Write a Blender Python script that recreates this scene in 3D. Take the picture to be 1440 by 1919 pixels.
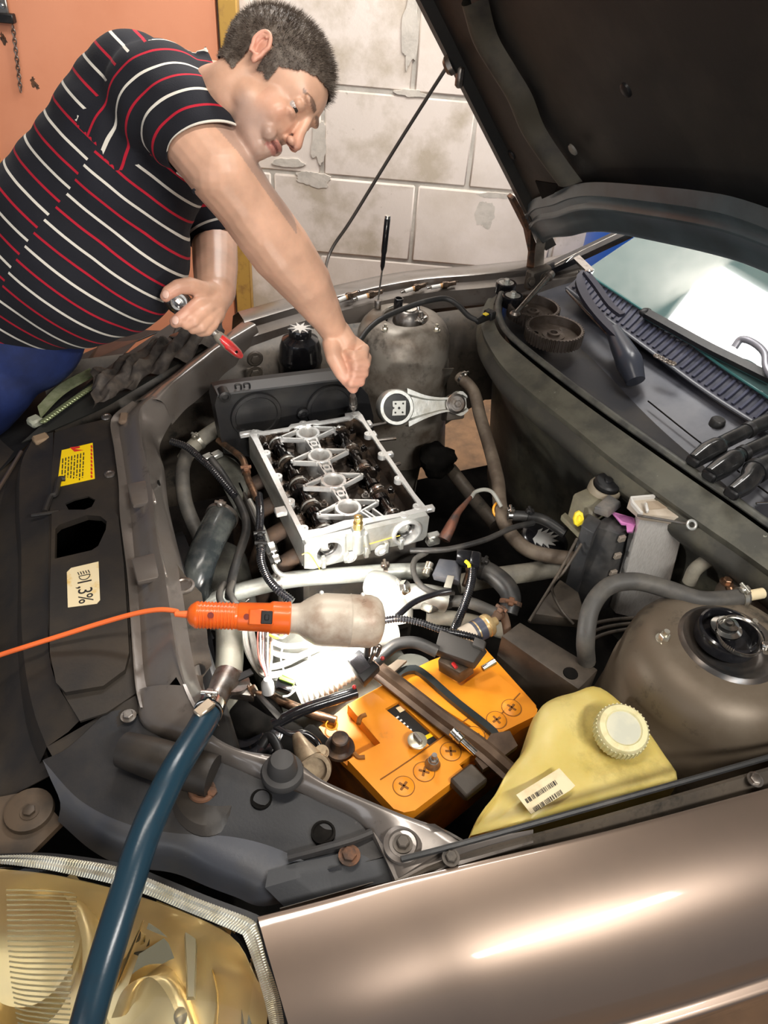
import bpy, bmesh, math, random
from mathutils import Vector as V, Matrix, noise
from mathutils.geometry import tessellate_polygon
random.seed(7)
SC = bpy.context.scene
COL = SC.collection
for o in list(bpy.data.objects): bpy.data.objects.remove(o)
# ---------------------------------------------------------------- camera
# world = car frame: +X to the rear of the car, +Y to its far (right) side, Z up
F_PX, PITCH, ROLL, YAW, CAM_H = 1430.0, math.radians(40.5), math.radians(5), math.radians(26), 1.9
_g = V((math.sin(YAW), math.cos(YAW), 0)); _r = V((math.cos(YAW), -math.sin(YAW), 0)); _z = V((0, 0, 1))
FW = math.cos(PITCH) * _g - math.sin(PITCH) * _z
_u = math.sin(PITCH) * _g + math.cos(PITCH) * _z
CR = math.cos(ROLL) * _r + math.sin(ROLL) * _u
CU = -math.sin(ROLL) * _r + math.cos(ROLL) * _u
CP = V((0, 0, CAM_H))
cd = bpy.data.cameras.new('camera'); cam = bpy.data.objects.new('camera', cd); COL.objects.link(cam)
m = Matrix.Identity(4)
for i in range(3): m[i][0] = CR[i]; m[i][1] = CU[i]; m[i][2] = -FW[i]; m[i][3] = CP[i]
cam.matrix_world = m
cd.sensor_fit = 'HORIZONTAL'; cd.sensor_width = 36; cd.lens = 36 * F_PX / 1440; cd.clip_start = .02
SC.camera = cam
# ---------------------------------------------------------------- world, lamps, exposure
w = bpy.data.worlds.new('world'); SC.world = w; w.use_nodes = True
w.node_tree.nodes['Background'].inputs[0].default_value = (.80, .86, 1, 1)
w.node_tree.nodes['Background'].inputs[1].default_value = .17
SC.view_settings.view_transform = 'Standard'; SC.view_settings.look = 'None'
SC.view_settings.exposure = 0.28; SC.view_settings.gamma = 1; SC.view_settings.use_curve_mapping = False
def area(name, loc, target, sx, sy, power, col=(1, 1, 1), spread=180):
    l = bpy.data.lights.new(name, 'AREA'); l.shape = 'RECTANGLE'; l.size = sx; l.size_y = sy
    l.energy = power; l.color = col; l.spread = math.radians(spread)
    o = bpy.data.objects.new(name, l); COL.objects.link(o); o.location = loc
    o.rotation_euler = (V(target) - V(loc)).to_track_quat('-Z', 'Y').to_euler()
    return o
area('doorway_daylight', (-2.6, -1.6, 2.0), (.3, 1.0, .8), 2.6, 2.0, 26, (.93, .96, 1))
area('ceiling_tube_light', (.35, .75, 2.62), (.35, .8, 0), 1.2, .12, 15, (1, .93, .84))
area('rear_tube_light', (.75, -.95, 2.66), (.5, .1, .8), 1.0, .13, 40, (1, .96, .90))
area('wall_lamp_light', (.9, 2.3, 2.62), (.3, 1.6, .9), .9, .3, 26, (1, .97, .93))
area('wall_wash', (1.75, 1.75, 2.68), (1.25, 2.75, 1.1), .8, .4, 24, (1, .97, .92), 150)  # added fill that brightens the far wall, no lamp seen there
area('door_wash', (-.2, 2.2, 2.68), (-.35, 3.5, 1.2), 1.0, .3, 9, (1, .96, .9), 130)
# ---------------------------------------------------------------- pixel rays -> points at a real height / plane
def ray(px, py): return FW + CR * ((px - 720) / F_PX) + CU * ((960 - py) / F_PX)
def Zp(px, py, z): d = ray(px, py); return CP + d * ((z - CP.z) / d.z)
def Xp(px, py, x): d = ray(px, py); return CP + d * (x / d.x)
def Yp(px, py, y): d = ray(px, py); return CP + d * (y / d.y)
def Dp(px, py, dd): return CP + ray(px, py) * dd
def Pl(px, py, o, n): d = ray(px, py); return CP + d * ((V(o) - CP).dot(V(n)) / d.dot(V(n)))
def ZZ(l, z=None): return [Zp(p[0], p[1], p[2] if len(p) > 2 else z) for p in l]
# ---------------------------------------------------------------- materials
MATS = {}
def mat(name, col, rough=.5, metal=0., col2=None, scale=8., lo=.42, hi=.62, bump=0., bscale=90., coat=0., col3=None,
        scale3=40., lo3=.6, hi3=.7, rough2=None, trans=0., ior=1.45, emit=0., spec=.5, sub=0., stretch=None, coatr=.05):
    if name in MATS: return MATS[name]
    m = bpy.data.materials.new(name); m.use_nodes = True; nt = m.node_tree; N = nt.nodes; L = nt.links
    b = N['Principled BSDF']; I = b.inputs
    c4 = lambda c: (c[0], c[1], c[2], 1)
    I['Base Color'].default_value = c4(col); I['Roughness'].default_value = rough; I['Metallic'].default_value = metal
    I['Specular IOR Level'].default_value = spec; I['IOR'].default_value = ior
    I['Coat Weight'].default_value = coat; I['Coat Roughness'].default_value = coatr
    I['Transmission Weight'].default_value = trans
    if sub: I['Subsurface Weight'].default_value = sub; I['Subsurface Radius'].default_value = (.02, .008, .004); I['Subsurface Scale'].default_value = 1.0
    if emit: I['Emission Color'].default_value = c4(col); I['Emission Strength'].default_value = emit
    tc = N.new('ShaderNodeTexCoord'); src = tc.outputs['Object']
    if stretch:
        mp = N.new('ShaderNodeMapping'); mp.inputs['Scale'].default_value = stretch; L.new(src, mp.inputs[0]); src = mp.outputs[0]
    def nz(s, d=6, r=.6):
        n = N.new('ShaderNodeTexNoise'); n.inputs['Scale'].default_value = s; n.inputs['Detail'].default_value = d
        n.inputs['Roughness'].default_value = r; L.new(src, n.inputs['Vector']); return n.outputs[0]
    def ramp(v, a, c):
        r = N.new('ShaderNodeMapRange'); r.inputs[1].default_value = a; r.inputs[2].default_value = c; L.new(v, r.inputs[0]); return r.outputs[0]
    def mix(f, a, bb):
        x = N.new('ShaderNodeMix'); x.data_type = 'RGBA'; L.new(f, x.inputs[0])
        for k, vv in ((6, a), (7, bb)):
            if isinstance(vv, tuple): x.inputs[k].default_value = vv
            else: L.new(vv, x.inputs[k])
        return x.outputs[2]
    cur = c4(col)
    if col2:
        f = ramp(nz(scale), lo, hi); cur = mix(f, cur, c4(col2))
        if rough2 is not None:
            r = N.new('ShaderNodeMapRange'); r.inputs[3].default_value = rough; r.inputs[4].default_value = rough2; L.new(f, r.inputs[0]); L.new(r.outputs[0], I['Roughness'])
    if col3:
        cur = mix(ramp(nz(scale3, 8, .7), lo3, hi3), cur, c4(col3))
    if not isinstance(cur, tuple): L.new(cur, I['Base Color'])
    if bump:
        bp = N.new('ShaderNodeBump'); bp.inputs['Strength'].default_value = bump; bp.inputs['Distance'].default_value = .002
        L.new(nz(bscale, 4), bp.inputs['Height']); L.new(bp.outputs[0], I['Normal'])
    MATS[name] = m; return m
# ---------------------------------------------------------------- object helpers
def link(o, parent=None):
    COL.objects.link(o)
    if parent is not None: o.parent = parent
    return o
def tag(o, label, cat, group=None, kind=None):
    if label: o['label'] = label
    if cat: o['category'] = cat
    if group: o['group'] = group
    if kind: o['kind'] = kind
    return o
def thing(name, loc, label, cat, group=None, rot=(0, 0, 0)):
    o = bpy.data.objects.new(name, None); o.empty_display_size = .05; link(o); o.location = loc; o.rotation_euler = rot
    return tag(o, label, cat, group)
def wpos(o):
    p = V((0, 0, 0))
    while o is not None: p += V(o.location); o = o.parent
    return p
def fin(name, b, mt, parent=None, ang=38, label=None, kind=None):
    """link the builder's bmesh as ONE object; world-space verts are made local to the parent"""
    bm = b.bm
    off = wpos(parent) if parent is not None else V((0, 0, 0))
    if off.length > 0: bmesh.ops.translate(bm, verts=bm.verts, vec=-off)
    bmesh.ops.recalc_face_normals(bm, faces=bm.faces)
    lim = math.radians(ang)
    for f in bm.faces: f.smooth = True
    for e in bm.edges:
        if len(e.link_faces) == 2: e.smooth = e.calc_face_angle(0) < lim
    me = bpy.data.meshes.new(name); bm.to_mesh(me); bm.free()
    for x in (mt if isinstance(mt, (list, tuple)) else [mt]): me.materials.append(x)
    o = bpy.data.objects.new(name, me); link(o, parent)
    if label: o['label'] = label
    if kind: o['kind'] = kind
    return o
def own(name, b, mt, label, cat, group=None, ang=38, kind=None):
    """a top-level thing made of one mesh, origin at its lowest centre"""
    xs = [v.co for v in b.bm.verts]
    c = V((sum(v.x for v in xs) / len(xs), sum(v.y for v in xs) / len(xs), min(v.z for v in xs)))
    bmesh.ops.translate(b.bm, verts=b.bm.verts, vec=-c)
    o = fin(name, b, mt, None, ang); o.location = c
    return tag(o, label, cat, group, kind)
def copy_tree(o, parent=None):
    c = o.copy(); link(c)
    if parent is not None: c.parent = parent
    for ch in list(o.children): copy_tree(ch, c)
    return c
def cr(pts, n=6):
    pts = [V(p) for p in pts]
    if len(pts) < 3: return [pts[0].lerp(pts[-1], i / n) for i in range(n + 1)]
    P = [pts[0] * 2 - pts[1]] + pts + [pts[-1] * 2 - pts[-2]]; out = []
    for i in range(1, len(P) - 2):
        a, b, c, d = P[i - 1:i + 3]
        for k in range(n):
            t = k / n
            out.append(.5 * ((2 * b) + (c - a) * t + (2 * a - 5 * b + 4 * c - d) * t * t + (3 * b - a - 3 * c + d) * t ** 3))
    out.append(pts[-1]); return out
def rs(pts, n, smooth=True):
    """resample a polyline to n points by arc length"""
    p = cr(pts, 8) if smooth and len(pts) > 2 else [V(q) for q in pts]
    L = [0]
    for a, b in zip(p, p[1:]): L.append(L[-1] + (b - a).length)
    out = []; j = 0
    for i in range(n):
        s = L[-1] * i / (n - 1)
        while j < len(p) - 2 and L[j + 1] < s: j += 1
        d = L[j + 1] - L[j]; out.append(p[j].lerp(p[j + 1], 0 if d < 1e-9 else (s - L[j]) / d))
    return out
def frame(ax):
    ax = V(ax).normalized(); t = V((0, 0, 1)) if abs(ax.z) < .9 else V((1, 0, 0))
    x = ax.cross(t).normalized(); return x, ax.cross(x).normalized(), ax
class B:
    def __init__(s): s.bm = bmesh.new(); s.mi = 0
    def _f(s, vs):
        try: f = s.bm.faces.new(vs); f.material_index = s.mi; return f
        except ValueError: return None
    def box(s, c, size, rot=None, bev=0., seg=1):
        M = Matrix.Translation(V(c))
        if rot is not None: M = M @ (rot.to_4x4() if isinstance(rot, Matrix) else Matrix.Rotation(rot, 4, 'Z'))
        M = M @ Matrix.Diagonal((size[0], size[1], size[2], 1))
        r = bmesh.ops.create_cube(s.bm, size=1, matrix=M); vs = r['verts']
        fs = {f for v in vs for f in v.link_faces}
        for f in fs: f.material_index = s.mi
        if bev:
            es = list({e for v in vs for e in v.link_edges})
            bmesh.ops.bevel(s.bm, geom=es, offset=min(bev, min(size) * .45), segments=seg, affect='EDGES', profile=.5, material=s.mi)
        return s
    def hexa(s, b4, t4, bev=0.):
        """box from 4 bottom and 4 top corners"""
        vb = [s.bm.verts.new(p) for p in b4]; vt = [s.bm.verts.new(p) for p in t4]
        s._f(vb[::-1]); s._f(vt)
        for i in range(4): s._f([vb[i], vb[(i + 1) % 4], vt[(i + 1) % 4], vt[i]])
        if bev:
            es = list({e for v in vb + vt for e in v.link_edges})
            bmesh.ops.bevel(s.bm, geom=es, offset=bev, segments=2, affect='EDGES', profile=.5, material=s.mi)
        return s
    def ring(s, c, x, y, r, n, ry=None):
        return [s.bm.verts.new(V(c) + x * (r * math.cos(2 * math.pi * i / n)) + y * ((ry or r) * math.sin(2 * math.pi * i / n))) for i in range(n)]
    def join(s, a, b):
        n = len(a)
        for i in range(n): s._f([a[i], a[(i + 1) % n], b[(i + 1) % n], b[i]])
    def lathe(s, o, ax, prof, n=24, flat=1.):
        """prof: (radius, height) along ax from o"""
        x, y, z = frame(ax); o = V(o); last = None
        for r, h in prof:
            if r <= 1e-6: cur = [s.bm.verts.new(o + z * h)]
            else: cur = s.ring(o + z * h, x, y, r, n, r * flat)
            if last is not None:
                if len(cur) == 1 and len(last) > 1:
                    for i in range(n): s._f([last[i], last[(i + 1) % n], cur[0]])
                elif len(last) == 1 and len(cur) > 1:
                    for i in range(n): s._f([cur[i], last[0], cur[(i + 1) % n]])
                elif len(cur) > 1: s.join(last, cur)
            last = cur
        return s
    def cyl(s, p0, p1, r0, r1=None, n=16, bev=0.):
        p0, p1 = V(p0), V(p1); h = (p1 - p0).length; r1 = r0 if r1 is None else r1
        if bev: pr = [(0, 0), (r0 - bev, 0), (r0, bev), (r1, h - bev), (r1 - bev, h), (0, h)]
        else: pr = [(0, 0), (r0, 0), (r1, h), (0, h)]
        return s.lathe(p0, p1 - p0, pr, n)
    def hexnut(s, c, ax, r, h, hole=0): 
        return s.lathe(c, ax, [(0, 0), (r, 0), (r, h * .85), (r * .85, h), (0, h)], 6)
    def bolt(s, c, ax, r=.008, h=.007, washer=True, stud=0.):
        ax = V(ax).normalized(); c = V(c)
        if washer: s.cyl(c, c + ax * .002, r * 1.5, n=18); c = c + ax * .002
        s.hexnut(c, ax, r, h)
        if stud: s.cyl(c, c + ax * (h + stud), r * .5, n=10)
        return s
    def torus(s, c, ax, R, r, n=28, k=8):
        x, y, z = frame(ax); c = V(c); rings = []
        for i in range(n):
            a = 2 * math.pi * i / n; d = x * math.cos(a) + y * math.sin(a)
            rings.append([s.bm.verts.new(c + d * (R + r * math.cos(2 * math.pi * j / k)) + z * (r * math.sin(2 * math.pi * j / k))) for j in range(k)])
        for i in range(n): s.join(rings[i], rings[(i + 1) % n])
        return s
    def tube(s, pts, r, n=12, sub=6, corr=0., pitch=.006, caps=True, rs_=None, flat=1., hollow=False):
        """swept tube; r a number or a list (one per control point); corr = corrugation depth"""
        pts = [V(p) for p in pts]; k = len(pts)
        path = cr(pts, sub)
        if isinstance(r, (list, tuple)):
            rr = []
            for i in range(k - 1):
                for j in range(sub): rr.append(r[i] + (r[i + 1] - r[i]) * j / sub)
            rr.append(r[-1])
        else: rr = [r] * len(path)
        if len(rr) < len(path): rr += [rr[-1]] * (len(path) - len(rr))
        if corr:
            L = sum((b - a).length for a, b in zip(path, path[1:])); m = max(8, int(L / pitch * 4))
            r0 = rr[0]; path = rs(pts, m); rr = [r0 - (corr if (i // 2) % 2 else 0) for i in range(m)]
        t = (path[1] - path[0]).normalized(); x, y, _ = frame(t); rings = []
        for i, p in enumerate(path):
            t2 = (path[min(i + 1, len(path) - 1)] - path[max(i - 1, 0)]).normalized()
            q = t.rotation_difference(t2); x = q @ x; y = q @ y; t = t2
            rings.append(s.ring(p, x, y, rr[i], n, rr[i] * flat))
        for a, b in zip(rings, rings[1:]): s.join(a, b)
        if caps:
            if hollow:
                for rg, d in ((rings[0], 1), (rings[-1], -1)):
                    c = sum((v.co for v in rg), V()) / n; tt = (path[1] - path[0]).normalized() if d > 0 else (path[-2] - path[-1]).normalized()
                    i1 = [s.bm.verts.new(c + (v.co - c) * .75) for v in rg]; i2 = [s.bm.verts.new(v.co + tt * .02) for v in i1]
                    s.join(rg, i1); s.join(i1, i2); s._f(i2)
            else: s._f(rings[0][::-1]); s._f(rings[-1])
        return s
    def sphere(s, c, r, n=16, rot=None):
        if not isinstance(r, (tuple, list)): r = (r, r, r)
        M = Matrix.Translation(V(c))
        if rot is not None: M = M @ rot.to_4x4()
        M = M @ Matrix.Diagonal((r[0], r[1], r[2], 1))
        q = bmesh.ops.create_uvsphere(s.bm, u_segments=n, v_segments=max(6, n * 2 // 3), radius=1, matrix=M)
        for f in {f for v in q['verts'] for f in v.link_faces}: f.material_index = s.mi
        return s
    def plate(s, outer, holes=(), off=(0, 0, -.003), bev=0.):
        """flat polygon with holes, extruded by off"""
        loops = [[V(p) for p in outer]] + [[V(p) for p in h] for h in holes]
        flat = [p for l in loops for p in l]
        tris = tessellate_polygon(loops)
        off = V(off); top = [s.bm.verts.new(p) for p in flat]; bot = [s.bm.verts.new(p + off) for p in flat]
        for t in tris: s._f([top[i] for i in t]); s._f([bot[i] for i in reversed(t)])
        k = 0
        for l in loops:
            n = len(l)
            for i in range(n): a, b = k + i, k + (i + 1) % n; s._f([top[a], top[b], bot[b], bot[a]])
            k += n
        return s
    def sheet(s, rows, n=24, sub=4, thick=.0, smooth=True, rsm=True):
        """surface through polylines; rows resampled to n; CR across rows"""
        R = [rs(r, n, rsm) for r in rows]
        if smooth and len(R) > 2:
            cols = [cr([r[i] for r in R], sub) for i in range(n)]
            R = [[c[k] for c in cols] for k in range(len(cols[0]))]
        vs = [[s.bm.verts.new(p) for p in r] for r in R]; fs = []
        for a, b in zip(vs, vs[1:]):
            for i in range(n - 1):
                f = s._f([a[i], a[i + 1], b[i + 1], b[i]])
                if f: fs.append(f)
        if thick: 
            bmesh.ops.recalc_face_normals(s.bm, faces=fs)
            g = bmesh.ops.solidify(s.bm, geom=fs, thickness=thick)
        return s
    def sweep(s, path, prof, n=0, closed=True, caps=True, up=None):
        """sweep a 2-D profile [(a,b)] along path; a along side, b along up"""
        path = [V(p) for p in path]; rings = []
        up = V(up or (0, 0, 1))
        for i, p in enumerate(path):
            t = (path[min(i + 1, len(path) - 1)] - path[max(i - 1, 0)]).normalized()
            sd = t.cross(up).normalized(); u2 = sd.cross(t).normalized()
            rings.append([s.bm.verts.new(p + sd * a + u2 * b) for a, b in prof])
        k = len(prof)
        for a, b in zip(rings, rings[1:]):
            for i in range(k if closed else k - 1): s._f([a[i], a[(i + 1) % k], b[(i + 1) % k], b[i]])
        if caps and closed: s._f(rings[0][::-1]); s._f(rings[-1])
        return s
def circ(c, r, n=16, ax=(0, 0, 1), ry=None):
    x, y, z = frame(ax); c = V(c)
    return [c + x * (r * math.cos(2 * math.pi * i / n)) + y * ((ry or r) * math.sin(2 * math.pi * i / n)) for i in range(n)]
def onface(o, u, v, n, pts, lift=.0006):
    return [V(o) + V(u) * a + V(v) * b + V(n) * lift for a, b in pts]
def text(name, s, loc, rot, size, mt, parent, depth=.0003, sx=1.):
    c = bpy.data.curves.new(name, 'FONT'); c.body = s; c.size = size; c.extrude = depth; c.align_x = 'CENTER'; c.align_y = 'CENTER'
    o = bpy.data.objects.new(name, c); COL.objects.link(o)
    dg = bpy.context.evaluated_depsgraph_get(); me = bpy.data.meshes.new_from_object(o.evaluated_get(dg))
    bpy.data.objects.remove(o)
    me.materials.clear(); me.materials.append(mt)
    o = bpy.data.objects.new(name, me); link(o, parent)
    R = rot.to_4x4() if isinstance(rot, Matrix) else rot
    M = Matrix.Translation(V(loc) - (wpos(parent) if parent is not None else V())) @ R @ Matrix.Diagonal((sx, 1, 1, 1))
    me.transform(M); return o
# ---------------------------------------------------------------- palette
PAINT = mat('taupe_paint', (.225, .168, .13), .37, .7, (.20, .15, .12), 3, bump=.02, bscale=900, coat=.9, coatr=.06, col3=(.20, .16, .12), scale3=6, lo3=.55, hi3=.9)
PAINTD = mat('taupe_paint_dusty', (.17, .15, .135), .3, .4, (.13, .10, .075), 7, .5, .8, bump=.05, bscale=60, coat=.7, coatr=.12, col3=(.06, .05, .045), scale3=26, lo3=.6, hi3=.75)
GRIME = mat('grimy_body_metal', (.065, .055, .046), .5, .2, (.13, .105, .08), 9, .4, .66, bump=.15, bscale=45, col3=(.03, .028, .025), scale3=18, lo3=.52, hi3=.68)
FIREW = mat('grimy_firewall', (.045, .043, .036), .6, .1, (.13, .12, .082), 4.5, .45, .72, bump=.15, bscale=45, col3=(.025, .025, .022), scale3=14, lo3=.52, hi3=.7)
BLK = mat('black_plastic', (.011, .011, .012), .42, 0, (.025, .023, .021), 10, .45, .7, bump=.05, bscale=120, spec=.35)
BLKG = mat('gloss_black', (.008, .008, .01), .16, 0, (.02, .02, .022), 14, bump=.02, bscale=60, coat=.3)
COVER = mat('dusty_black_plastic', (.019, .017, .016), .5, 0, (.045, .034, .023), 7, .42, .75, bump=.12, bscale=160)
DGREY = mat('dark_grey_plastic', (.016, .017, .020), .5, 0, (.035, .031, .028), 8, .42, .7, bump=.1, bscale=200, col3=(.12, .11, .1), scale3=30, lo3=.66, hi3=.8)
RUB = mat('grey_rubber', (.06, .057, .053), .55, 0, (.115, .105, .09), 16, .42, .68, bump=.15, bscale=130)
RUBD = mat('dark_rubber', (.022, .022, .022), .42, 0, (.055, .05, .045), 16, .48, .7, bump=.1, bscale=130)
HOSEP = mat('pale_dusty_hose', (.26, .24, .19), .6, 0, (.13, .12, .10), 14, .42, .68, bump=.15, bscale=90)
ALU = mat('cast_aluminium', (.62, .63, .60), .38, .75, (.42, .40, .34), 14, .45, .7, bump=.25, bscale=110, rough2=.55)
ALUM = mat('machined_aluminium', (.86, .86, .84), .32, .7, (.62, .58, .54), 40, .52, .75, bump=.03, bscale=200)
ALUD = mat('oily_aluminium', (.06, .048, .04), .22, .6, (.16, .11, .075), 30, .48, .66, bump=.2, bscale=90, coat=.6)
OIL = mat('oil_black_metal', (.02, .017, .016), .12, .8, (.06, .045, .035), 40, .5, .7, bump=.15, bscale=160, coat=.8)
STEEL = mat('bright_steel', (.72, .71, .68), .2, 1., (.4, .37, .33), 60, .52, .7)
STEELD = mat('dull_steel', (.30, .28, .26), .38, .9, (.16, .12, .09), 40, .45, .66, bump=.15, bscale=150)
ZINC = mat('zinc_steel', (.62, .60, .52), .3, .85, (.45, .38, .28), 50, .5, .7)
RUST = mat('rusty_metal', (.16, .075, .04), .75, .2, (.06, .04, .03), 40, .42, .6, bump=.4, bscale=120)
BRASS = mat('brass', (.85, .62, .25), .25, .9)
COPPER = mat('browned_pipe', (.30, .17, .10), .35, .8, (.10, .07, .05), 50, .42, .62)
ORNG = mat('orange_plastic', (.86, .14, .015), .33, 0, (.70, .10, .012), 30, .5, .8, coat=.2)
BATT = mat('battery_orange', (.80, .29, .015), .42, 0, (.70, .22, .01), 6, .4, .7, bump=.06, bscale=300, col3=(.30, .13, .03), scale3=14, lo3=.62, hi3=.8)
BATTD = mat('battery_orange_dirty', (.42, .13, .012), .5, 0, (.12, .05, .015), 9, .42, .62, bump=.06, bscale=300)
TANK = mat('yellowed_tank_plastic', (.56, .44, .12), .42, 0, (.66, .55, .22), 6, .42, .7, bump=.1, bscale=60, col3=(.30, .23, .07), scale3=7, lo3=.55, hi3=.78, sub=.25)
CAPM = mat('pale_cap_plastic', (.70, .64, .38), .45, 0, (.55, .47, .22), 30, .5, .7, sub=.2)
WHITE = mat('white_paint_mark', (.8, .8, .78), .5)
PAPER = mat('sticker_paper', (.78, .66, .42), .5, 0, (.70, .48, .16), 30, .56, .7)
PAPERW = mat('label_paper', (.72, .62, .40), .55, 0, (.62, .50, .30), 30)
INK = mat('black_ink', (.02, .018, .018), .6)
INKR = mat('red_ink', (.62, .03, .02), .6)
YEL = mat('yellow_sticker', (.95, .66, .01), .35)
RED = mat('red_plastic', (.55, .02, .02), .35, 0, (.30, .03, .03), 30, coat=.3)
YPL = mat('yellow_plastic', (.85, .66, .03), .4)
BLKSHADE = mat('matt_black_and_shade', (.006, .0055, .005), .95, 0, (.016, .014, .012), 12, .45, .7, bump=.3, bscale=30, spec=.1)  # real black parts, also painted as shade in holes and under the bay
# ---------------------------------------------------------------- the room
WD = 3.3   # distance of the far wall along the view azimuth
WO = _g * WD
def Wp(px, py, out=0.): return Pl(px, py, _g * (WD - out), _g)
def wl(s, z, out=0.): return _g * (WD - out) + _r * s + V((0, 0, z))
CONC = mat('aerated_block', (.70, .62, .56), .85, 0, (.60, .52, .45), 5, .42, .7, bump=.35, bscale=70, col3=(.40, .35, .30), scale3=26, lo3=.66, hi3=.74)
CONC2 = mat('aerated_block_stained', (.68, .60, .54), .85, 0, (.46, .39, .31), 4, .46, .62, bump=.35, bscale=70, col3=(.42, .36, .30), scale3=30, lo3=.64, hi3=.72)
MORT = mat('grey_mortar', (.50, .46, .41), .9, 0, (.36, .33, .29), 14, .4, .7, bump=.9, bscale=60)
FLOORM = mat('earth_floor', (.30, .17, .09), .9, 0, (.16, .10, .06), 9, .4, .66, bump=.5, bscale=40, col3=(.42, .27, .16), scale3=30)
b = B(); b.box((.8, 1.2, -.05), (7.5, 8, .1)); fl = fin('floor', b, FLOORM); fl['kind'] = 'structure'
PLAST = mat('pale_plaster', (.52, .48, .43), .9, 0, (.44, .40, .35), 3, bump=.3, bscale=40)
b = B(); b.box((.8, 1.2, 2.78), (7.5, 8, .1)); o = fin('ceiling', b, PLAST); o['kind'] = 'structure'
rz = Matrix.Rotation(-YAW, 3, 'Z')
b = B(); b.box(_g * (WD + .0445) + _r * .6 + V((0, 0, 1.37)), (7, .16, 2.74), rz); wall = fin('wall_far', b, MORT); wall['kind'] = 'structure'
b = B(); b.box((4.3, .3, 1.36), (.12, 5.2, 2.74)); o = fin('wall_right', b, PLAST); o['kind'] = 'structure'
# aerated blocks of the far wall, laid in courses; joint heights and offsets read off the photograph
zj = [Wp(700, y).z for y in (166, 333, 478)]   # joints
hh = (zj[0] - zj[2]) / 2
s_of = lambda px, py: (Wp(px, py)).dot(_r)
rows = [(zj[0] + hh, s_of(795, 60)), (zj[0], s_of(783, 60)), (zj[1], s_of(607, 250)), (zj[2], s_of(777, 400)), (zj[2] - hh, s_of(853, 490)), (zj[2] - 2 * hh, s_of(777, 400))]
bw = s_of(885, 270) - s_of(607, 250)
sL = s_of(470, 300) - .02
def blk(name, s0, s1, z0, z1, par, mt, j):
    c = _g * (WD + .02 - j) + _r * ((s0 + s1) / 2) + V((0, 0, (z0 + z1) / 2))
    b = B(); b.box(c, (s1 - s0, .12, z1 - z0), rz, .006, 1)
    return fin(name, b, mt, par)
for i, (z0, s0) in enumerate(rows):
    k0 = math.floor((sL - s0) / bw)
    for k in range(k0, k0 + 5):
        a, e = s0 + k * bw, s0 + (k + 1) * bw
        a = max(a, sL)
        if e - a < .06: continue
        g_ = .007
        blk('block', a + g_, e - g_, z0 + g_, z0 + hh - g_, wall, CONC2 if (i * 3 + k) % 2 == 0 else CONC, random.uniform(0, .006))
# mortar smears across the face of the blocks: thin raised irregular patches
def smear(px, py, rx, ry, seed):
    b = B(); rnd = random.Random(seed); c = Wp(px, py); n = 46; pts = []
    for i in range(n):
        a = 2 * math.pi * i / n; q = .8 + .35 * noise.noise(V((math.cos(a) * 1.6, math.sin(a) * 1.6, seed * .37))) + .12 * noise.noise(V((math.cos(a) * 7, math.sin(a) * 7, seed * .7)))
        pts.append(_g * (WD - .0462) + _r * (c.dot(_r) + rx * q * math.cos(a)) + V((0, 0, c.z + ry * q * math.sin(a))))
    b.plate(pts, (), _g * .012); return b
for q in [(600, 262, .035, .11), (588, 330, .09, .04), (910, 395, .05, .07), (770, 50, .035, .16), (545, 300, .08, .02), (770, 170, .07, .016), (925, 360, .09, .015)]:
    fin('mortar_smear', smear(*q, int(q[0])), mat('mortar_smear_m', (.56, .51, .45), .9, 0, (.46, .42, .37), 20, bump=.8, bscale=60), wall)
# orange sheet door with yellow timber frame
DOORM = mat('salmon_painted_sheet', (.72, .30, .17), .5, 0, (.66, .26, .14), 3, .4, .7, bump=.1, bscale=30, col3=(.45, .20, .12), scale3=34, lo3=.70, hi3=.76)
FRM = mat('ochre_painted_timber', (.46, .27, .06), .5, 0, (.30, .16, .05), 18, .5, .66, bump=.2, bscale=50)
sD = s_of(427, 200)
dr = thing('door_1', wl(sD - .45, 0, .06), 'salmon orange sheet metal garage door with small rust marks', None); del dr['label']; dr['kind'] = 'structure'
b = B(); b.box(wl(sD - .47, 1.0, .07), (.93, .03, 2.05), rz, .003); fin('door_panel', b, DOORM, dr)
fr = dr
b = B(); b.box(wl((s_of(431, 200) + s_of(463, 200)) / 2, 1.02, .075), (s_of(463, 200) - s_of(431, 200), .05, 2.1), rz, .004); fin('door_frame', b, FRM, fr)
b = B(); b.box(wl(s_of(4, 240) - .03, 1.02, .078), (.07, .05, 2.1), rz, .004); fin('door_frame', b, FRM, fr)
b = B(); b.box(wl(sD - 2.5, 1.02, .06), (3.0, .04, 2.1), rz); o = fin('trim_1', b, mat('dark_boards', (.05, .035, .025), .8)); o['kind'] = 'structure'
b = B(); b.box(wl(s_of(429, 100), 1.02, .062), (.008, .01, 2.1), rz); o = fin('door_edge_strip', b, mat('pale_edge', (.8, .76, .68), .5), dr)
# rust marks
for i, (px, py, r) in enumerate([(62, 155, .012), (70, 163, .009), (62, 148, .007), (8, 75, .014), (4, 68, .01)]):
    rnd = random.Random(i); c = Wp(px, py, .0855)
    b = B(); b.plate([c + _r * (r * rnd.uniform(.3, 1.2) * math.cos(a * .52)) + V((0, 0, r * 1.4 * rnd.uniform(.4, 1.2) * math.sin(a * .52))) for a in range(12)], (), _g * .001)
    fin('rust_mark', b, RUST, dr)
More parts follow.
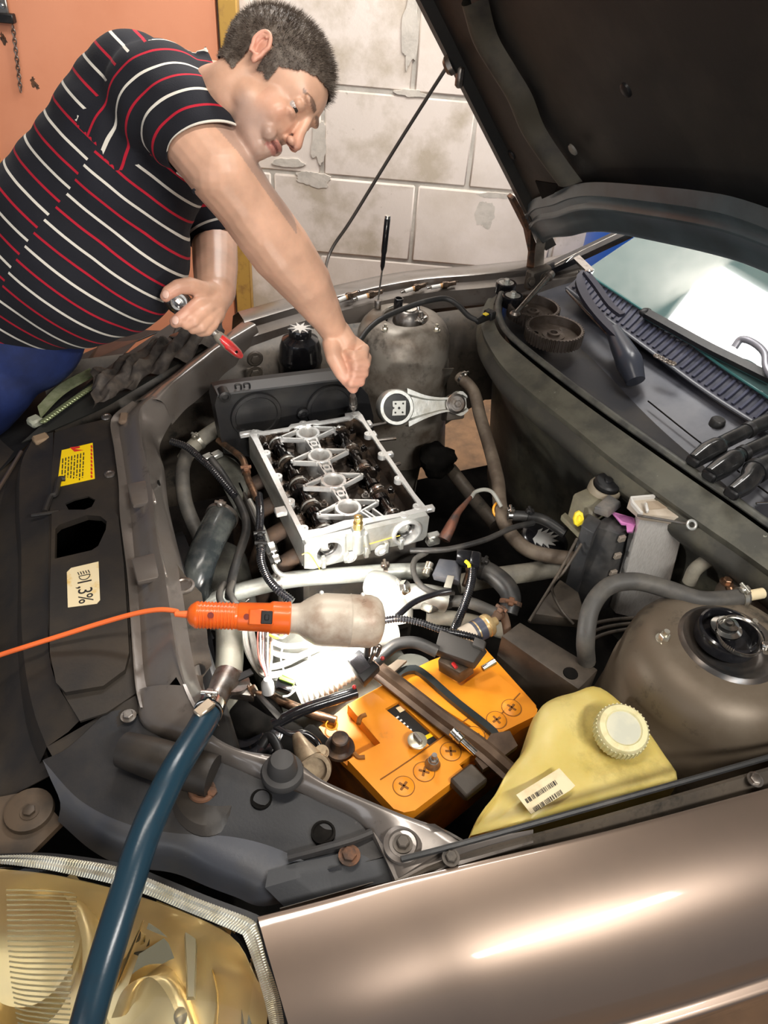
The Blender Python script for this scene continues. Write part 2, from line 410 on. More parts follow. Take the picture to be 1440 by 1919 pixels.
# door bolt with hanging chain
lk = thing('door_latch', Wp(12, 40, .12), 'black steel latch bolted at the top left of the orange door', 'latch')
b = B(); b.box(Wp(8, 34, .11), (.075, .03, .03), rz, .003); fin('latch_body', b, BLK, lk)
b = B(); b.box(Wp(0, 16, .10), (.06, .012, .07), rz, .003); fin('latch_plate', b, STEELD, lk)
b = B(); b.bolt(Wp(4, 11, .11), -_g, .006, .005); fin('bolt', b, STEEL, lk)
ch = thing('chain', Wp(35, 110, .1), 'thin steel chain hanging from the latch on the orange door', 'chain')
ca, cb = Wp(24, 48, .105), Wp(39, 172, .1)
n = 15
for i in range(n):
    c = ca.lerp(cb, (i + .5) / n); d = (cb - ca).normalized(); sd = _r if i % 2 else _g
    L = (cb - ca).length / n * .78; x = sd
    b = B(); pts = [c + d * (L * math.cos(a)) + x * (.0065 * math.sin(a)) for a in [2 * math.pi * j / 10 for j in range(11)]]
    b.tube(pts, .0022, 6, 1, caps=False); fin('link', b, STEELD, ch)
# bright ceiling lamp beyond the windscreen (seen only mirrored in the glass) and the tube above the bay
lp = thing('ceiling_lamp', (1.64, 2.46, 2.72), 'bright rectangular ceiling lamp mirrored in the windscreen', 'lamp')
LAMP = mat('lamp_diffuser', (1, .985, .96), .5, emit=16)
b = B(); b.box((1.64, 2.46, 2.705), (.44, .78, .05), None, .006); fin('housing', b, WHITE, lp)
b = B(); b.box((1.64, 2.46, 2.676), (.37, .70, .012), None, .003); fin('diffuser', b, LAMP, lp)
# blue barrel behind the car
bcn = Pl(1242, 460, _g * 2.93, _g); bcn.z = 0
b = B(); b.lathe(bcn, (0, 0, 1), [(0, 0), (.29, 0), (.29, .3), (.30, .31), (.29, .32), (.29, .62), (.30, .63), (.29, .64), (.29, .95), (.27, .97), (0, .96)], 32)
own('blue_barrel', b, mat('blue_plastic', (.02, .12, .55), .4), 'blue plastic barrel seen between the bonnet and the windscreen', 'barrel')
# ---------------------------------------------------------------- the car: one thing, many parts
car = thing('car', (.6, 1.1, 0), 'taupe car with its bonnet open and the engine bay laid bare', 'car')
CARO = V((.6, 1.1, 0))
# --- near (left) front fender
edge = ZZ([(482, 1716, .885), (600, 1686, .892), (740, 1648, .90), (860, 1620, .908), (1150, 1552, .92), (1440, 1475, .93), (1750, 1395, .93)])
prof = [(0, -.02), (-.001, -.003), (-.008, 0), (-.05, -.006), (-.09, -.018), (-.125, -.036), (-.155, -.062), (-.178, -.096), (-.188, -.118), (-.19, -.127), (-.2035, -.131), (-.206, -.138), (-.206, -.16), (-.203, -.22), (-.2, -.32), (-.2, -.5)]
rows = []
for dy, dz in prof:
    row = []
    for i, p in enumerate(edge):
        k = (1 if i else .97); row.append(V((p.x + (.0 if i else -.015 * 0 + .10 * min(1, abs(dy) * 2.2) * abs(dy)), p.y + dy * k, p.z + dz)))
    rows.append(row)
b = B(); b.sheet(rows, 60, 3, .0012); fin('fender', b, PAINT, car, 50)
# inner gutter rail of the fender
g_up = ZZ([(742, 1652, .90), (860, 1600, .905), (1150, 1520, .915), (1440, 1436, .925), (1750, 1345, .925)])
g_mid = ZZ([(742, 1650, .885), (860, 1612, .89), (1150, 1537, .902), (1440, 1457, .912), (1750, 1375, .912)])
b = B(); b.sheet([[p + V((0, .004, -.09)) for p in g_up], [p + V((0, .0, -.004)) for p in g_up], [p + V((0, -.006, 0)) for p in g_up], [p + V((0, -.012, -.012)) for p in g_mid], [p + V((0, -.01, -.012)) for p in g_mid], edge[2:3] + [e + V((0, .002, -.012)) for e in edge[3:]], [e + V((0, -.004, -.0015)) for e in edge[2:]]], 40, 1, 0, smooth=False)
fin('fender_rail', b, GRIME, car)
b = B(); b.tube(ZZ([(752, 1611, .908), (860, 1583, .914), (1150, 1502, .924), (1440, 1420, .934), (1750, 1330, .934)]), .0045, 8); fin('rail_seal', b, RUBD, car)
b = B(); b.bolt(Zp(845, 1608, .91), (0, -.1, 1), .008, .006); fin('bolt', b, GRIME, car)
b = B(); b.bolt(Zp(1415, 1462, .925), (0, -.1, 1), .008, .004); fin('bolt', b, STEELD, car)
# --- far (right) fender and its inner gutter
fe = ZZ([(455, 597, .925), (600, 556, .935), (760, 521, .945), (900, 508, .955), (1030, 494, .965), (1090, 483, .985)])
rows = [[p + V((0, -.075, -.075)) for p in fe], [p + V((0, -.06, -.028)) for p in fe], [p + V((0, -.022, -.022)) for p in fe], [p + V((0, -.018, -.004)) for p in fe], [p + V((0, -.008, .0)) for p in fe], [p + V((0, .05, -.004)) for p in fe], [p + V((0, .12, -.05)) for p in fe], [p + V((0, .17, -.16)) for p in fe], [p + V((0, .17, -.5)) for p in fe]]
b = B(); b.sheet(rows, 40, 1, .001, smooth=False); fin('fender', b, PAINTD, car)
# far inner wing panel running under the gutter
b = B()
w1 = [V((-.08, 1.86, .9)), V((.2, 1.86, .9))] + ZZ([(440, 610, .90), (600, 585, .90), (690, 572, .90), (880, 560, .90), (925, 560, .90)])
b.sheet([[V((p.x, 1.86, .885)) for p in w1], [V((p.x, 1.80, .86)) for p in w1], [V((p.x, 1.765, .80)) for p in w1], [V((p.x, 1.75, .70)) for p in w1], [V((p.x, 1.74, .45 if i < 5 else .62)) for i, p in enumerate(w1)]], 24, 3, .001)
fin('inner_wing', b, GRIME, car)
b = B(); b.box(Yp(478, 720, 1.745), (.045, .012, .10), None, .004); b.bolt(Yp(478, 700, 1.738), (0, -1, 0), .014, .008); fin('bracket', b, GRIME, car)
b = B(); b.sphere(Yp(478, 673, 1.73), (.022, .01, .022)); b.bolt(Yp(478, 673, 1.722), (0, -1, 0), .012, .006); fin('wing_bolt', b, GRIME, car)
# near inner wing (below the battery and tank)
b = B(); b.sheet([[V((.1, .41, .86)), V((1.1, .30, .88))], [V((.1, .40, .6)), V((1.1, .29, .6))], [V((.1, .40, .3)), V((1.1, .29, .3))]], 10, 3, .001); fin('inner_wing', b, GRIME, car)
# dark tray added under the engine, stands in for shade over the floor
b = B(); b.box((.42, 1.2, .30), (1.10, 1.7, .01)); b.box((1.14, 1.1, .298), (.36, 1.4, .01)); fin('shade_tray', b, BLKSHADE, car)
# --- strut towers
def tower(c, R, mt, hole=.06, sx=1., name='strut_tower'):
    b = B(); c = V(c)
    prof = [(hole, -.03), (hole, -.004), (hole + .004, 0), (R * .66, -.004), (R * .8, -.012), (R * .9, -.028), (R * .97, -.05), (R * 1.0, -.085), (R * 1.01, -.125), (R * 1.035, -.13), (R * 1.05, -.2), (R * 1.14, -.34), (R * 1.2, -.42)]
    b.lathe(c, (0, 0, 1), prof, 48); return b
TF = Zp(765, 592, .935); TN = Zp(1368, 1205, .935)
b = tower(TF + V((-.008, 0, 0)), .134, None, .062); fin('strut_tower', b, mat('tower_metal', (.30, .27, .23), .42, .3, (.13, .10, .075), 9, .42, .62, bump=.12, bscale=40, col3=(.05, .04, .035), scale3=12, lo3=.55, hi3=.7), car)
b = tower(TN, .162, None, .07); fin('strut_tower', b, mat('tower_metal_brown', (.13, .10, .07), .48, .3, (.19, .155, .115), 5, .42, .66, bump=.1, bscale=40, col3=(.03, .027, .024), scale3=9, lo3=.56, hi3=.68), car)
# wing plate in front of the far tower, with the opening that shows the ground
pl_ = lambda px, py: Yp(px, py, 1.66)
b = B(); b.sheet([[Zp(690, 650, .82), Zp(668, 720, .72), Yp(690, 830, 1.66), Yp(730, 1000, 1.62)],
                  [Yp(760, 690, 1.66), Yp(760, 780, 1.66), Yp(770, 900, 1.66), Yp(770, 1010, 1.6)],
                  [Yp(850, 690, 1.67), Yp(825, 740, 1.67), Yp(805, 800, 1.67), Yp(770, 960, 1.62)]], 16, 4, .003); fin('wing_plate', b, mat('wing_plate_metal', (.17, .155, .13), .45, .3, (.10, .085, .07), 8, bump=.1, bscale=40), car)
def tower_nut(c, par, mt=ZINC, s=1., h=.012):
    b = B(); c = V(c); b.cyl(c, c + V((0, 0, .003)) * s, .0135 * s, n=20); b.hexnut(c + V((0, 0, .003)) * s, (0, 0, 1), .0095 * s, h * s); b.cyl(c + V((0, 0, .003)), c + V((0, 0, .003 + h * 1.7 * s)), .005 * s, n=12); return fin('tower_nut', b, mt, par)
for px, py in [(722, 620), (818, 620), (708, 577)]: tower_nut(Zp(px, py, .925), car, ZINC, .8)
for px, py in [(1243, 1200), (1407, 1180)]: tower_nut(Zp(px, py, .925), car, ZINC)
# far top mount inside the tower hole
b = B(); b.lathe(TF + V((0, 0, -.03)), (0, 0, 1), [(0, .0), (.057, 0), (.057, .008), (.043, .012), (.038, .034), (.030, .046), (.024, .05), (.0, .05)], 28); fin('top_mount', b, STEELD, car)
b = B(); b.lathe(TF + V((0, 0, .014)), (0, 0, 1), [(.022, 0), (.023, .01), (.012, .012), (.011, .004), (0, .004)], 20); b.torus(TF + V((0, 0, .006)), (0, 0, 1), .03, .004); fin('mount_washer', b, STEEL, car)
# near top mount
b = B(); b.lathe(TN + V((0, 0, -.012)), (0, 0, 1), [(.0, .004), (.03, .004), (.05, .0), (.06, .004), (.068, .012), (.078, .016), (.084, .012), (.088, .008), (.086, .004)], 44); fin('top_mount', b, mat('top_mount_metal', (.05, .052, .055), .3, .6, (.11, .09, .075), 12), car)
b = B(); b.lathe(TN + V((-.002, .01, .0)), (0, 0, 1), [(.052, 0), (.053, .012), (.050, .024), (.046, .026), (.044, .022), (.043, .004), (0, .0)], 40); fin('mount_cup', b, BLKG, car)
b = B(); c = TN + V((-.004, -.012, .03)); b.lathe(c, (-.05, -.1, 1), [(.038, 0), (.0392, 0), (.0392, .008), (.038, .008)], 36)
for k in range(14):
    a = 2.6 + k * .085; b.box(c + V((.0395 * math.cos(a), .0395 * math.sin(a), .004)), (.0016, .0012, .006), a)
b.box(c + V((.026, -.034, .005)), (.020, .012, .012), -.6, .002); b.cyl(c + V((.012, -.044, .006)), c + V((.04, -.026, .006)), .0045, n=10); fin('loose_hose_clamp', b, STEEL, car)
b = B(); c = TN + V((0, .018, .014)); b.lathe(c, (0, 0, 1), [(.0, .002), (.026, .002), (.026, .006), (.018, .009), (.017, .016), (.010, .018), (.010, .008), (0, .008)], 28); b.cyl(c, c + V((0, 0, .02)), .006, n=12); fin('mount_nut', b, STEEL, car)
# bolt heads on the firewall side etc.
# --- front channel (slam panel)
A1 = ZZ([(248, 752, .894), (209, 785, .894), (214, 840, .894), (222, 904, .894), (225, 968, .894), (237, 1065, .894), (244, 1155, .894), (250, 1246, .894), (255, 1294, .894), (263, 1326, .894)])
A2 = ZZ([(262, 752, .89), (225, 790, .882), (230, 850, .882), (238, 905, .882), (245, 968, .882), (254, 1065, .882), (262, 1155, .882), (268, 1246, .882), (276, 1294, .882), (288, 1322, .882)])
A3 = ZZ([(278, 746, .92), (264, 772, .915), (265, 812, .913), (276, 875, .913), (284, 910, .913), (293, 1000, .913), (308, 1074, .913), (318, 1139, .913), (326, 1194, .913), (334, 1250, .913), (352, 1308, .913), (380, 1348, .91)][:11])
A3 = ZZ([(288, 742, .92), (262, 768, .918), (264, 812, .918), (276, 875, .918), (285, 920, .918), (293, 1000, .918), (309, 1080, .918), (318, 1139, .918), (326, 1194, .918), (338, 1262, .918), (372, 1345, .91)])
A4 = ZZ([(309, 756, .895), (284, 805, .885), (292, 846, .885), (297, 895, .885), (302, 930, .885), (318, 1000, .885), (331, 1055, .885), (342, 1120, .885), (352, 1190, .885), (366, 1262, .888), (392, 1330, .895)])
A5 = [p + V((.012, 0, -.05)) for p in A4]
b = B(); b.sheet([[p + V((-.002, 0, -.02)) for p in A1], A1, [a.lerp(c, .3) + V((0, 0, -.002)) for a, c in zip(A1, A2)], A2, [a.lerp(c, .5) + V((0, 0, .004)) for a, c in zip(A2, A3)], [a.lerp(c, .85) + V((0, 0, .003)) for a, c in zip(A2, A3)], A3, [a.lerp(c, .25) + V((0, 0, -.008)) for a, c in zip(A3, A4)], A4, A5], 64, 3, .001, smooth=False)
fin('slam_panel', b, PAINTD, car, 50)
# raised saddles pressed in the channel
for (x0, y0, x1, y1) in [(245, 905, 288, 948), (252, 1042, 310, 1090)]:
    a, c_ = Zp(x0, (y0 + y1) / 2, .902), Zp(x1, (y0 + y1) / 2, .914); L = (Zp(x0, y0, .9) - Zp(x0, y1, .9)).length
    b = B(); b.box((a + c_) / 2, ((a - c_).length * .9, L, .012), 0, .005, 2); fin('channel_saddle', b, PAINTD, car)
# upper arm sweeping to the far wing
U1 = ZZ([(248, 756, .885), (288, 728, .89), (321, 706, .895), (360, 675, .90), (402, 646, .905), (450, 606, .91)])
U2 = ZZ([(285, 748, .918), (312, 722, .918), (340, 700, .918), (378, 668, .918), (410, 646, .92), (470, 604, .922)])
U3 = ZZ([(309, 758, .895), (335, 730, .895), (357, 713, .895), (393, 682, .90), (417, 659, .905), (482, 614, .915)])
b = B(); b.sheet([[p + V((0, 0, -.05)) for p in U1], U1, U2, U3, [p + V((.01, 0, -.06)) for p in U3]], 30, 3, .001); fin('slam_panel_arm', b, PAINTD, car, 50)
# near arm sweeping to the near fender
N1 = ZZ([(342, 1285, .917), (356, 1318, .916), (380, 1358, .913), (402, 1384, .908), (452, 1408, .905), (515, 1419, .905), (556, 1433, .905), (608, 1467, .905), (730, 1520, .905), (817, 1554, .903), (862, 1580, .90)])
N2 = ZZ([(262, 1292, .888), (264, 1345, .886), (300, 1374, .886), (400, 1419, .885), (450, 1440, .885), (497, 1460, .885), (546, 1474, .885), (600, 1500, .885), (675, 1538, .885), (723, 1600, .888), (742, 1650, .89)])
b = B(); b.sheet([[p + V((.012, .01, -.06)) for p in N1], [p + V((.002, .002, -.004)) for p in N1], N1, [a.lerp(c, .5) + V((0, 0, .006)) for a, c in zip(N1, N2)], N2, [p + V((0, 0, -.02)) for p in N2]], 50, 3, .001)
fin('slam_panel_arm', b, PAINTD, car, 50)
tri = ZZ([(742, 1652, .891), (700, 1560, .888), (745, 1535, .89), (800, 1550, .897), (862, 1580, .901), (1000, 1555, .90), (1000, 1580, .905), (860, 1622, .9)])
b = B(); b.plate(tri, (), (0, 0, -.003)); fin('fender_bridge', b, PAINTD, car)
c = Zp(755, 1583, .9); b = B(); b.lathe(c, (0, 0, 1), [(.026, -.004), (.026, .002), (.020, .004), (.018, .001), (0, .001)], 30); fin('bolt_boss', b, PAINTD, car)
b = B(); b.bolt(c + V((0, 0, .001)), (0, 0, 1), .009, .008); fin('bolt', b, GRIME, car)
# inner flange brackets hanging off the channel
b = B(); h = Zp(375, 1225, .878)
b.plate(ZZ([(330, 1055, .88), (352, 1085, .88), (378, 1112, .88), (386, 1160, .88), (390, 1207, .88), (397, 1245, .88), (380, 1268, .88), (382, 1312, .88), (366, 1285, .88), (352, 1190, .88), (342, 1120, .88)]), [circ(Zp(374, 1255, .88), .0125, 16, ry=.010)], (0, 0, -.003)); fin('channel_bracket', b, GRIME, car)
b = B(); c = Zp(345, 1098, .883); b.lathe(c, (0, 0, 1), [(.019, -.002), (.019, .002), (.015, .003), (.013, .001), (0, .001)], 24); fin('washer', b, STEELD, car)
b = B(); b.box(Zp(286, 902, .898) + V((.012, 0, -.008)), (.004, .014, .004)); fin('slot', b, BLKSHADE, car)
# radiator top and fan shroud, dark, below the channel
b = B(); b.box((.085, 1.15, .62), (.06, 1.0, .44), 0, .01); fin('radiator', b, BLK, car)
b = B(); b.box((-.22, 1.22, .55), (.50, 1.2, .02), 0, .004); fin('bumper_shade_tray', b, BLKSHADE, car)  # added dark backing, keeps the floor from showing behind the cover
for k in range(7):
    b = B(); b.box((.055, .75 + k * .13, .845), (.05, .004, .004)); fin('radiator_rib', b, BLK, car)
b = B(); b.lathe((.125, 1.22, .58), (1, 0, 0), [(.17, -.01), (.175, .02), (.165, .022), (.16, 0)], 40)
for k in range(7):
    a = k * 2 * math.pi / 7; b.box(V((.14, 1.22 + .09 * math.cos(a), .58 + .09 * math.sin(a))), (.006, .15, .035), Matrix.Rotation(a, 3, 'X') @ Matrix.Rotation(.5, 3, 'Y'))
b.cyl((.12, 1.22, .58), (.165, 1.22, .58), .04, .035, 20)
fin('radiator_fan', b, BLK, car)
# --- dusty plastic cover in front of the channel
C1 = ZZ([(60, 826, .855), (40, 870, .85), (36, 950, .85), (40, 1032, .85), (40, 1161, .85), (48, 1258, .85), (65, 1339, .85), (88, 1400, .85)])
C2 = ZZ([(92, 812, .868), (88, 870, .862), (84, 940, .862), (82, 1000, .862), (80, 1161, .862), (82, 1242, .862), (98, 1305, .862), (128, 1372, .862)])
C3 = ZZ([(100, 810, .874), (98, 870, .872), (94, 940, .872), (92, 1000, .872), (90, 1161, .872), (94, 1240, .872), (112, 1292, .872), (150, 1350, .87)])
C4 = ZZ([(209, 780, .878), (213, 840, .878), (221, 904, .878), (225, 968, .878), (236, 1065, .878), (243, 1155, .878), (249, 1246, .878), (254, 1310, .878)])
CVN = (Zp(100, 870, .872) - Zp(213, 840, .878)).cross(Zp(90, 1161, .872) - Zp(213, 840, .878)).normalized()
if CVN.z < 0: CVN = -CVN
CVO = Zp(213, 840, .878)
def Cv(px, py, l=0.): return Pl(px, py, CVO, CVN) + CVN * l
hole1 = [(122, 944), (140, 936), (165, 930), (179, 937), (172, 950), (158, 956), (130, 958)]
hole2 = [(105, 1054), (106, 998), (114, 990), (165, 972), (190, 974), (202, 984), (200, 1000), (186, 1030), (174, 1038)]
outl = [(102, 811), (150, 797), (209, 783), (213, 840), (221, 904), (225, 968), (236, 1065), (243, 1155), (249, 1246), (254, 1300), (200, 1336), (150, 1352), (118, 1300), (94, 1240), (90, 1161), (92, 1000), (94, 940), (98, 870)]
cv = fin('front_cover', B().plate([Cv(*p) for p in outl], [[Cv(*p) for p in hole1], [Cv(*p) for p in hole2]], -CVN * .004), COVER, car)
b = B(); b.sheet([[p + V((-.03, 0, -.06)) for p in C1], C1, C2, C3], 40, 1, 0, smooth=False)
b.sheet([ZZ([(88, 1400, .85), (110, 1440, .84)]), ZZ([(254, 1304, .879), (262, 1335, .879)])], 8); fin('cover_edge', b, COVER, car)
# raised platform of the cover
pf = [(99, 968), (120, 962), (215, 962), (224, 975), (234, 1065), (240, 1155), (244, 1230), (236, 1262), (196, 1292), (125, 1304), (108, 1286), (96, 1230), (96, 1130), (98, 1040)]
h2 = [(105, 1054), (106, 998), (114, 990), (165, 972), (190, 974), (202, 984), (200, 1000), (186, 1030), (174, 1038)]
b = B(); b.plate([Cv(*p, l=.009) for p in pf], [[Cv(*p, l=.009) for p in h2]], -CVN * .010); fin('raised_pad', b, COVER, cv)
b = B(); b.tube([Cv(85, 962, .004), Cv(96, 936, .006), Cv(106, 930, .006), Cv(112, 905, .007), Cv(122, 900, .004)], .006, 8); b.tube([Cv(60, 968, .002), Cv(112, 962, .004)], .004, 8); fin('cover_rib', b, COVER, cv)
for px, py in [(206, 890), (222, 1103), (200, 783)]:
    b = B(); c = Cv(px, py, .001); b.lathe(c, CVN, [(.012, 0), (.011, .003), (.007, .004), (.006, .002), (0, .002)], 20); fin('clip', b, COVER if px > 210 else STEELD, cv)
# yellow high-voltage sticker
ys = [(116, 845), (174, 831), (178, 898), (107, 914)]
b = B(); b.plate([Cv(*p, l=.0012) for p in ys], (), -CVN * .0008); st = fin('warning_sticker', b, YEL, cv)
u_ = (Cv(110, 905) - Cv(113, 850)).normalized(); v_ = CVN.cross(u_).normalized()
if v_.x < 0: v_ = -v_
S_ = lambda px, py: Cv(px, py, .0016)
b = B()
rnd = random.Random(3)
for k in range(9):      # lines of small print run down the sticker
    x = 163 - k * 5.6; y0, y1 = 848 + k * 1.6, 905 - rnd.uniform(2, 14) + k * .6
    if k == 0: continue
    y = y0
    while y < y1:
        L = rnd.uniform(3, 9); a, c_ = S_(x - (y - y0) * .05, y), S_(x - (y + L - y0) * .05, min(y + L, y1)); d = (c_ - a)
        b.box((a + c_) / 2, (d.length, .0022, .0003), Matrix((d.normalized(), CVN.cross(d.normalized()), CVN)).transposed())
        y += L + 2.2
fin('small_print', b, INK, cv)
b = B()
for y in range(836, 896, 7):
    a, c_ = S_(171.5, y), S_(172.5, y + 5); d = c_ - a; b.box((a + c_) / 2, (d.length, .0034, .0003), Matrix((d.normalized(), CVN.cross(d.normalized()), CVN)).transposed())
bolt_ = [(132, 841), (152, 838), (152, 842), (138, 846), (158, 845), (160, 839), (164, 844), (159, 850), (155, 848), (130, 850), (145, 843)]
b.plate([S_(*p) for p in [(131, 840), (150, 837.5), (150, 841), (140, 843), (157, 845), (140, 848), (139, 851), (163, 846), (148, 842), (147, 839)]][:6], (), -CVN * .0002)
fin('bolt_mark', b, INKR, cv)
# headlamp setting sticker
ws = [(128, 1080), (136, 1072), (187, 1060), (190, 1132), (184, 1139), (130, 1146)]
b = B(); b.plate([Cv(*p, l=.0102) for p in ws], (), -CVN * .0008); fin('headlamp_sticker', b, PAPER, cv)
ex = (Cv(166, 1130) - Cv(162, 1080)).normalized(); ey = CVN.cross(ex).normalized()
Rm = Matrix((ex, ey, CVN)).transposed()
text('setting_text', '1,3%', Cv(161, 1115, .0106), Rm, .035, INK, cv, sx=.92)
b = B(); c0 = Cv(161, 1086, .0106)
for k in range(5): # headlamp symbol: D with beams (drawn with small bars)
    pass
n = 12; pts = [c0 + ex * .0115 * math.sin(a) + ey * .0095 * math.cos(a) for a in [math.pi * i / n for i in range(n + 1)]] + [c0 - ey * .0095]
pts = [c0 + ey * .0095 * math.cos(a) + ex * .0115 * math.sin(a) for a in [math.pi * i / n for i in range(n + 1)]] + [c0, c0 + ey * .0092]
b.tube(pts, .0009, 5, 1)
for k in range(5):
    q = c0 - ex * .0035 + ey * (-.009 + k * .0045); b.tube([q, q - ex * .0075 - ey * .002], .0009, 5, 1)
fin('headlamp_symbol', b, INK, cv)
# --- grille / bumper zone further out
G0 = ZZ([(-40, 800, .80), (-60, 1000, .80), (-80, 1250, .78), (-60, 1500, .76)])
G1 = ZZ([(30, 850, .80), (-10, 1000, .80), (-10, 1250, .78), (0, 1500, .78)])
G2 = ZZ([(62, 822, .83), (38, 1000, .83), (42, 1250, .83), (100, 1450, .82)])
b = B(); b.sheet([[p + V((-.05, 0, -.3)) for p in G0], G0, G1, G2], 30, 3, .002); fin('grille', b, COVER, car)
b = B(); b.tube([Zp(-30, 960, .815), Zp(5, 905, .82), Zp(40, 847, .825)], .0045, 8); fin('grille_trim', b, PAINT, car)
b = B(); b.box(Zp(78, 824, .86), (.035, .03, .016), .3, .004); fin('bracket', b, mat('dusty_tab', (.26, .18, .11), .7), car)
b = B(); b.box(Zp(222, 788, .893) + V((.012, 0, .002)), (.02, .04, .012), -.2, .004); fin('rubber_pad', b, mat('brown_pad', (.16, .11, .075), .8), car)
# --- dark grey panel over the near headlight
P1 = [(263, 1326), (200, 1336), (113, 1388), (70, 1420)]
up = ZZ([(200, 1334, .872), (265, 1330, .875), (300, 1368, .878), (400, 1422, .88), (497, 1462, .88), (600, 1502, .88), (675, 1540, .88), (715, 1580, .88), (723, 1603, .88)])
mid = ZZ([(130, 1400, .855), (200, 1420, .862), (280, 1450, .868), (380, 1495, .87), (470, 1530, .87), (560, 1560, .87), (640, 1590, .87), (690, 1605, .872), (715, 1607, .875)])
low = ZZ([(80, 1425, .84), (150, 1500, .85), (240, 1545, .855), (330, 1562, .86), (430, 1568, .862), (504, 1585, .862), (567, 1612, .862), (620, 1630, .864), (640, 1628, .866)])
b = B(); b.sheet([up, mid, low], 50, 5, .003); hp = fin('headlamp_panel', b, DGREY, car)
low2 = ZZ([(113, 1504, .838), (178, 1559, .84), (242, 1588, .842), (330, 1600, .845), (400, 1627, .85), (450, 1645, .852), (497, 1662, .855), (560, 1650, .857), (640, 1630, .866)])
b = B(); b.sheet([[p + V((0, 0, .0)) for p in low], [a.lerp(c_, .5) + V((0, 0, .004)) for a, c_ in zip(low, low2)], low2, [p + V((-.01, -.01, -.03)) for p in low2]], 50, 3, .002); fin('panel_apron', b, mat('blue_grey_plastic', (.05, .054, .066), .38, 0, (.07, .068, .066), 8, .45, .7, bump=.08, bscale=200, col3=(.3, .29, .28), scale3=60, lo3=.7, hi3=.78), hp)
lip_t = ZZ([(497, 1664, .866), (560, 1646, .868), (640, 1625, .87), (723, 1602, .873)]); lip_b = ZZ([(535, 1702, .845), (600, 1686, .85), (680, 1664, .858), (742, 1650, .868)])
b = B(); b.sheet([[p + V((.01, .02, 0)) for p in lip_t], lip_t, lip_b, [p + V((0, 0, -.03)) for p in lip_b]], 14, 1, .002, smooth=False); fin('panel_lip', b, mat('dark_lip', (.028, .03, .034), .5, bump=.08, bscale=200), hp)
b = B(); b.tube(ZZ([(540, 1608, .871), (600, 1592, .878), (660, 1575, .882), (698, 1560, .886)]), .006, 8); fin('panel_rib', b, DGREY, hp)
for px, py, r in [(490, 1498, .0125), (606, 1561, .014)]:
    b = B(); b.lathe(Zp(px, py, .875) + V((0, 0, -.001)), (0, 0, 1), [(r + .003, -.002), (r + .003, .003), (r, .004), (r - .001, -.0), (0, -.001)], 24); o = fin('panel_hole', b, BLKSHADE, hp)  # dark disc drawn for the shade inside a hole
b = B(); b.bolt(Zp(655, 1604, .878), (0, 0, 1), .010, .006); fin('rusty_bolt', b, RUST, hp)
b = B(); b.bolt(Zp(241, 1343, .878), (0, 0, 1), .008, .006); fin('bolt', b, STEELD, hp)
b = B(); b.bolt(Zp(398, 1488, .868), (0, 0, 1), .008, .006); b.torus(Zp(380, 1480, .87), (0, 0, 1), .016, .005); fin('adjuster', b, RUST, hp)
# rounded headlamp bump and the tube-like boss
b = B(); b.tube(ZZ([(232, 1405, .88), (300, 1425, .885), (400, 1455, .885)]), [.026, .030, .030], 20); fin('panel_boss', b, COVER, hp)
b = B(); b.lathe(Zp(385, 1492, .845), (0, 0, 1), [(.075, 0), (.072, .018), (.06, .026), (.03, .024), (0, .022)], 32, .7); fin('panel_dome', b, COVER, hp)
# bonnet stop rubber
b = B(); b.lathe(Zp(530, 1452, .895), (0, 0, 1), [(.0, 0), (.030, 0), (.0315, .006), (.029, .012), (.022, .015), (.020, .032), (.016, .040), (.006, .043), (0, .043)], 28); fin('bonnet_stop', b, mat('stop_rubber', (.045, .043, .042), .6, bump=.1), car)
# left front bracket below the cover
b = B(); b.plate(ZZ([(-30, 1500, .80), (68, 1480, .80), (82, 1500, .80), (118, 1540, .80), (60, 1598, .80), (-30, 1625, .80)]), (), (0, 0, -.01)); b.lathe(Zp(56, 1522, .80), (0, 0, 1), [(.035, 0), (.034, .008), (.03, .009), (0, .008)], 28); b.bolt(Zp(56, 1522, .808), (0, 0, 1), .009, .006); fin('corner_bracket', b, mat('dusty_bracket', (.09, .062, .04), .55, .2, (.05, .038, .028), 12), car)
# --- near headlight
HO = V((0, 0, 0))
o_out = [(-60, 1607, .84), (0, 1604, .845), (60, 1603, .848), (125, 1609, .852), (221, 1625, .857), (292, 1652, .862), (375, 1686, .868), (458, 1717, .873), (481, 1730, .875)]
i_out = [(-60, 1622, .832), (0, 1620, .837), (60, 1627, .840), (104, 1634, .843), (212, 1658, .849), (280, 1680, .854), (345, 1707, .860), (430, 1742, .866), (455, 1753, .868)]
o_rt = [(481, 1730, .875), (490, 1760, .868), (500, 1798, .855), (515, 1840, .835), (525, 1873, .81), (533, 1919, .78), (540, 1990, .73)]
i_rt = [(455, 1753, .868), (466, 1780, .858), (478, 1815, .845), (490, 1855, .825), (499, 1890, .80), (506, 1930, .77), (510, 1990, .73)]
hl = fin('headlight', B().sheet([[p + V((.02, -.0, -.03)) for p in ZZ(o_out)], [p + V((.012, .0, -.002)) for p in ZZ(o_out)], [p + V((-.004, -.004, 0)) for p in ZZ(o_out)]], 30, 1, 0, smooth=False), BLK, car)
b = B(); q = ZZ(o_rt); b.sheet([[p + V((.016, 0, -.02)) for p in q], [p + V((.010, 0, .002)) for p in q], q], 24, 1, 0, smooth=False); fin('lens_seal', b, RUBD, hl)
CLR = mat('lens_glass', (.93, .92, .84), .02, trans=1., ior=1.25)
PRISM = mat('prism_strip', (.86, .84, .74), .16, .75, (.7, .66, .52), 40)
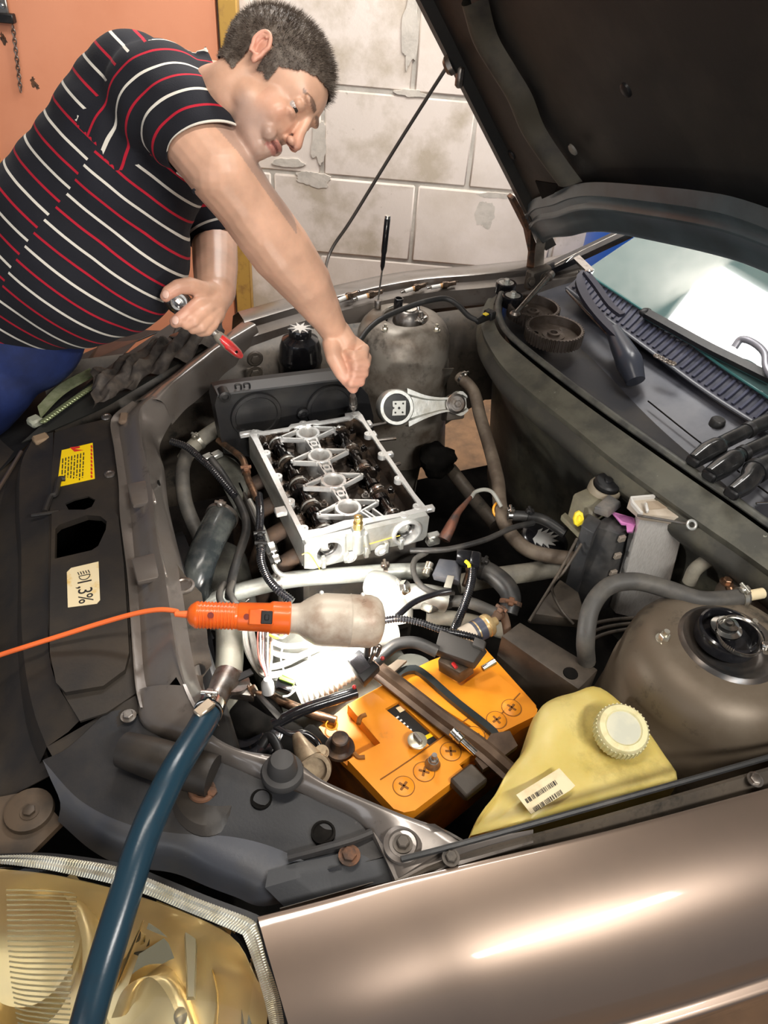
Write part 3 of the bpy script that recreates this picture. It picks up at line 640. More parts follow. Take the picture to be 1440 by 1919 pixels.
# ribbed prism band along the lens rim, each rib real geometry
def ribs(a, c, n):
    A, C_ = rs(ZZ(a), n * 2 + 1), rs(ZZ(c), n * 2 + 1); b = B(); last = None
    for i in range(n * 2 + 1):
        l = .0018 if i % 2 else 0
        r = [b.bm.verts.new(A[i] + V((0, 0, l))), b.bm.verts.new(A[i].lerp(C_[i], .3) + V((0, 0, .003 + l))), b.bm.verts.new(A[i].lerp(C_[i], .5) + V((0, 0, .001 + l))), b.bm.verts.new(A[i].lerp(C_[i], .75) + V((0, 0, .002 + l))), b.bm.verts.new(C_[i] + V((0, 0, l)))]
        if last:
            for k in range(4): b._f([last[k], last[k + 1], r[k + 1], r[k]])
        last = r
    return b
fin('prism_band', ribs(o_out, i_out, 110), PRISM, hl, 10)
fin('prism_band', ribs(o_rt, i_rt, 60), PRISM, hl, 10)
# clear lens: large sheet from the rim forward and down
l1 = ZZ(i_out + i_rt[1:2]); 
def down(p, f, t): return p + V((-f, -.0, -t))
far_l = [V((-.40, .62, .62)), V((-.36, .50, .60)), V((-.30, .40, .60)), V((-.20, .30, .60)), V((-.05, .22, .60))]
mid_l = [V((-.33, .68, .77)), V((-.26, .57, .79)), V((-.20, .46, .80)), V((-.10, .37, .80)), V((.02, .30, .80))]
b = B(); b.sheet([ZZ([(-60, 1622, .832), (104, 1634, .843), (280, 1680, .854), (430, 1742, .866), (478, 1815, .845)]), mid_l, far_l], 30, 6, .0); fin('lens', b, CLR, hl)
# reflector shell behind the lens, chrome with warm reflections put into its colour
REFL = mat('warm_tinted_reflector', (.88, .68, .34), .28, .6, (.78, .62, .34), 5, coat=.3)
REFC = mat('bright_reflector', (.92, .80, .52), .10, .95)  # tan of the surroundings multiplied into the chrome
b = B(); b.sheet([ZZ([(-60, 1624, .83), (104, 1640, .835), (280, 1686, .845), (430, 1750, .85), (480, 1830, .82)]),
                  [V((-.27, .60, .72)), V((-.17, .55, .73)), V((-.08, .48, .73)), V((-.0, .41, .73)), V((.06, .34, .74))],
                  [V((-.34, .55, .62)), V((-.26, .46, .60)), V((-.18, .38, .58)), V((-.1, .30, .58)), V((.0, .24, .58))]], 30, 6, .001); fin('reflector', b, REFL, hl)
def bowl(c, ax, R, depth, nm='reflector_bowl', mt=REFC):
    b = B(); x = [(R * 1.04, .002), (R, 0)] + [(R * math.sqrt(1 - k / 8), -depth * k / 8) for k in range(1, 8)] + [(.014, -depth), (.012, -depth + .02), (0, -depth + .02)]
    b.lathe(c, ax, x, 40); return fin(nm, b, mt, hl, 40)
axh = V((-.55, -.25, .8))
bowl(Dp(70, 1775, 1.07), axh, .088, .06)
bowl(Dp(320, 1880, 1.04), axh, .080, .06)
b = B(); b.cyl(Dp(360, 1900, 1.08), Dp(350, 1885, 1.03), .008, n=14); b.sphere(Dp(350, 1885, 1.03), .009); fin('bulb', b, mat('bulb_glass', (.9, .9, .85), .05, trans=.8), hl)
b = B(); b.sphere(Dp(425, 1800, 1.05), (.022, .014, .010)); fin('indicator_bulb', b, mat('amber_bulb', (.80, .16, .02), .2), hl)
for (p0, p1, p2) in [((285, 1700), (250, 1790), (235, 1800)), ((300, 1690), (420, 1740), (455, 1790)), ((270, 1790), (360, 1740), (445, 1735))]:
    b = B(); A = [Dp(*p0, 1.04), Dp(*p1, 1.05), Dp(*p2, 1.06)]; b.sheet([A, [p + V((-.02, -.02, -.03)) for p in A]], 12, 2, .001); fin('reflector_step', b, REFC, hl)
# divider walls, dark gaps and clear guide inside the lamp
for pts_, w_, m_ in [([(118, 1640, 1.08), (150, 1690, 1.07), (172, 1745, 1.06), (178, 1800, 1.05)], .014, REFL), ([(235, 1870, 1.05), (255, 1828, 1.05), (300, 1812, 1.05), (340, 1850, 1.05), (365, 1910, 1.04)], .016, REFL), ([(455, 1790, 1.05), (462, 1850, 1.04), (468, 1930, 1.03)], .012, REFC)]:
    A = [Dp(*p) for p in pts_]; b = B(); b.sheet([[p - FW * .018 for p in A], [p + CR * w_ - FW * .012 for p in A], [p + CR * w_ * 1.3 + FW * .01 for p in A]], 24, 3, .001); fin('divider', b, m_, hl)
for pts_ in ([(222, 1700), (262, 1690), (280, 1705), (250, 1750), (228, 1800), (205, 1835)], [(262, 1790), (350, 1762), (352, 1776), (290, 1800)], [(330, 1822), (352, 1800), (445, 1805), (440, 1818), (372, 1826), (320, 1850)]):
    b = B(); A = [Dp(x, y, 1.058) for x, y in pts_]; b.plate(A, (), FW * .006); fin('dark_gap', b, mat('gap_olive', (.10, .085, .05), .3, .4), hl)
for k in range(9):
    x = 262 + k * 11; b = B(); A = [Dp(x, 1772 + k * 3, 1.052), Dp(x + 9, 1768 + k * 3, 1.056), Dp(x + 30, 1724 + k * 2, 1.058), Dp(x + 22, 1722 + k * 2, 1.054)]; b.plate(A, (), FW * .003); fin('reflector_facet', b, REFC if k % 2 else mat('gap_olive', (.10, .085, .05), .3, .4), hl)  # every other facet dark: striped chrome reflections put into colour
b = B(); b.hexa([Dp(*q, 1.03) for q in [(352, 1745), (378, 1745), (376, 1862), (360, 1862)]], [Dp(*q, 1.02) for q in [(354, 1747), (374, 1747), (372, 1858), (362, 1858)]]); fin('light_guide', b, mat('guide_clear', (.78, .72, .52), .1, 0, trans=.5), hl)
b = B(); b.sphere(Dp(425, 1838, 1.05), (.020, .012, .010)); fin('indicator_bulb', b, mat('amber_bulb', (.80, .16, .02), .2), hl)
# horizontal fluting on the left of the lens
b = B()
for k in range(34):
    y = 1650 + k * 9
    b.tube([Dp(18 + k * 1.2, y, 1.055 - k * .0012), Dp(70, y + 3, 1.055 - k * .0012), Dp(150, y + 8, 1.05 - k * .0012)], .0012, 5, 2)
fin('lens_flutes', b, mat('flute_glass', (.95, .86, .58), .1, .2, trans=.4), hl, kind='stuff')
# --- far headlight
fh = fin('headlight', B().hexa([Zp(*p, .80) for p in [(62, 800), (165, 735), (235, 640), (190, 640)]], [Zp(*p, .87) for p in [(66, 795), (150, 745), (262, 636), (170, 676)]], .004), BLK, car)
b = B(); b.sheet([ZZ([(75, 780, .885), (120, 735, .893), (180, 700, .90)]), ZZ([(70, 762, .885), (110, 722, .893), (168, 690, .90)])], 14, 1, .006); fin('lens_band', b, mat('greenish_lens', (.22, .25, .13), .15, .2, (.34, .36, .22), 30), fh)
b = B()
A = rs([Zp(82, 790, .882), Zp(130, 755, .89), Zp(178, 722, .895)], 22)
for i, p in enumerate(A): b.sphere(p, (.010, .007, .005), 8)
fin('ribbed_lens', b, mat('lens_ribs', (.20, .23, .12), .12, .4), fh)
b = B(); b.box(Zp(66, 790, .87), (.03, .03, .02), .5, .005); fin('lens_end', b, mat('lens_end_m', (.35, .36, .28), .4), fh)
b = B(); b.sheet([ZZ([(40, 830, .86), (120, 760, .875), (200, 690, .89), (330, 600, .90)]), ZZ([(90, 810, .86), (190, 765, .87), (250, 730, .88), (400, 640, .895)])], 20, 1, .004); fin('far_corner_panel', b, mat('near_black', (.02, .02, .018), .5, bump=.1), car)
b = B(); b.box(Zp(345, 632, .915), (.07, .05, .02), .6, .008, 2); fin('latch_block', b, BLKG, car)

# dark front bumper corner outside the far headlight
q = ZZ([(-120, 980, .80), (20, 850, .80), (66, 800, .80), (120, 730, .80), (190, 670, .80), (300, 620, .80)])
b = B(); b.sheet([[p + V((.03, 0, .01)) for p in q], q, [p + V((-.07, .05, -.02)) for p in q], [p + V((-.12, .09, -.12)) for p in q], [p + V((-.12, .09, -.5)) for p in q]], 24, 3, .002); fin('bumper', b, mat('bumper_black', (.010, .010, .010), .6, bump=.1), car)
# ---------------------------------------------------------------- firewall, cowl, windscreen, bonnet (parts of the car)
rl = [(906, 700, .90), (902, 640, .955), (920, 596, .965), (938, 590, .965)]
# top rail of the firewall, sweeping from the far tower across the bay
R1 = [(932, 552, .97), (925, 575, .967), (926, 600, .965), (940, 630, .965), (975, 662, .965), (1040, 715, .965), (1120, 775, .965), (1200, 832, .965), (1290, 895, .965), (1370, 950, .965), (1440, 1000, .965), (1560, 1085, .965)]
R0 = [(915, 560, .955), (903, 585, .95), (903, 612, .948), (912, 640, .945), (945, 690, .942), (1000, 740, .942), (1075, 800, .942), (1150, 862, .942), (1235, 925, .942), (1320, 985, .942), (1400, 1040, .942), (1530, 1135, .942)]
R2 = [(946, 556, .97), (940, 578, .967), (944, 602, .965), (960, 626, .965), (992, 655, .965), (1058, 706, .965), (1138, 766, .965), (1218, 823, .965), (1308, 886, .965), (1388, 941, .965), (1458, 991, .965), (1578, 1076, .965)]
r0, r1, r2 = ZZ(R0), ZZ(R1), ZZ(R2)
b = B(); b.sheet([[p + V((.01, 0, -.03)) for p in r0], r0, [a.lerp(c, .5) + V((0, 0, -.005)) for a, c in zip(r0, r1)], r1], 60, 2, .001); fin('firewall_flange', b, mat('flange_metal', (.11, .105, .08), .6, .1, (.06, .058, .047), 12, .42, .62, bump=.15, bscale=50, col3=(.3, .3, .24), scale3=60, lo3=.66, hi3=.74), car)
b = B(); b.tube([p + V((.002, 0, .006)) for p in [a.lerp(c, .5) for a, c in zip(r1, r2)]], .0095, 10, 6, flat=.8); fin('firewall_seal', b, mat('seal_rubber', (.05, .05, .047), .5, 0, (.10, .10, .085), 20, bump=.1), car)
# curved firewall face
mid1 = [V((p.x + .06, p.y, .80)) for p in r0]; mid2 = [V((p.x + .09, p.y + (0 if i > 3 else .0), .62)) for i, p in enumerate(r0)]
b = B(); b.sheet([[p + V((.004, 0, -.012)) for p in r0], [p + V((-.005, 0, -.06)) for p in r0], mid1, mid2, [V((p.x + .12, p.y, .38)) for p in r0]], 60, 5, .0015); fw = fin('firewall', b, FIREW, car)
for px, py in [(994, 700), (1052, 767), (966, 664), (1108, 815)]:
    p = Xp(px, py, Zp(px, py, .93).x); b = B(); b.lathe(Zp(px, py, .938), (-.6, .1, .6), [(0, 0), (.010, 0), (.010, .002), (.004, .003), (0, .003)], 16); fin('flange_clip', b, mat('clip_metal', (.34, .32, .26), .6), fw)
b = B(); b.lathe(V((1.20, .80, .80)), (-1, 0, .25), [(.075, -.02), (.07, .015), (.05, .022), (.03, .02), (0, .02)], 32); fin('firewall_boss', b, FIREW, fw)
# cowl well floor and steps
def X3(px, py, z): return Zp(px, py, z)
b = B(); cwl = [[p + V((.004, 0, -.01)) for p in r2], [p + V((.02, 0, -.05)) for p in r2], [V((p.x + .10, p.y, .905)) for p in r2], [V((p.x + .45, p.y + .0, .905)) for p in r2]]
b.sheet(cwl, 40, 2, .001); cow = fin('cowl_well', b, mat('cowl_paint', (.022, .022, .026), .40, .2, (.045, .04, .035), 6, .45, .7, bump=.1, bscale=60), car)
st0 = ZZ([(1060, 505, .93), (1110, 590, .93), (1180, 655, .93), (1290, 760, .93), (1400, 850, .93), (1560, 980, .93)])
st1 = ZZ([(1075, 505, .945), (1130, 590, .945), (1205, 650, .945), (1310, 742, .945), (1420, 815, .945), (1580, 920, .945)])
b = B(); b.sheet([[p + V((-.12, 0, -.03)) for p in st0], st0, st1, [p + V((.004, 0, .012)) for p in st1]], 30, 1, .001, smooth=False); fin('cowl_step', b, mat('cowl_step_paint', (.04, .042, .055), .38, .2, (.07, .07, .08), 6), cow)
# front lip of the scuttle grille
lp0 = ZZ([(1062, 540, .967), (1120, 585, .967), (1215, 655, .967), (1320, 732, .967), (1425, 800, .967), (1580, 900, .967)])
b = B(); b.tube(lp0, .005, 8); fin('scuttle_lip', b, mat('scuttle_edge', (.12, .125, .14), .4), cow)
gr0 = lp0; gr1 = ZZ([(1100, 500, .985), (1185, 566, .985), (1265, 618, .985), (1350, 680, .985), (1440, 745, .985), (1620, 870, .985)])
b = B(); b.sheet([gr0, [a.lerp(c, .5) + V((0, 0, -.004)) for a, c in zip(gr0, gr1)], gr1], 40, 3, .002); sg = fin('scuttle_grille', b, mat('scuttle_plastic', (.028, .03, .045), .4, 0, (.06, .06, .08), 10), cow)
A, C_ = rs(gr0, 46), rs(gr1, 46)
for i in range(1, 45):
    b = B(); a, c_ = A[i].lerp(C_[i], .12), A[i].lerp(C_[i], .9); d = (c_ - a)
    b.sweep([a + V((0, 0, .002)), a.lerp(c_, .5) + V((0, 0, .0)), c_ + V((0, 0, .002))], [(-.0045, -.001), (.0045, -.001), (.003, .0022), (-.003, .0022)]); fin('slat', b, mat('slat_plastic', (.04, .043, .07), .35), sg)
b = B(); b.cyl(Zp(1342, 800, .925), Zp(1342, 800, .925) + V((0, 0, .022)), .019, .017, 24, .003); fin('grommet', b, RUBD, cow)
b = B(); b.tube(ZZ([(1215, 752, .927), (1290, 812, .927), (1350, 858, .927), (1440, 925, .927)]), .0018, 6); fin('seam', b, BLKSHADE, cow)
# flower clip lying on the scuttle
b = B(); 
for q in [(1232, 668), (1247, 676), (1262, 682), (1240, 672), (1256, 680)]: b.torus(Zp(*q, .99), (0, 0, 1), .007, .003, 10, 6)
own('tangled_clip', b, STEELD, 'small grey tangled metal clip lying on the scuttle grille under the windscreen', 'clip')
# windscreen
wn = V((-math.sin(math.radians(30)), 0, math.cos(math.radians(30)))); wo = V((1.5, 0, 1.0))
def Ws(px, py, l=0.): return Pl(px, py, wo, wn) + wn * l
g0 = [Ws(*q) for q in [(1096, 508), (1185, 566), (1265, 618), (1350, 682), (1440, 742)]] + [Ws(1620, 865)]
sl = V((math.cos(math.radians(30)), 0, math.sin(math.radians(30))))
g1 = [p + sl * .75 for p in g0]
GLS = mat('windscreen_glass', (.07, .12, .12), .03, 0, spec=1.0, coat=1., coatr=.015, ior=1.7)
b = B(); b.sheet([g0, [a.lerp(c_, .5) for a, c_ in zip(g0, g1)], g1], 20, 2, .004); wsn = fin('windscreen', b, GLS, car)
b = B(); b.tube([p + V((-.006, 0, .0)) for p in g0], .004, 8); fin('screen_edge', b, mat('teal_edge', (.03, .10, .10), .25), wsn)
# black A-pillar strip
pa = [Ws(1020, 512), Ws(1096, 478), Ws(1160, 448), Ws(1230, 415)]
b = B(); b.sweep([p + V((0, .01, .0)) for p in pa], [(-.028, -.01), (.024, -.01), (.024, .008), (-.028, .008)]); fin('screen_pillar', b, BLKG, wsn)
b = B(); b.tube([Zp(1040, 498, .985), Ws(1080, 480, .006), Ws(1150, 446, .006), Ws(1200, 423, .006)], .003, 6); fin('pillar_trim', b, STEEL, wsn)
# wiper blade resting on the glass
wb = thing('wiper_blade', V(Ws(1215, 600)) - CARO, None, None); wb.parent = car
b = B(); A = [Ws(1213, 595, .016), Ws(1260, 622, .018), Ws(1330, 662, .02), Ws(1390, 692, .02), Ws(1450, 722, .02)]
b.sweep(rs(A, 14), [(-.013, -.006), (.013, -.006), (.010, .008), (-.010, .008)], up=wn); fin('blade_carrier', b, BLK, wb)
b = B(); b.sweep([p - wn * .012 + V((-.01, 0, 0)) for p in rs(A, 14)], [(-.003, -.004), (.003, -.004), (.003, .005), (-.003, .005)], up=wn); fin('rubber_lip', b, mat('teal_rubber', (.03, .13, .13), .3), wb)
b = B(); b.tube([Ws(1378, 668, .03), Ws(1392, 658, .04), Ws(1415, 668, .045), Ws(1435, 690, .05), Ws(1440, 720, .05), Ws(1470, 760, .05)], .009, 10); fin('wiper_arm', b, mat('grey_arm', (.22, .22, .25), .3, .3), wb)
b = B(); b.sphere(Ws(1212, 594, .016), (.02, .013, .012)); fin('blade_tip', b, BLK, wb)
# raised wiper arm: pivot knob, arm and loose blade holder
wa = thing('wiper_arm', V(Zp(1190, 700, .925)) - CARO, None, None); wa.parent = car
pv = Zp(1185, 700, .93)
b = B(); b.tube([Zp(1192, 715, .94), Zp(1180, 680, .965), Zp(1165, 650, .975), Zp(1150, 620, .985)], [.024, .034, .028, .020], 16, 6); fin('pivot_cap', b, mat('pivot_plastic', (.04, .045, .06), .3), wa)
b = B(); A = [Zp(1168, 640, .99), Zp(1128, 600, 1.00), Zp(1098, 560, 1.015), Zp(1087, 528, 1.03), Zp(1098, 512, 1.04)]
b.sweep(rs(A, 14), [(-.013, -.005), (.013, -.005), (.013, .006), (-.013, .006)]); fin('arm_lever', b, mat('arm_paint', (.035, .035, .05), .3, .2), wa)
b = B(); A = [Zp(1098, 512, 1.045), Zp(1120, 540, 1.03), Zp(1145, 575, 1.015), Zp(1166, 592, 1.01)]
b.sweep(rs(A, 10), [(-.010, -.004), (.010, -.004), (.010, .006), (-.010, .006)]); fin('arm_channel', b, mat('arm_paint', (.035, .035, .05), .3, .2), wa)
b = B(); b.tube([Zp(1062, 545, .985), Zp(1090, 575, .985), Zp(1128, 615, .98), Zp(1150, 640, .975)], .0035, 8); fin('arm_spring', b, STEELD, wa)
b = B(); b.hexa([Zp(*q, 1.03) for q in [(1078, 492), (1088, 486), (1112, 512), (1104, 520)]], [Zp(*q, 1.045) for q in [(1075, 484), (1086, 478), (1114, 505), (1104, 512)]]); b.torus(Zp(1105, 508, 1.05), (0, .3, 1), .010, .003); fin('blade_hook', b, STEEL, wa)
# --- bonnet
ha = math.radians(52); HO_ = V((1.444, 1.99, 1.0)); hd = V((-math.cos(ha), 0, math.sin(ha))); hn = V((-math.sin(ha), 0, -math.cos(ha)))   # hn: towards the underside
def Hp(t, y, l=0.): return V((HO_.x, y, HO_.z)) + hd * t + hn * l
def Hx(px, py, l=0.):
    return Pl(px, py, HO_ + hn * l, hn)
rear = [(.0, 1.985), (.10, 1.86), (.19, 1.70), (.27, 1.57), (.34, 1.43), (.42, 1.22), (.49, 1.02), (.52, .90), (.54, .7), (.54, .55), (.50, .35)]
edge_t = [.0, 1.16]
rowsb = []
for k in range(9):
    f = k / 8; r = []
    for t, y in rear:
        r.append(Hp(t + (1.16 - t) * f, y, -.012 - .035 * math.sin(math.pi * max(0, min(1, (y - .3) / 1.7)))))
    rowsb.append(r)
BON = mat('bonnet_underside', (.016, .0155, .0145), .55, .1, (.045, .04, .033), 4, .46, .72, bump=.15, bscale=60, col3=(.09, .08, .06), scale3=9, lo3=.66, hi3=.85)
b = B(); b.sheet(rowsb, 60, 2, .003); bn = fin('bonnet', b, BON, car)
# right-hand edge flange
b = B(); b.sheet([[Hp(t, 1.985, -.02) for t in (0, .3, .6, .9, 1.16)], [Hp(t, 1.975, .008) for t in (0, .3, .6, .9, 1.16)], [Hp(t, 1.93, .012) for t in (0.02, .3, .6, .9, 1.16)], [Hp(t, 1.92, -.02) for t in (0.02, .3, .6, .9, 1.16)]], 20, 1, .002, smooth=False); fin('bonnet_edge', b, BON, bn)
# dusty stiffener rib
def hpath(l): return [Hx(px, py, .004) for px, py in l]
rbm = mat('dusty_rib', (.075, .068, .05), .6, .1, (.035, .032, .028), 9)
b = B(); A = hpath([(880, 0), (900, 70), (935, 130), (965, 180), (990, 240), (1030, 300), (1060, 340)]); b.sheet([[p + V((0, .04, 0)) + hn * -.02 for p in A], [p + V((0, .012, 0)) + hn * .014 for p in A], [p + V((0, -.014, 0)) + hn * .014 for p in A], [p + V((0, -.045, 0)) + hn * -.02 for p in A]], 30, 3); fin('stiffener', b, rbm, bn)
# rear arch: two pressed ridges and a band tinted with reflected screen light
ra = lambda off: [Hp(t + off, y, .0) for t, y in rear]
BANDM = mat('bonnet_band_reflection', (.10, .14, .16), .30, .3, (.07, .09, .10), 5)
b = B(); b.sheet([[p + hn * .0 for p in ra(.0)], [p + hn * .010 for p in ra(.006)], [p + hn * .012 for p in ra(.02)], [p + hn * .012 for p in ra(.075)], [p + hn * .018 for p in ra(.082)], [p + hn * .018 for p in ra(.090)], [p + hn * .010 for p in ra(.098)], [p + hn * .010 for p in ra(.118)], [p + hn * .015 for p in ra(.124)], [p + hn * .0 for p in ra(.15)]], 60, 2); fin('rear_arch', b, BANDM, bn)
# liner fasteners, hole, catch
LIN = mat('pale_clip', (.20, .19, .165), .5)
for px, py in [(1075, 280), (1285, 375), (1175, 168), (960, 290)]:
    b = B(); b.lathe(Hx(px, py, -.015), hn, [(0, 0), (.014, .0), (.013, .004), (.008, .007), (0, .007)], 18); fin('liner_clip', b, LIN if px in (1075, 1285) else BLK, bn)
b = B(); b.plate([Hx(*q, .013) for q in [(1005, 338), (1048, 345), (1040, 362), (1018, 372)]], (), hn * .003); fin('pressing_hole', b, BLKSHADE, bn)
b = B(); b.lathe(Hx(848, 120, .01), hn + V((0, .5, 0)), [(0, 0), (.024, 0), (.024, .012), (.016, .02), (.01, .02), (.009, .006), (0, .006)], 24); b.box(Hx(862, 145, .01), (.02, .02, .05), None, .006); fin('prop_socket', b, STEELD, bn)
# bonnet hinge bars
hb = thing('bonnet_hinge', V(Zp(1000, 500, .97)) - CARO, None, None); hb.parent = car
b = B(); b.sweep([Zp(1000, 505, .96) + V((0, .01, 0)), Dp(1000, 470, 2.40), Dp(988, 430, 2.36), Dp(972, 395, 2.30), Dp(958, 368, 2.26)], [(-.016, -.006), (.016, -.006), (.016, .006), (-.016, .006)]); fin('hinge_arm', b, RUST, hb)
b = B(); b.sweep([Dp(1010, 505, 2.34), Dp(1012, 465, 2.36), Dp(1020, 430, 2.34)], [(-.014, -.005), (.014, -.005), (.014, .005), (-.014, .005)]); fin('hinge_link', b, GRIME, hb)
b = B(); b.box(Zp(1008, 520, .98), (.09, .03, .06), .3, .006); b.bolt(Zp(1022, 522, 1.0), (0, -1, .3), .011, .008); b.bolt(Zp(995, 530, .99), (0, -1, .3), .011, .008); fin('hinge_bracket', b, GRIME, hb)
# prop rod
b = B(); b.tube([Dp(843, 118, 2.06), Dp(800, 185, 2.13), Dp(745, 272, 2.22), Dp(700, 345, 2.28), Dp(655, 418, 2.34), Dp(625, 462, 2.38), Dp(612, 495, 2.36), Zp(607, 540, .94)], .0052, 10); fin('prop_rod', b, mat('prop_rod_paint', (.07, .062, .055), .4, .4), car)
# ---------------------------------------------------------------- cylinder head (bare, cam cover off)
HX0, HX1, HY0, HY1, HZ = .346, .622, 1.07, 1.468, .86
head = thing('cylinder_head', ((HX0 + HX1) / 2, 1.27, .76), 'bare aluminium cylinder head with open camshafts in the middle of the bay', 'engine part')
def H3(px, py, dz=0.): return Zp(px, py, HZ + dz)
# rim outline, slightly irregular with bolt ears
ox = [(0, 0), (.05, 0), (.10, .004), (.16, .003), (.225, 0), (.276, 0), (.280, .012), (.276, .06), (.276, .34), (.279, .38), (.276, .398), (.24, .398), (.236, .385), (.17, .385), (.165, .392), (.10, .392), (.09, .382), (.03, .384), (.01, .398), (-.004, .392), (-.002, .35), (0, .06)]
outer = [V((HX0 + a, HY0 + c, HZ)) for a, c in ox]
ix = [(.011, .022), (.05, .018), (.10, .026), (.15, .018), (.21, .012), (.25, .014), (.267, .026), (.266, .10), (.267, .35), (.258, .380), (.245, .372), (.16, .374), (.15, .380), (.10, .380), (.09, .372), (.03, .374), (.012, .378), (.010, .30), (.012, .2), (.010, .10)]
inner = [V((HX0 + a, HY0 + c, HZ)) for a, c in ix]
b = B(); b.plate(outer, [inner], (0, 0, -.006)); rim = fin('rim', b, ALUM, head)
for sx, y in [(0, .03), (0, .12), (0, .21), (0, .30), (0, .385), (.276, .02), (.276, .12), (.276, .215), (.276, .30), (.276, .39), (.13, .008), (.225, .004), (.13, .388)]:
    c = V((HX0 + (sx if sx not in (0, .276) else (sx + (.009 if sx == 0 else -.009))), HY0 + y, HZ + .0004)); side = -1 if sx == .276 else 1
    if sx in (0, .276): c.x += (.004 * side)
    b = B(); b.plate(circ(c, .0098, 18), [circ(c, .0042, 12)], (0, 0, -.012)); b.cyl(c + V((0, 0, -.004)), c + V((0, 0, -.0035)), .0044, n=10); fin('bolt_ear', b, ALUM, rim)
for x, y, w_, l_ in [(.282, .215, .018, .014), (.279, .30, .008, .02), (-.010, .392, .03, .014), (.284, .345, .012, .02), (-.014, .10, .024, .022), (.288, .01, .02, .016)]:
    b = B(); b.box(V((HX0 + x, HY0 + y, HZ - .006)), (w_, l_, .012), 0, .002); fin('lug', b, ALUM, rim)
# walls
b = B()
b.sheet([[p + V((0, 0, -.004)) for p in outer + outer[:1]], [p + V((0, 0, -.075)) for p in outer + outer[:1]]], 120, 1, 0, smooth=False, rsm=False)
fin('wall', b, ALU, head)
b = B(); b.sheet([[p + V((0, 0, -.004)) for p in inner + inner[:1]], [p + V((0, 0, -.055)) for p in inner + inner[:1]]], 80, 1, 0, smooth=False, rsm=False)
b.plate([p + V((0, 0, -.052)) for p in inner], (), (0, 0, -.004)); fin('oil_floor', b, ALUD, head)
# near face, with cam bores and bosses
b = B(); yf = HY0 - .014
b.plate([V((HX0 + a, yf, HZ + h)) for a, h in [(.004, -.001), (.272, -.001), (.276, -.006), (.276, -.060), (.268, -.070), (.24, -.072), (.15, -.064), (.09, -.076), (.02, -.078), (.0, -.070), (0, -.006)]], [circ((HX0 + x, yf, HZ - .036), .0265, 28, (0, 1, 0)) for x in (.052, .226)], (0, .013, 0))
for x in (.04, .09, .135, .18, .215): b.box((HX0 + x, HY0 - .016, HZ - .062), (.010, .012, .03), 0, .002)
fin('front_face', b, ALU, head)
for x in (.052, .226):
    c = V((HX0 + x, HY0 - .012, HZ - .036)); b = B(); b.lathe(c, (0, -1, 0), [(.034, 0), (.034, .005), (.031, .008), (.0275, .008), (.0262, .004), (.0255, -.03), ], 36); fin('cam_bore', b, ALUM, head)
    b = B(); b.lathe(c + V((0, .0085, 0)), (0, -1, 0), [(.0255, -.003), (.024, 0), (.021, .002), (.014, .002), (.013, -.004), (0, -.004)], 28); fin('cam_end', b, OIL, head)
for px, py in [(656, 1043), (714, 1030)]:
    b = B(); c = Yp(px, py, HY0 - .016); b.lathe(c, (0, -1, 0), [(.012, 0), (.012, .006), (.008, .007), (.007, .003), (0, .003)], 6); b.torus(c + V((0, -.003, 0)), (0, 1, 0), .013, .0025); fin('core_plug', b, ALUM, head)
b = B(); b.tube([Yp(566, 1040, HY0 - .0145), Yp(580, 1038, HY0 - .0145), Yp(600, 1068, HY0 - .0145)], .0012, 6, 4); b.tube([Yp(680, 1024, HY0 - .0145), Yp(720, 1012, HY0 - .0145), Yp(750, 1004, HY0 - .0145)], .0012, 6, 4); fin('sealant_bead', b, mat('amber_sealant', (.75, .52, .08), .4), head)
b = B(); b.cyl(Yp(646, 1045, HY0 - .015), Yp(644, 1004, HY0 - .015), .005, n=10); fin('face_pillar', b, ALU, head)
b = B(); b.cyl(Yp(690, 1036, HY0 - .015), Yp(684, 1000, HY0 - .015), .006, n=10); fin('face_pillar', b, ALU, head)
b = B(); b.box(Yp(812, 1010, HY0 + .0), (.03, .02, .028), 0, .003); b.bolt(Yp(808, 1016, HY0 - .012), (0, -1, 0), .007, .004); fin('face_boss', b, ALU, head)
# brass coolant sensor standing in its boss
b = B(); c = V((HX0 + .116, HY0 - .008, HZ - .03)); b.cyl(c + V((0, 0, -.03)), c + V((0, 0, .022)), .015, .0145, 20, .002); b.hexnut(c + V((0, 0, .022)), (0, 0, 1), .015, .012); sn = fin('sensor_boss', b, ALU, head)
b = B(); b.lathe(c + V((0, 0, .034)), (0, 0, 1), [(.010, 0), (.010, .014), (.006, .016), (.006, .022), (.009, .023), (.009, .029), (.006, .031), (0, .031)], 20); fin('brass_sensor', b, mat('warm_brass', (.95, .72, .30), .2, .9), sn)
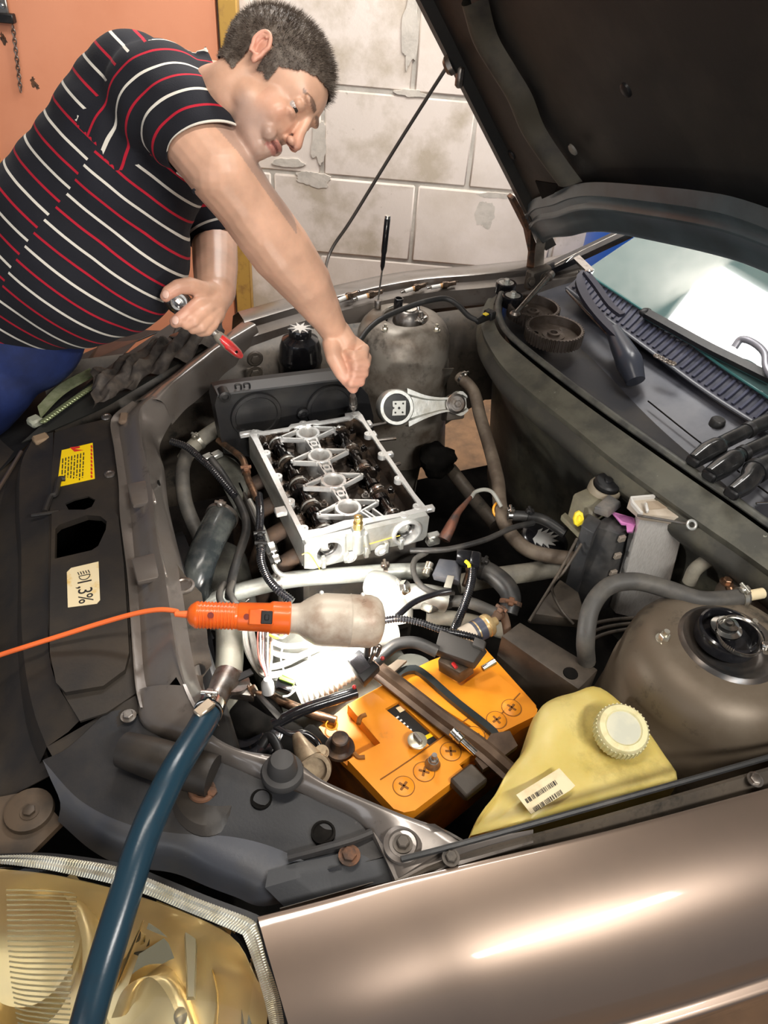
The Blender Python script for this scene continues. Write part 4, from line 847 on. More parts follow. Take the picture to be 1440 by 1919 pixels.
# plug wells with triangular webs
wells = [(586, 809), (611, 851), (633, 898), (660, 949)]
wc = []
for i, q in enumerate(wells):
    c = H3(*q, dz=-.004); c.x = HX0 + .127 + (i - 1.5) * -.002; wc.append(c)
def beam(b, a, c, w_, h=.012): 
    d = (c - a); s = d.normalized().cross(V((0, 0, 1))) * (w_ / 2); b.hexa([a - s - V((0, 0, h)), c - s - V((0, 0, h)), c + s - V((0, 0, h)), a + s - V((0, 0, h))], [a - s, c - s, c + s, a + s])
for c in wc:
    b = B(); b.lathe(c + V((0, 0, -.05)), (0, 0, 1), [(.0285, 0), (.0285, .048), (.0275, .05), (.0220, .05), (.0213, .048), (.0205, .0), (.0, -.0)], 40); o = fin('plug_well', b, ALUM, head)
    for sgn in (-1, 1):
        b = B()
        tip = c + V((sgn * .066, .0, 0)); 
        for yy in (-.022, .020): beam(b, c + V((sgn * .016, yy, 0)), tip + V((0, yy * .12, 0)), .004, .012)
        b.cyl(tip + V((0, 0, -.012)), tip, .0045, n=10); fin('web', b, ALUM, o)
    b = B(); b.lathe(c + V((0, 0, -.048)), (0, 0, 1), [(.019, .001), (.010, .003), (.008, .012), (0, .012)], 20); fin('well_floor', b, COPPER, o)
b = B()
for a, c in zip(wc, wc[1:]):
    d = (c - a); 
    for s in (-1, 1): beam(b, a + d * .27 + V((s * .012, 0, 0)), c - d * .27 + V((s * .009, 0, 0)), .005, .02)
    m_ = (a + c) / 2; b.plate(circ(m_, .011, 18), [circ(m_, .005, 12)], (0, 0, -.02))
beam(b, wc[0] + V((-.014, .025, 0)), V((HX0 + .10, HY1 - .014, wc[0].z)), .005, .015); beam(b, wc[0] + V((.014, .025, 0)), V((HX0 + .14, HY1 - .014, wc[0].z)), .005, .015)
for dx in (.02, .03, .048): beam(b, wc[3] + V((dx, -.02, 0)), V((HX0 + .14 + dx * .9, HY0 + .018, wc[0].z)), .004, .03)
fin('spine', b, ALUM, head)
# camshafts: shaft, lobes, bearing caps with bolts
for cx in (HX0 + .058, HX0 + .215):
    z = HZ - .030; cs = None
    b = B(); b.cyl((cx, HY0 + .03, z), (cx, HY1 - .03, z), .0115, n=20); cs = fin('camshaft', b, OIL, head)
    for k, y in enumerate([HY0 + .055 + j * .0415 for j in range(8)]):
        rr = Matrix.Rotation(k * 1.1 + (0 if cx < .5 else 2), 3, 'Y'); b = B()
        pts = []
        for i in range(24):
            a = 2 * math.pi * i / 24; r = .0155 + .011 * max(0, math.cos(a)) ** 3; pts.append(V((cx, y - .007, z)) + rr @ V((r * math.cos(a), 0, r * math.sin(a))))
        b.plate(pts, (), (0, .014, 0)); fin('cam_lobe', b, OIL, cs)
    for y in [HY0 + .035, HY0 + .118, HY0 + .20, HY0 + .283, HY0 + .36]:
        b = B(); b.tube([V((cx, y - .009, z)), V((cx, y + .009, z))], .021, 20, 1)
        b.box((cx, y, z - .012), (.078, .018, .024), 0, .003, 1); cp = fin('bearing_cap', b, ALUD, head)
        for s in (-1, 1):
            b = B(); b.bolt((cx + s * .030, y, z), (0, 0, 1), .0062, .007, True, .004); fin('cap_bolt', b, STEELD if s * (cx - .48) < 0 else OIL, cp)
        b = B(); b.lathe((cx, y, z), (0, 1, 0), [(.0216, -.003), (.0222, 0), (.0216, .003)], 24); fin('cap_ridge', b, STEEL if cx > .5 else ALU, cp)
    b = B()
    for y in [HY0 + .055 + j * .0415 for j in range(8)]:
        for s in (-1, 1): b.lathe((cx + s * .004, y, z - .034), (0, 0, 1), [(0, 0), (.0165, 0), (.0165, .018), (.015, .02), (0, .02)], 18)
    fin('tappets', b, OIL, head)
# oily casting humps between the shafts
for c in wc:
    for s in (-1, 1): b = B(); b.sphere(c + V((s * .045, .021, -.034)), (.022, .014, .022), 12); fin('casting_hump', b, ALUD, head)
# --- engine block and dark lower parts
blk_ = thing('engine_block', (.48, 1.27, .3), 'dark oily engine block under the aluminium cylinder head', 'engine part')
b = B(); b.box((.484, 1.26, .60), (.262, .37, .36), 0, .01); b.box((.484, 1.24, .42), (.30, .34, .18), 0, .02); fin('block', b, mat('block_iron', (.06, .055, .05), .5, .3, (.12, .10, .075), 9, bump=.3, bscale=40), blk_)
for i in range(4):
    b = B(); b.tube([V((.36, 1.13 + i * .09, .76)), V((.31, 1.13 + i * .09, .73)), V((.285, 1.15 + i * .07, .66)), V((.28, 1.2 + i * .04, .56))], .019, 14, 5); fin('exhaust_runner', b, mat('runner_iron', (.05, .035, .027), .7, .3, (.09, .055, .035), 30, bump=.3), blk_)
b = B(); b.box((.30, 1.24, .70), (.012, .34, .12), .0, .004); fin('heat_shield', b, mat('heat_shield_metal', (.055, .05, .046), .5, .4, (.12, .10, .085), 12, bump=.2, bscale=60), blk_)
b = B(); b.hexa([Zp(*q, .70) for q in [(395, 870), (440, 860), (480, 905), (470, 1000)]], [Zp(*q, .76) for q in [(393, 868), (415, 848), (470, 905), (440, 960)]], .006); fin('shield_box', b, mat('shield_grey', (.10, .10, .085), .5, .3, (.2, .2, .17), 14, bump=.15), blk_)
for q in [(405, 853), (388, 858)]:
    b = B(); b.box(Zp(*q, .77), (.03, .02, .012), .4, .002); fin('shield_tab', b, ALU, blk_)
# timing cover at the far end
tc_ = thing('timing_cover', (.5, 1.5, .7), 'black plastic timing belt cover standing at the far end of the cylinder head', 'cover')
def Tp(px, py): return Yp(px, py, 1.505)
out_ = [Tp(*q) for q in [(403, 760), (407, 742), (425, 738), (520, 726), (636, 712), (668, 716), (690, 740), (700, 780), (702, 850), (640, 880), (420, 850)]]
b = B(); b.plate(out_, (), (0, .06, 0)); bmesh.ops.bevel(b.bm, geom=[e for e in b.bm.edges if e.calc_face_angle(0) > .9], offset=.006, segments=2, affect='EDGES'); fin('cover_shell', b, BLK, tc_)
b = B(); b.sheet([[p + V((0, -.006, 0)) for p in out_[1:6]], [p + V((0, -.008, .006)) for p in out_[1:6]], [p + V((0, .03, .008)) for p in out_[1:6]]], 24, 1, .002, smooth=False); fin('cover_lip', b, mat('cover_lip_pl', (.07, .07, .072), .4), tc_)
for q, r in [((480, 778), .062), ((618, 762), .062)]:
    b = B(); b.lathe(Tp(*q) + V((0, -.002, 0)), (0, -1, 0), [(r, 0), (r * .97, .004), (r * .84, .005), (r * .80, .002), (0, .002)], 44); fin('cover_bulge', b, BLK, tc_)
for q in [(420, 740), (566, 772)]:
    b = B(); b.lathe(Tp(*q) + V((0, -.004, 0)), (0, -1, 0), [(.014, -.02), (.014, .008), (.008, .01), (.007, .004), (0, .004)], 22); fin('cover_boss', b, BLK, tc_)
for q in [(452, 733), (468, 731)]:
    b = B(); b.tube([Tp(*q), Tp(*q) + V((0, 0, .016)), Tp(*q) + V((-.012, 0, .018)), Tp(*q) + V((-.012, 0, .008))], .0025, 6, 3); fin('cover_clip', b, BLK, tc_)
# studs sticking out beside the head
for q in [(704, 797, 738, 790), (708, 826, 742, 822), (722, 878, 750, 869)]:
    b = B(); a, c = Zp(q[0], q[1], .80), Zp(q[2], q[3], .80); b.cyl(a - (c - a) * .5, c, .0045, n=10)
    own('stud', b, STEELD, {797: 'grey steel stud farthest along the right side of the cylinder head', 826: 'middle grey steel stud on the right side of the cylinder head', 878: 'shortest nearest steel stud on the right side of the cylinder head'}[q[1]], 'stud')
# engine mount torque arm on the far side
tm = thing('engine_mount', Zp(760, 765, .78), 'grey cast engine mount arm with a round rubber bush by the far strut tower', 'mount')
mo = Yp(745, 765, 1.50); mn = V((-.10, -.85, .52)).normalized(); mx = V((.99, -.1, .03)); mx = (mx - mn * mx.dot(mn)).normalized(); my = mn.cross(mx)
def Mp(px, py, l=0.): return Pl(px, py, mo, mn) + mn * l
b = B(); c = Mp(741, 764); b.lathe(c, mn, [(.030, -.03), (.044, -.03), (.047, -.02), (.047, .012), (.044, .016), (.036, .016), (.0355, -.0)], 40); fin('bush_ring', b, ALU, tm)
b = B(); b.lathe(c, mn, [(.0355, .0), (.035, .010), (.02, .011), (0, .011)], 36); bu = fin('rubber_bush', b, RUBD, tm)
b = B(); b.plate([Mp(x, y, .016) for x, y in [(733, 752), (758, 751), (757, 778), (732, 779), (733, 768), (737, 765), (733, 762)]], [circ(Mp(738.5, 757, .016), .0028, 8, mn), circ(Mp(752.5, 756.5, .016), .0028, 8, mn), circ(Mp(751.5, 773, .016), .0028, 8, mn), circ(Mp(738, 773.5, .016), .0028, 8, mn), circ(Mp(745, 765, .016), .0035, 10, mn)], -mn * .006); fin('bush_plate', b, mat('galvanised', (.45, .45, .42), .4, .8), bu)
up_, lo_ = [(762, 728), (800, 742), (840, 745), (862, 733), (874, 742)], [(765, 800), (800, 783), (838, 772), (862, 780), (876, 770)]
b = B(); U_, L_ = [Mp(*q, .0) for q in up_], [Mp(*q, .0) for q in lo_]
b.sheet([[p - mn * .022 for p in U_], [p + mn * .008 for p in U_], [p.lerp(q, .14) + mn * .008 for p, q in zip(U_, L_)], [p.lerp(q, .2) - mn * .002 for p, q in zip(U_, L_)], [p.lerp(q, .8) - mn * .002 for p, q in zip(U_, L_)], [p.lerp(q, .86) + mn * .008 for p, q in zip(U_, L_)], [p + mn * .008 for p in L_], [p - mn * .022 for p in L_]], 22, 1, .002, smooth=False); fin('arm', b, ALU, tm)
b = B(); c = Mp(853, 757); b.lathe(c, mn, [(.0, -.02), (.025, -.02), (.025, .012), (.02, .016), (0, .016)], 28); b.bolt(c + mn * .016, mn, .010, .008); b.torus(c + mn * .006, mn, .025, .003); fin('arm_end_bolt', b, STEELD, tm)
b = B(); b.hexa([Mp(838, 790, -.05), Mp(872, 785, -.05), Mp(875, 745, -.05), Mp(842, 745, -.05)], [Mp(838, 790, -.004), Mp(872, 785, -.004), Mp(875, 745, -.004), Mp(842, 745, -.004)], .004); fin('arm_bracket', b, GRIME, tm)
# power steering reservoir: black domed can with a bright star cap
pr_ = thing('fluid_reservoir', Zp(563, 655, .89) + V((0, 0, -.22)), 'round black fluid reservoir with a bright star-shaped mark on its cap', 'reservoir')
c = Zp(563, 655, .89)
b = B(); b.lathe(c + V((0, 0, -.16)), (0, 0, 1), [(.050, -.06), (.055, -.04), (.056, .12), (.058, .125), (.060, .135), (.058, .145), (.056, .15), (.055, .17), (.048, .19), (.032, .20), (.030, .202)], 40); fin('can', b, BLKG, pr_)
b = B(); b.lathe(c + V((0, 0, .04)), (0, 0, 1), [(.030, 0), (.030, .016), (.027, .022), (0, .022)], 28); fin('cap', b, BLKG, pr_)
b = B(); cc = c + V((0, 0, .0632)); b.plate([cc + V(((.033 if i % 2 == 0 else .013) * math.cos(i * math.pi / 9 + .2), (.033 if i % 2 == 0 else .013) * math.sin(i * math.pi / 9 + .2), 0)) for i in range(18)], (), (0, 0, -.003)); fin('star_mark', b, mat('worn_silver', (.75, .75, .73), .35, .6), pr_)
# black rubber cap with a similar bright mark on the right
oc = thing('filler_cap', Zp(1025, 1010, .70), 'black round cap with a pale serrated mark under the hoses beside the fuse box', 'cap')
c = Zp(1022, 1010, .72)
b = B(); b.lathe(c, (.1, -.1, 1), [(.055, -.03), (.058, -.01), (.056, .0), (.045, .008), (0, .010)], 36); fin('cap_body', b, BLKG, oc)
c2 = c + V((.0, 0, .012)); b = B(); b.plate([Zp(x, y, c2.z) for x, y in [(998, 1008), (1004, 996), (1018, 990), (1014, 998), (1030, 991), (1024, 1000), (1040, 996), (1032, 1004), (1048, 1003), (1036, 1010), (1048, 1014), (1034, 1016), (1042, 1022), (1028, 1020), (1030, 1028), (1018, 1018), (1016, 1024), (1006, 1016), (1004, 1022)]], (), (0, 0, -.002)); fin('serrated_mark', b, mat('worn_silver', (.75, .75, .73), .35, .6), oc)
# gearbox / thermostat lumps lit under the lamp
gb = thing('gearbox', (.45, .88, .32), 'pale cast gearbox casing under the tangle of wires near the battery', 'engine part')
GBM = mat('cast_casing', (.34, .35, .31), .5, .4, (.16, .155, .13), 12, .45, .66, bump=.3, bscale=60)
b = B(); b.lathe((.34, .86, .60), (0, 1, 0), [(0, -.10), (.08, -.10), (.11, -.07), (.125, .02), (.13, .14), (0, .14)], 40)
b.box((.42, .86, .52), (.22, .2, .2), .1, .02, 2); b.lathe((.50, .83, .62), (.2, .3, 1), [(.05, -.05), (.05, .03), (.035, .05), (0, .05)], 28); fin('casing', b, GBM, gb)
for i in range(9):
    a = i * .7; b = B(); b.box(V((.34 + .118 * math.cos(a), .93, .60 + .118 * math.sin(a))), (.012, .12, .03), Matrix.Rotation(-a, 3, 'Y'), .002); fin('casing_rib', b, GBM, gb)
th = thing('thermostat_housing', Zp(730, 1120, .74), 'pale aluminium thermostat housing glowing behind the end of the lamp', 'engine part')
b = B(); b.tube([Zp(700, 1095, .76), Zp(722, 1105, .77), Zp(742, 1130, .76), Zp(748, 1165, .73)], [.03, .034, .034, .028], 22); b.tube([Zp(742, 1120, .77), Zp(790, 1118, .77), Zp(835, 1125, .76)], .026, 18); fin('housing', b, mat('lamplit_cast', (.72, .73, .68), .42, .3, (.5, .5, .45), 14, bump=.15), th)  # whiter than other castings: lamp light put into its colour
b = B(); b.cyl(Zp(745, 1092, .79), Zp(762, 1108, .80), .010, n=12); b.hexnut(Zp(755, 1100, .80), (.6, -.6, .5), .013, .012); fin('bleed_screw', b, STEEL, th)
# ---------------------------------------------------------------- hoses, pipes and looms: each a thing of its own
def P3(l): return [Zp(*q) for q in l]
def clamp(c, ax, r, par, nm='hose_clamp', mt=ZINC, wdt=.009, screw=True):
    ax = V(ax).normalized(); b = B(); b.lathe(V(c) - ax * wdt / 2, ax, [(r, 0), (r + .0022, 0), (r + .0022, wdt), (r, wdt)], 26)
    if screw:
        x, y, _ = frame(ax); s = y if y.z > 0 else -y; b.box(V(c) + s * (r + .004), (.012, .018, .010), Matrix((x, ax, s)).transposed(), .002); b.cyl(V(c) + s * (r + .006) - x * .012, V(c) + s * (r + .006) + x * .012, .004, n=10)
    return fin(nm, b, mt, par)
def hose(name, label, l, r, mt=RUBD, cat='hose', clamps=(), corr=0., pitch=.006, n=14, hollow=False, flat=1.):
    pts = P3(l); t = thing(name, min(pts, key=lambda p: p.z), label, cat)
    b = B(); b.tube(pts, r, n, 6, corr, pitch, hollow=hollow, flat=flat); fin(cat if cat in ('hose', 'pipe', 'cable', 'loom') else 'tube', b, mt, t)
    path = cr(pts, 8)
    for f in clamps:
        mt2 = ZINC
        if isinstance(f, tuple): f, mt2 = f
        i = int(f * (len(path) - 1)); i = max(1, min(len(path) - 2, i)); rr = r if not isinstance(r, (list, tuple)) else r[min(len(r) - 1, int(f * (len(r) - 1) + .5))]
        clamp(path[i], path[i + 1] - path[i - 1], rr, t, mt=mt2)
    return t
BR = mat('brown_rubber', (.10, .075, .055), .6, 0, (.17, .135, .10), 18, bump=.12)
hose('coolant_hose', 'thick beige dusty hose coming out behind the left end of the timing cover', [(450, 790, .74), (420, 797, .76), (390, 815, .78), (362, 838, .77), (345, 862, .74)], .019, HOSEP, clamps=(.66,))
hose('coolant_hose', 'grey upright hose just inside the front channel beside the headed loom', [(350, 850, .80), (342, 885, .80), (345, 930, .79), (355, 965, .77), (375, 1010, .74)], .0165, RUB)
hose('radiator_hose', 'large shiny black elbow hose behind the front channel above the lamp handle', [(418, 965, .80), (400, 1000, .80), (380, 1045, .79), (370, 1085, .77), (372, 1115, .74), (400, 1135, .68)], [.034, .033, .032, .031, .030, .028], mat('shiny_hose', (.022, .026, .028), .22, 0, (.07, .075, .07), 14, bump=.05), clamps=((.04, STEELD),), hollow=True)
hose('corrugated_loom', 'black corrugated loom running down the left side of the cylinder head to the lamp', [(485, 928, .83), (488, 960, .84), (486, 1000, .84), (490, 1020, .84), (489, 1050, .835), (500, 1080, .83), (520, 1105, .83), (548, 1128, .82)], .0085, BLKG, 'loom', corr=.0016, pitch=.005, clamps=((.35, BLK), (.48, BLK)))
hose('metal_pipe', 'browned metal pipe with a bend left of the cylinder head', [(410, 826, .80), (432, 842, .81), (455, 862, .82), (463, 892, .82), (470, 910, .83), (482, 935, .83)], .0082, COPPER, 'pipe', clamps=((.55, RUST),))
hose('vacuum_hose', 'long thin black hose hanging between the shiny elbow and the corrugated loom', [(395, 860, .82), (420, 895, .80), (452, 950, .80), (462, 990, .80), (448, 1040, .80), (436, 1080, .79), (430, 1120, .79)], .0095, RUBD)
hose('wiring_loom', 'thin black taped loom crossing the pale hose behind the front channel', [(322, 828, .84), (350, 838, .845), (378, 862, .84), (398, 880, .84), (440, 930, .82)], .0085, BLKG, 'loom', corr=.0012)
hose('dipstick_tube', 'thin silver tube ending in a white ring left of the head', [(468, 938, .82), (478, 956, .82), (486, 975, .815), (500, 1010, .81), (509, 1040, .80), (515, 1065, .79), (530, 1078, .78), (560, 1078, .77)], .0055, ALU, 'pipe')
t = thing('brake_union', Zp(510, 1040, .80), 'silver hexagonal pipe union beside the near left corner of the cylinder head', 'union')
b = B(); a, c = Zp(506, 1020, .82), Zp(520, 1058, .80); b.hexnut(a, c - a, .012, .022); b.hexnut(a + (c - a) * .62, c - a, .012, .016); b.cyl(a, c, .007, n=12); fin('union_nut', b, STEEL, t)
hose('coolant_rail', 'pale metal coolant pipe running along below the near face of the head', [(360, 1150, .72), (420, 1118, .74), (500, 1096, .755), (560, 1085, .76), (650, 1078, .765), (730, 1072, .765), (800, 1070, .76)], .0175, mat('pale_pipe', (.50, .52, .48), .4, .5, (.28, .28, .25), 20, .45, .66, bump=.2), 'pipe', clamps=((.40, STEELD), (.82, STEELD)))
hose('wiring_loom', 'grey loop of loom curling around the black sensor right of the head', [(800, 1035, .80), (778, 1050, .80), (776, 1075, .80), (792, 1100, .80), (820, 1112, .79), (850, 1112, .78)], .0062, RUB, 'loom')
hose('breather_hose', 'thin grey hose running from the head corner up to the right', [(770, 1032, .80), (810, 1032, .81), (850, 1028, .81), (910, 1012, .81), (960, 990, .81), (1000, 980, .80)], .0062, RUBD)
hose('coolant_pipe', 'pale green-grey pipe lying behind the sensor towards the fuse box', [(860, 1095, .70), (930, 1082, .71), (1000, 1072, .71), (1060, 1062, .70)], .022, HOSEP, 'pipe')
hose('heater_hose', 'long dusty grey-brown hose curving down from the far tower past the orange ring', [(862, 706, .84), (888, 735, .83), (900, 780, .80), (918, 840, .78), (933, 900, .78), (938, 950, .78), (950, 990, .77), (985, 1028, .76), (1030, 1042, .76), (1080, 1048, .75)], .0165, BR, clamps=((.03, STEEL),))
t = thing('orange_ring', Zp(938, 958, .77), 'orange ring clip around the dusty heater hose', 'clip')
b = B(); b.torus(Zp(938, 957, .78), (.1, -.6, .6), .019, .0028); fin('ring', b, mat('orange_ring_m', (.85, .36, .03), .4), t)
hose('heater_hose', 'black hose lying under the silver pipe end towards the fuse box', [(952, 966, .80), (985, 968, .80), (1020, 975, .79), (1060, 1000, .78)], .012, RUBD, clamps=((.08, STEEL), (.4, BLK)))
hose('brake_booster_hose', 'thick dusty hose arching over the silver control unit to the near strut tower', [(1100, 1240, .80), (1098, 1200, .86), (1108, 1140, .90), (1140, 1100, .92), (1190, 1090, .93), (1250, 1104, .93), (1310, 1124, .93), (1360, 1124, .93), (1398, 1118, .93)], .0165, RUB, clamps=((.97, ZINC),))
t = thing('pipe_stub', Zp(1408, 1118, .9), 'cream plastic pipe stub in the end of the arched hose', 'stub')
b = B(); b.cyl(Zp(1392, 1119, .93), Zp(1430, 1112, .93), .010, n=14); fin('stub', b, PAPER, t)
hose('heater_stub', 'short pale bent pipe coming out of the firewall right of the control unit', [(1292, 1092, .80), (1302, 1070, .83), (1320, 1055, .85), (1345, 1042, .87)], .0145, HOSEP, 'pipe', hollow=False)
b = B(); b.sphere(Zp(1425, 1130, .78), (.09, .09, .09), 28); own('brake_booster', b, mat('booster_metal', (.17, .13, .10), .5, .2, (.10, .08, .06), 9), 'round brown brake booster at the right edge behind the near strut tower', 'booster')
b = B(); b.tube(P3([(1365, 1095, .86), (1380, 1130, .84), (1400, 1165, .86)]), .008, 10); b.bolt(Zp(1362, 1092, .865), (0, 0, 1), .009, .008); own('brake_pipe', b, COPPER, 'short rusty brake pipe beside the near strut tower nut', 'pipe')
hose('fuel_hose', 'black hose looping over the far strut tower to a plug with a yellow mark', [(672, 642, .955), (690, 618, .965), (715, 598, .98), (760, 578, .99), (800, 565, 1.0), (835, 560, 1.0), (858, 572, .99), (878, 592, .975), (898, 602, .97)], .0075, RUBD)
t = thing('hose_plug', Zp(908, 598, .955), 'black hose plug with a small yellow mark against the firewall rail', 'plug')
b = B(); a, c = Zp(895, 603, .97), Zp(918, 590, .975); b.tube([a, c], [.009, .013], 14); b.box(c, (.022, .03, .024), .4, .003); fin('plug_body', b, BLK, t)
b = B(); b.box(Zp(911, 589, .992), (.012, .012, .003), .4); fin('yellow_mark', b, YPL, t)
# stack of thin brake pipes
for k, (dy, lb) in enumerate([(0, 'uppermost'), (14, 'middle'), (28, 'lowest')]):
    hose('brake_line', f'{lb} of three thin dark brake lines running behind the near strut tower', [(1095, 1192 + dy, .72), (1110, 1172 + dy, .73), (1150, 1162 + dy * .8, .73), (1230, 1156 + dy * .6, .73)], .004, GRIME, 'pipe')
# lower right cluster
hose('intake_hose', 'black elbow hose behind the black sensor right of the head', [(880, 1060, .77), (915, 1072, .775), (945, 1095, .77), (958, 1120, .76), (952, 1150, .74)], [.020, .021, .022, .021, .020], RUBD, clamps=((.2, BLK), (.85, RUST)))
hose('coolant_hose', 'greenish pale hose lying diagonally under the thin black hoses', [(800, 1155, .73), (850, 1160, .73), (900, 1170, .73), (950, 1185, .72)], .0165, HOSEP)
hose('coolant_hose', 'grey hose just above the pale diagonal hose right of the lamp', [(800, 1140, .76), (840, 1128, .76), (880, 1130, .76), (930, 1150, .75)], .0125, RUB, clamps=((.35, BLK),))
hose('corrugated_loom', 'black corrugated loom from the lamp shroud across to the dark terminal cover', [(722, 1163, .85), (750, 1160, .86), (790, 1168, .86), (830, 1182, .86), (870, 1190, .855), (905, 1200, .85)], .0068, BLKG, 'loom', corr=.0014, pitch=.005)
hose('corrugated_loom', 'black corrugated loom hanging from the black sensor down to the terminal cover', [(888, 1050, .83), (884, 1090, .83), (872, 1130, .825), (858, 1165, .82), (850, 1185, .82)], .0085, BLKG, 'loom', corr=.0014, pitch=.005)
hose('wiring_loom', 'thin black loom bending right of the bright lamp glow', [(745, 1155, .82), (775, 1130, .82), (815, 1114, .82), (845, 1108, .82)], .006, BLKG, 'loom')
hose('battery_cable', 'thick black cable leaving the battery terminal cover to the upper left', [(820, 1222, .86), (780, 1205, .865), (745, 1208, .86), (722, 1225, .85), (705, 1240, .84)], .011, RUBD, 'cable')
hose('battery_cable', 'pair of black cables running from the bonnet of the fuse clip to the lower left', [(668, 1298, .82), (630, 1310, .82), (570, 1330, .815), (512, 1358, .80)], .010, BLKG, 'cable')
hose('earth_cable', 'thin black cable curving to the battery post', [(515, 1362, .80), (545, 1376, .80), (570, 1374, .80), (592, 1388, .79), (602, 1405, .785)], .005, BLKG, 'cable')
hose('clutch_pipe', 'grey-brown metal pipe passing under the black cables towards the battery', [(495, 1298, .76), (540, 1320, .76), (590, 1340, .76), (630, 1352, .76)], .0088, COPPER, 'pipe')
hose('radiator_hose', 'thick pale grey hose standing upright below the orange lamp handle', [(428, 1160, .74), (430, 1200, .74), (430, 1240, .74), (425, 1290, .72), (418, 1340, .66)], .026, mat('pale_upright_hose', (.30, .29, .24), .6, 0, (.20, .19, .16), 14, bump=.12))
hose('looped_hose', 'left of two grey hoses hooking over behind the lamp handle', [(420, 1095, .79), (412, 1110, .80), (414, 1128, .80), (430, 1142, .79)], .0068, RUB)
hose('looped_hose', 'right of two grey hoses hooking over behind the lamp handle', [(436, 1090, .79), (430, 1108, .80), (436, 1122, .80), (446, 1138, .79)], .0068, RUB)
# big teal hose in the foreground with its clamp and housing
t = hose('air_hose', 'thick dark teal hose running from a clamp over the near headlight', [(390, 1338, .925), (372, 1372, .935), (330, 1440, .955), (290, 1520, .96), (262, 1590, .955), (240, 1660, .945), (212, 1750, .93), (185, 1840, .91), (158, 1940, .88), (140, 2010, .83), (90, 2110, .70), (20, 2200, .50), (-60, 2150, .25), (-220, 2050, .04)], .0195, mat('teal_hose', (.012, .035, .055), .26, 0, (.02, .022, .026), 5, .45, .62, bump=.05, bscale=300), n=22)
a, c = Zp(398, 1312, .915), Zp(388, 1340, .925); clamp((a + c) / 2, c - a, .020, t, 'hose_clamp', STEEL, .016)
b = B(); b.box(Zp(383, 1328, .95), (.03, .017, .008), .5, .002); fin('clamp_screw_housing', b, mat('clamp_gold', (.80, .66, .50), .25, .9), t)
b = B(); b.torus(Zp(390, 1335, .927), c - a, .0205, .0015); b.torus(Zp(396, 1320, .918), c - a, .0205, .0015); fin('clamp_edge', b, STEEL, t)
rh = thing('hose_connector', Zp(430, 1300, .86), 'grey metal elbow connector where the teal hose joins under the channel corner', 'connector')
b = B(); b.tube(P3([(398, 1325, .91), (410, 1300, .905), (420, 1283, .90), (428, 1270, .895)]), [.017, .018, .022, .024], 18); b.lathe(Zp(432, 1280, .895), (.3, .2, 1), [(.0, 0), (.03, 0), (.03, .006), (0, .006)], 24); fin('elbow', b, STEELD, rh)
b = B(); b.hexa([Zp(*q, .865) for q in [(420, 1310), (478, 1318), (476, 1286), (425, 1276)]], [Zp(*q, .895) for q in [(415, 1298), (472, 1305), (470, 1278), (420, 1270)]], .004); fin('bracket_body', b, STEELD, rh)
b = B(); b.bolt(Zp(470, 1295, .89), (.8, 0, .4), .007, .008); b.cyl(Zp(470, 1295, .89), Zp(490, 1300, .885), .0035, n=8); fin('copper_screw', b, COPPER, rh)
b = B(); b.box(Zp(440, 1274, .905), (.06, .012, .003), .2); fin('serrated_strip', b, BLK, rh)
# ---------------------------------------------------------------- battery
bt = thing('battery', Zp(800, 1400, .59), 'orange car battery with black carrying handle and cross-slotted caps', 'battery')
BO = Zp(760, 1527, .78); bu_ = V((math.cos(math.radians(17.6)), math.sin(math.radians(17.6)), 0)); bv_ = V((-bu_.y, bu_.x, 0))
def Bt(a, c, h=0.): return BO + bu_ * a + bv_ * c + V((0, 0, h))
BZ = .78
def Bq(l, h=0.): return [Zp(x, y, BZ + h) for x, y in l]
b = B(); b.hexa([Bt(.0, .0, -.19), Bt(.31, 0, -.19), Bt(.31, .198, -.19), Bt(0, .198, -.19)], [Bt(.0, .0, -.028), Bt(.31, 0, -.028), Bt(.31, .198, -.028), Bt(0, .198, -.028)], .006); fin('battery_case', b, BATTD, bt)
b = B(); b.plate(Bq([(598, 1363), (652, 1320), (760, 1262), (808, 1238), (900, 1205), (1005, 1322), (1008, 1342), (880, 1440), (778, 1521), (745, 1522), (640, 1425)], -.026), (), (0, 0, -.012)); fin('battery_deck', b, BATT, bt)
b = B(); b.plate(Bq([(652, 1425), (713, 1393), (668, 1340), (652, 1321), (749, 1268), (762, 1276), (834, 1345), (930, 1388), (880, 1418), (861, 1433), (873, 1447), (778, 1519), (758, 1523), (738, 1516)]), [Bq([(722, 1329), (747, 1315), (825, 1386), (806, 1398)])], (0, 0, -.025)); fin('battery_lid', b, BATT, bt)
b = B(); b.plate(Bq([(749, 1268), (770, 1258), (807, 1239), (815, 1252), (865, 1286), (915, 1250), (1000, 1318), (1008, 1330), (1004, 1342), (930, 1378), (920, 1385), (834, 1330)]), (), (0, 0, -.025)); fin('battery_lid', b, BATT, bt)
b = B(); b.plate(Bq([(720, 1330), (750, 1312), (830, 1388), (806, 1402)], -.008), (), (0, 0, -.004)); fin('label_recess', b, BLK, bt)
b = B(); b.plate(Bq([(742, 1327), (758, 1320), (766, 1328), (750, 1336)], -.0075), (), (0, 0, -.001)); fin('label_patch', b, PAPER, bt)
b = B(); b.plate(Bq([(795, 1380), (813, 1371), (817, 1377), (799, 1387)], -.0072), (), (0, 0, -.001)); fin('yellow_label', b, YEL, bt)
b = B()
for k in range(8): b.box(Zp(745 + k * 6, 1345 + k * 6, BZ - .0075), (.006, .003, .001), .3)
fin('label_print', b, WHITE, bt, kind='stuff')
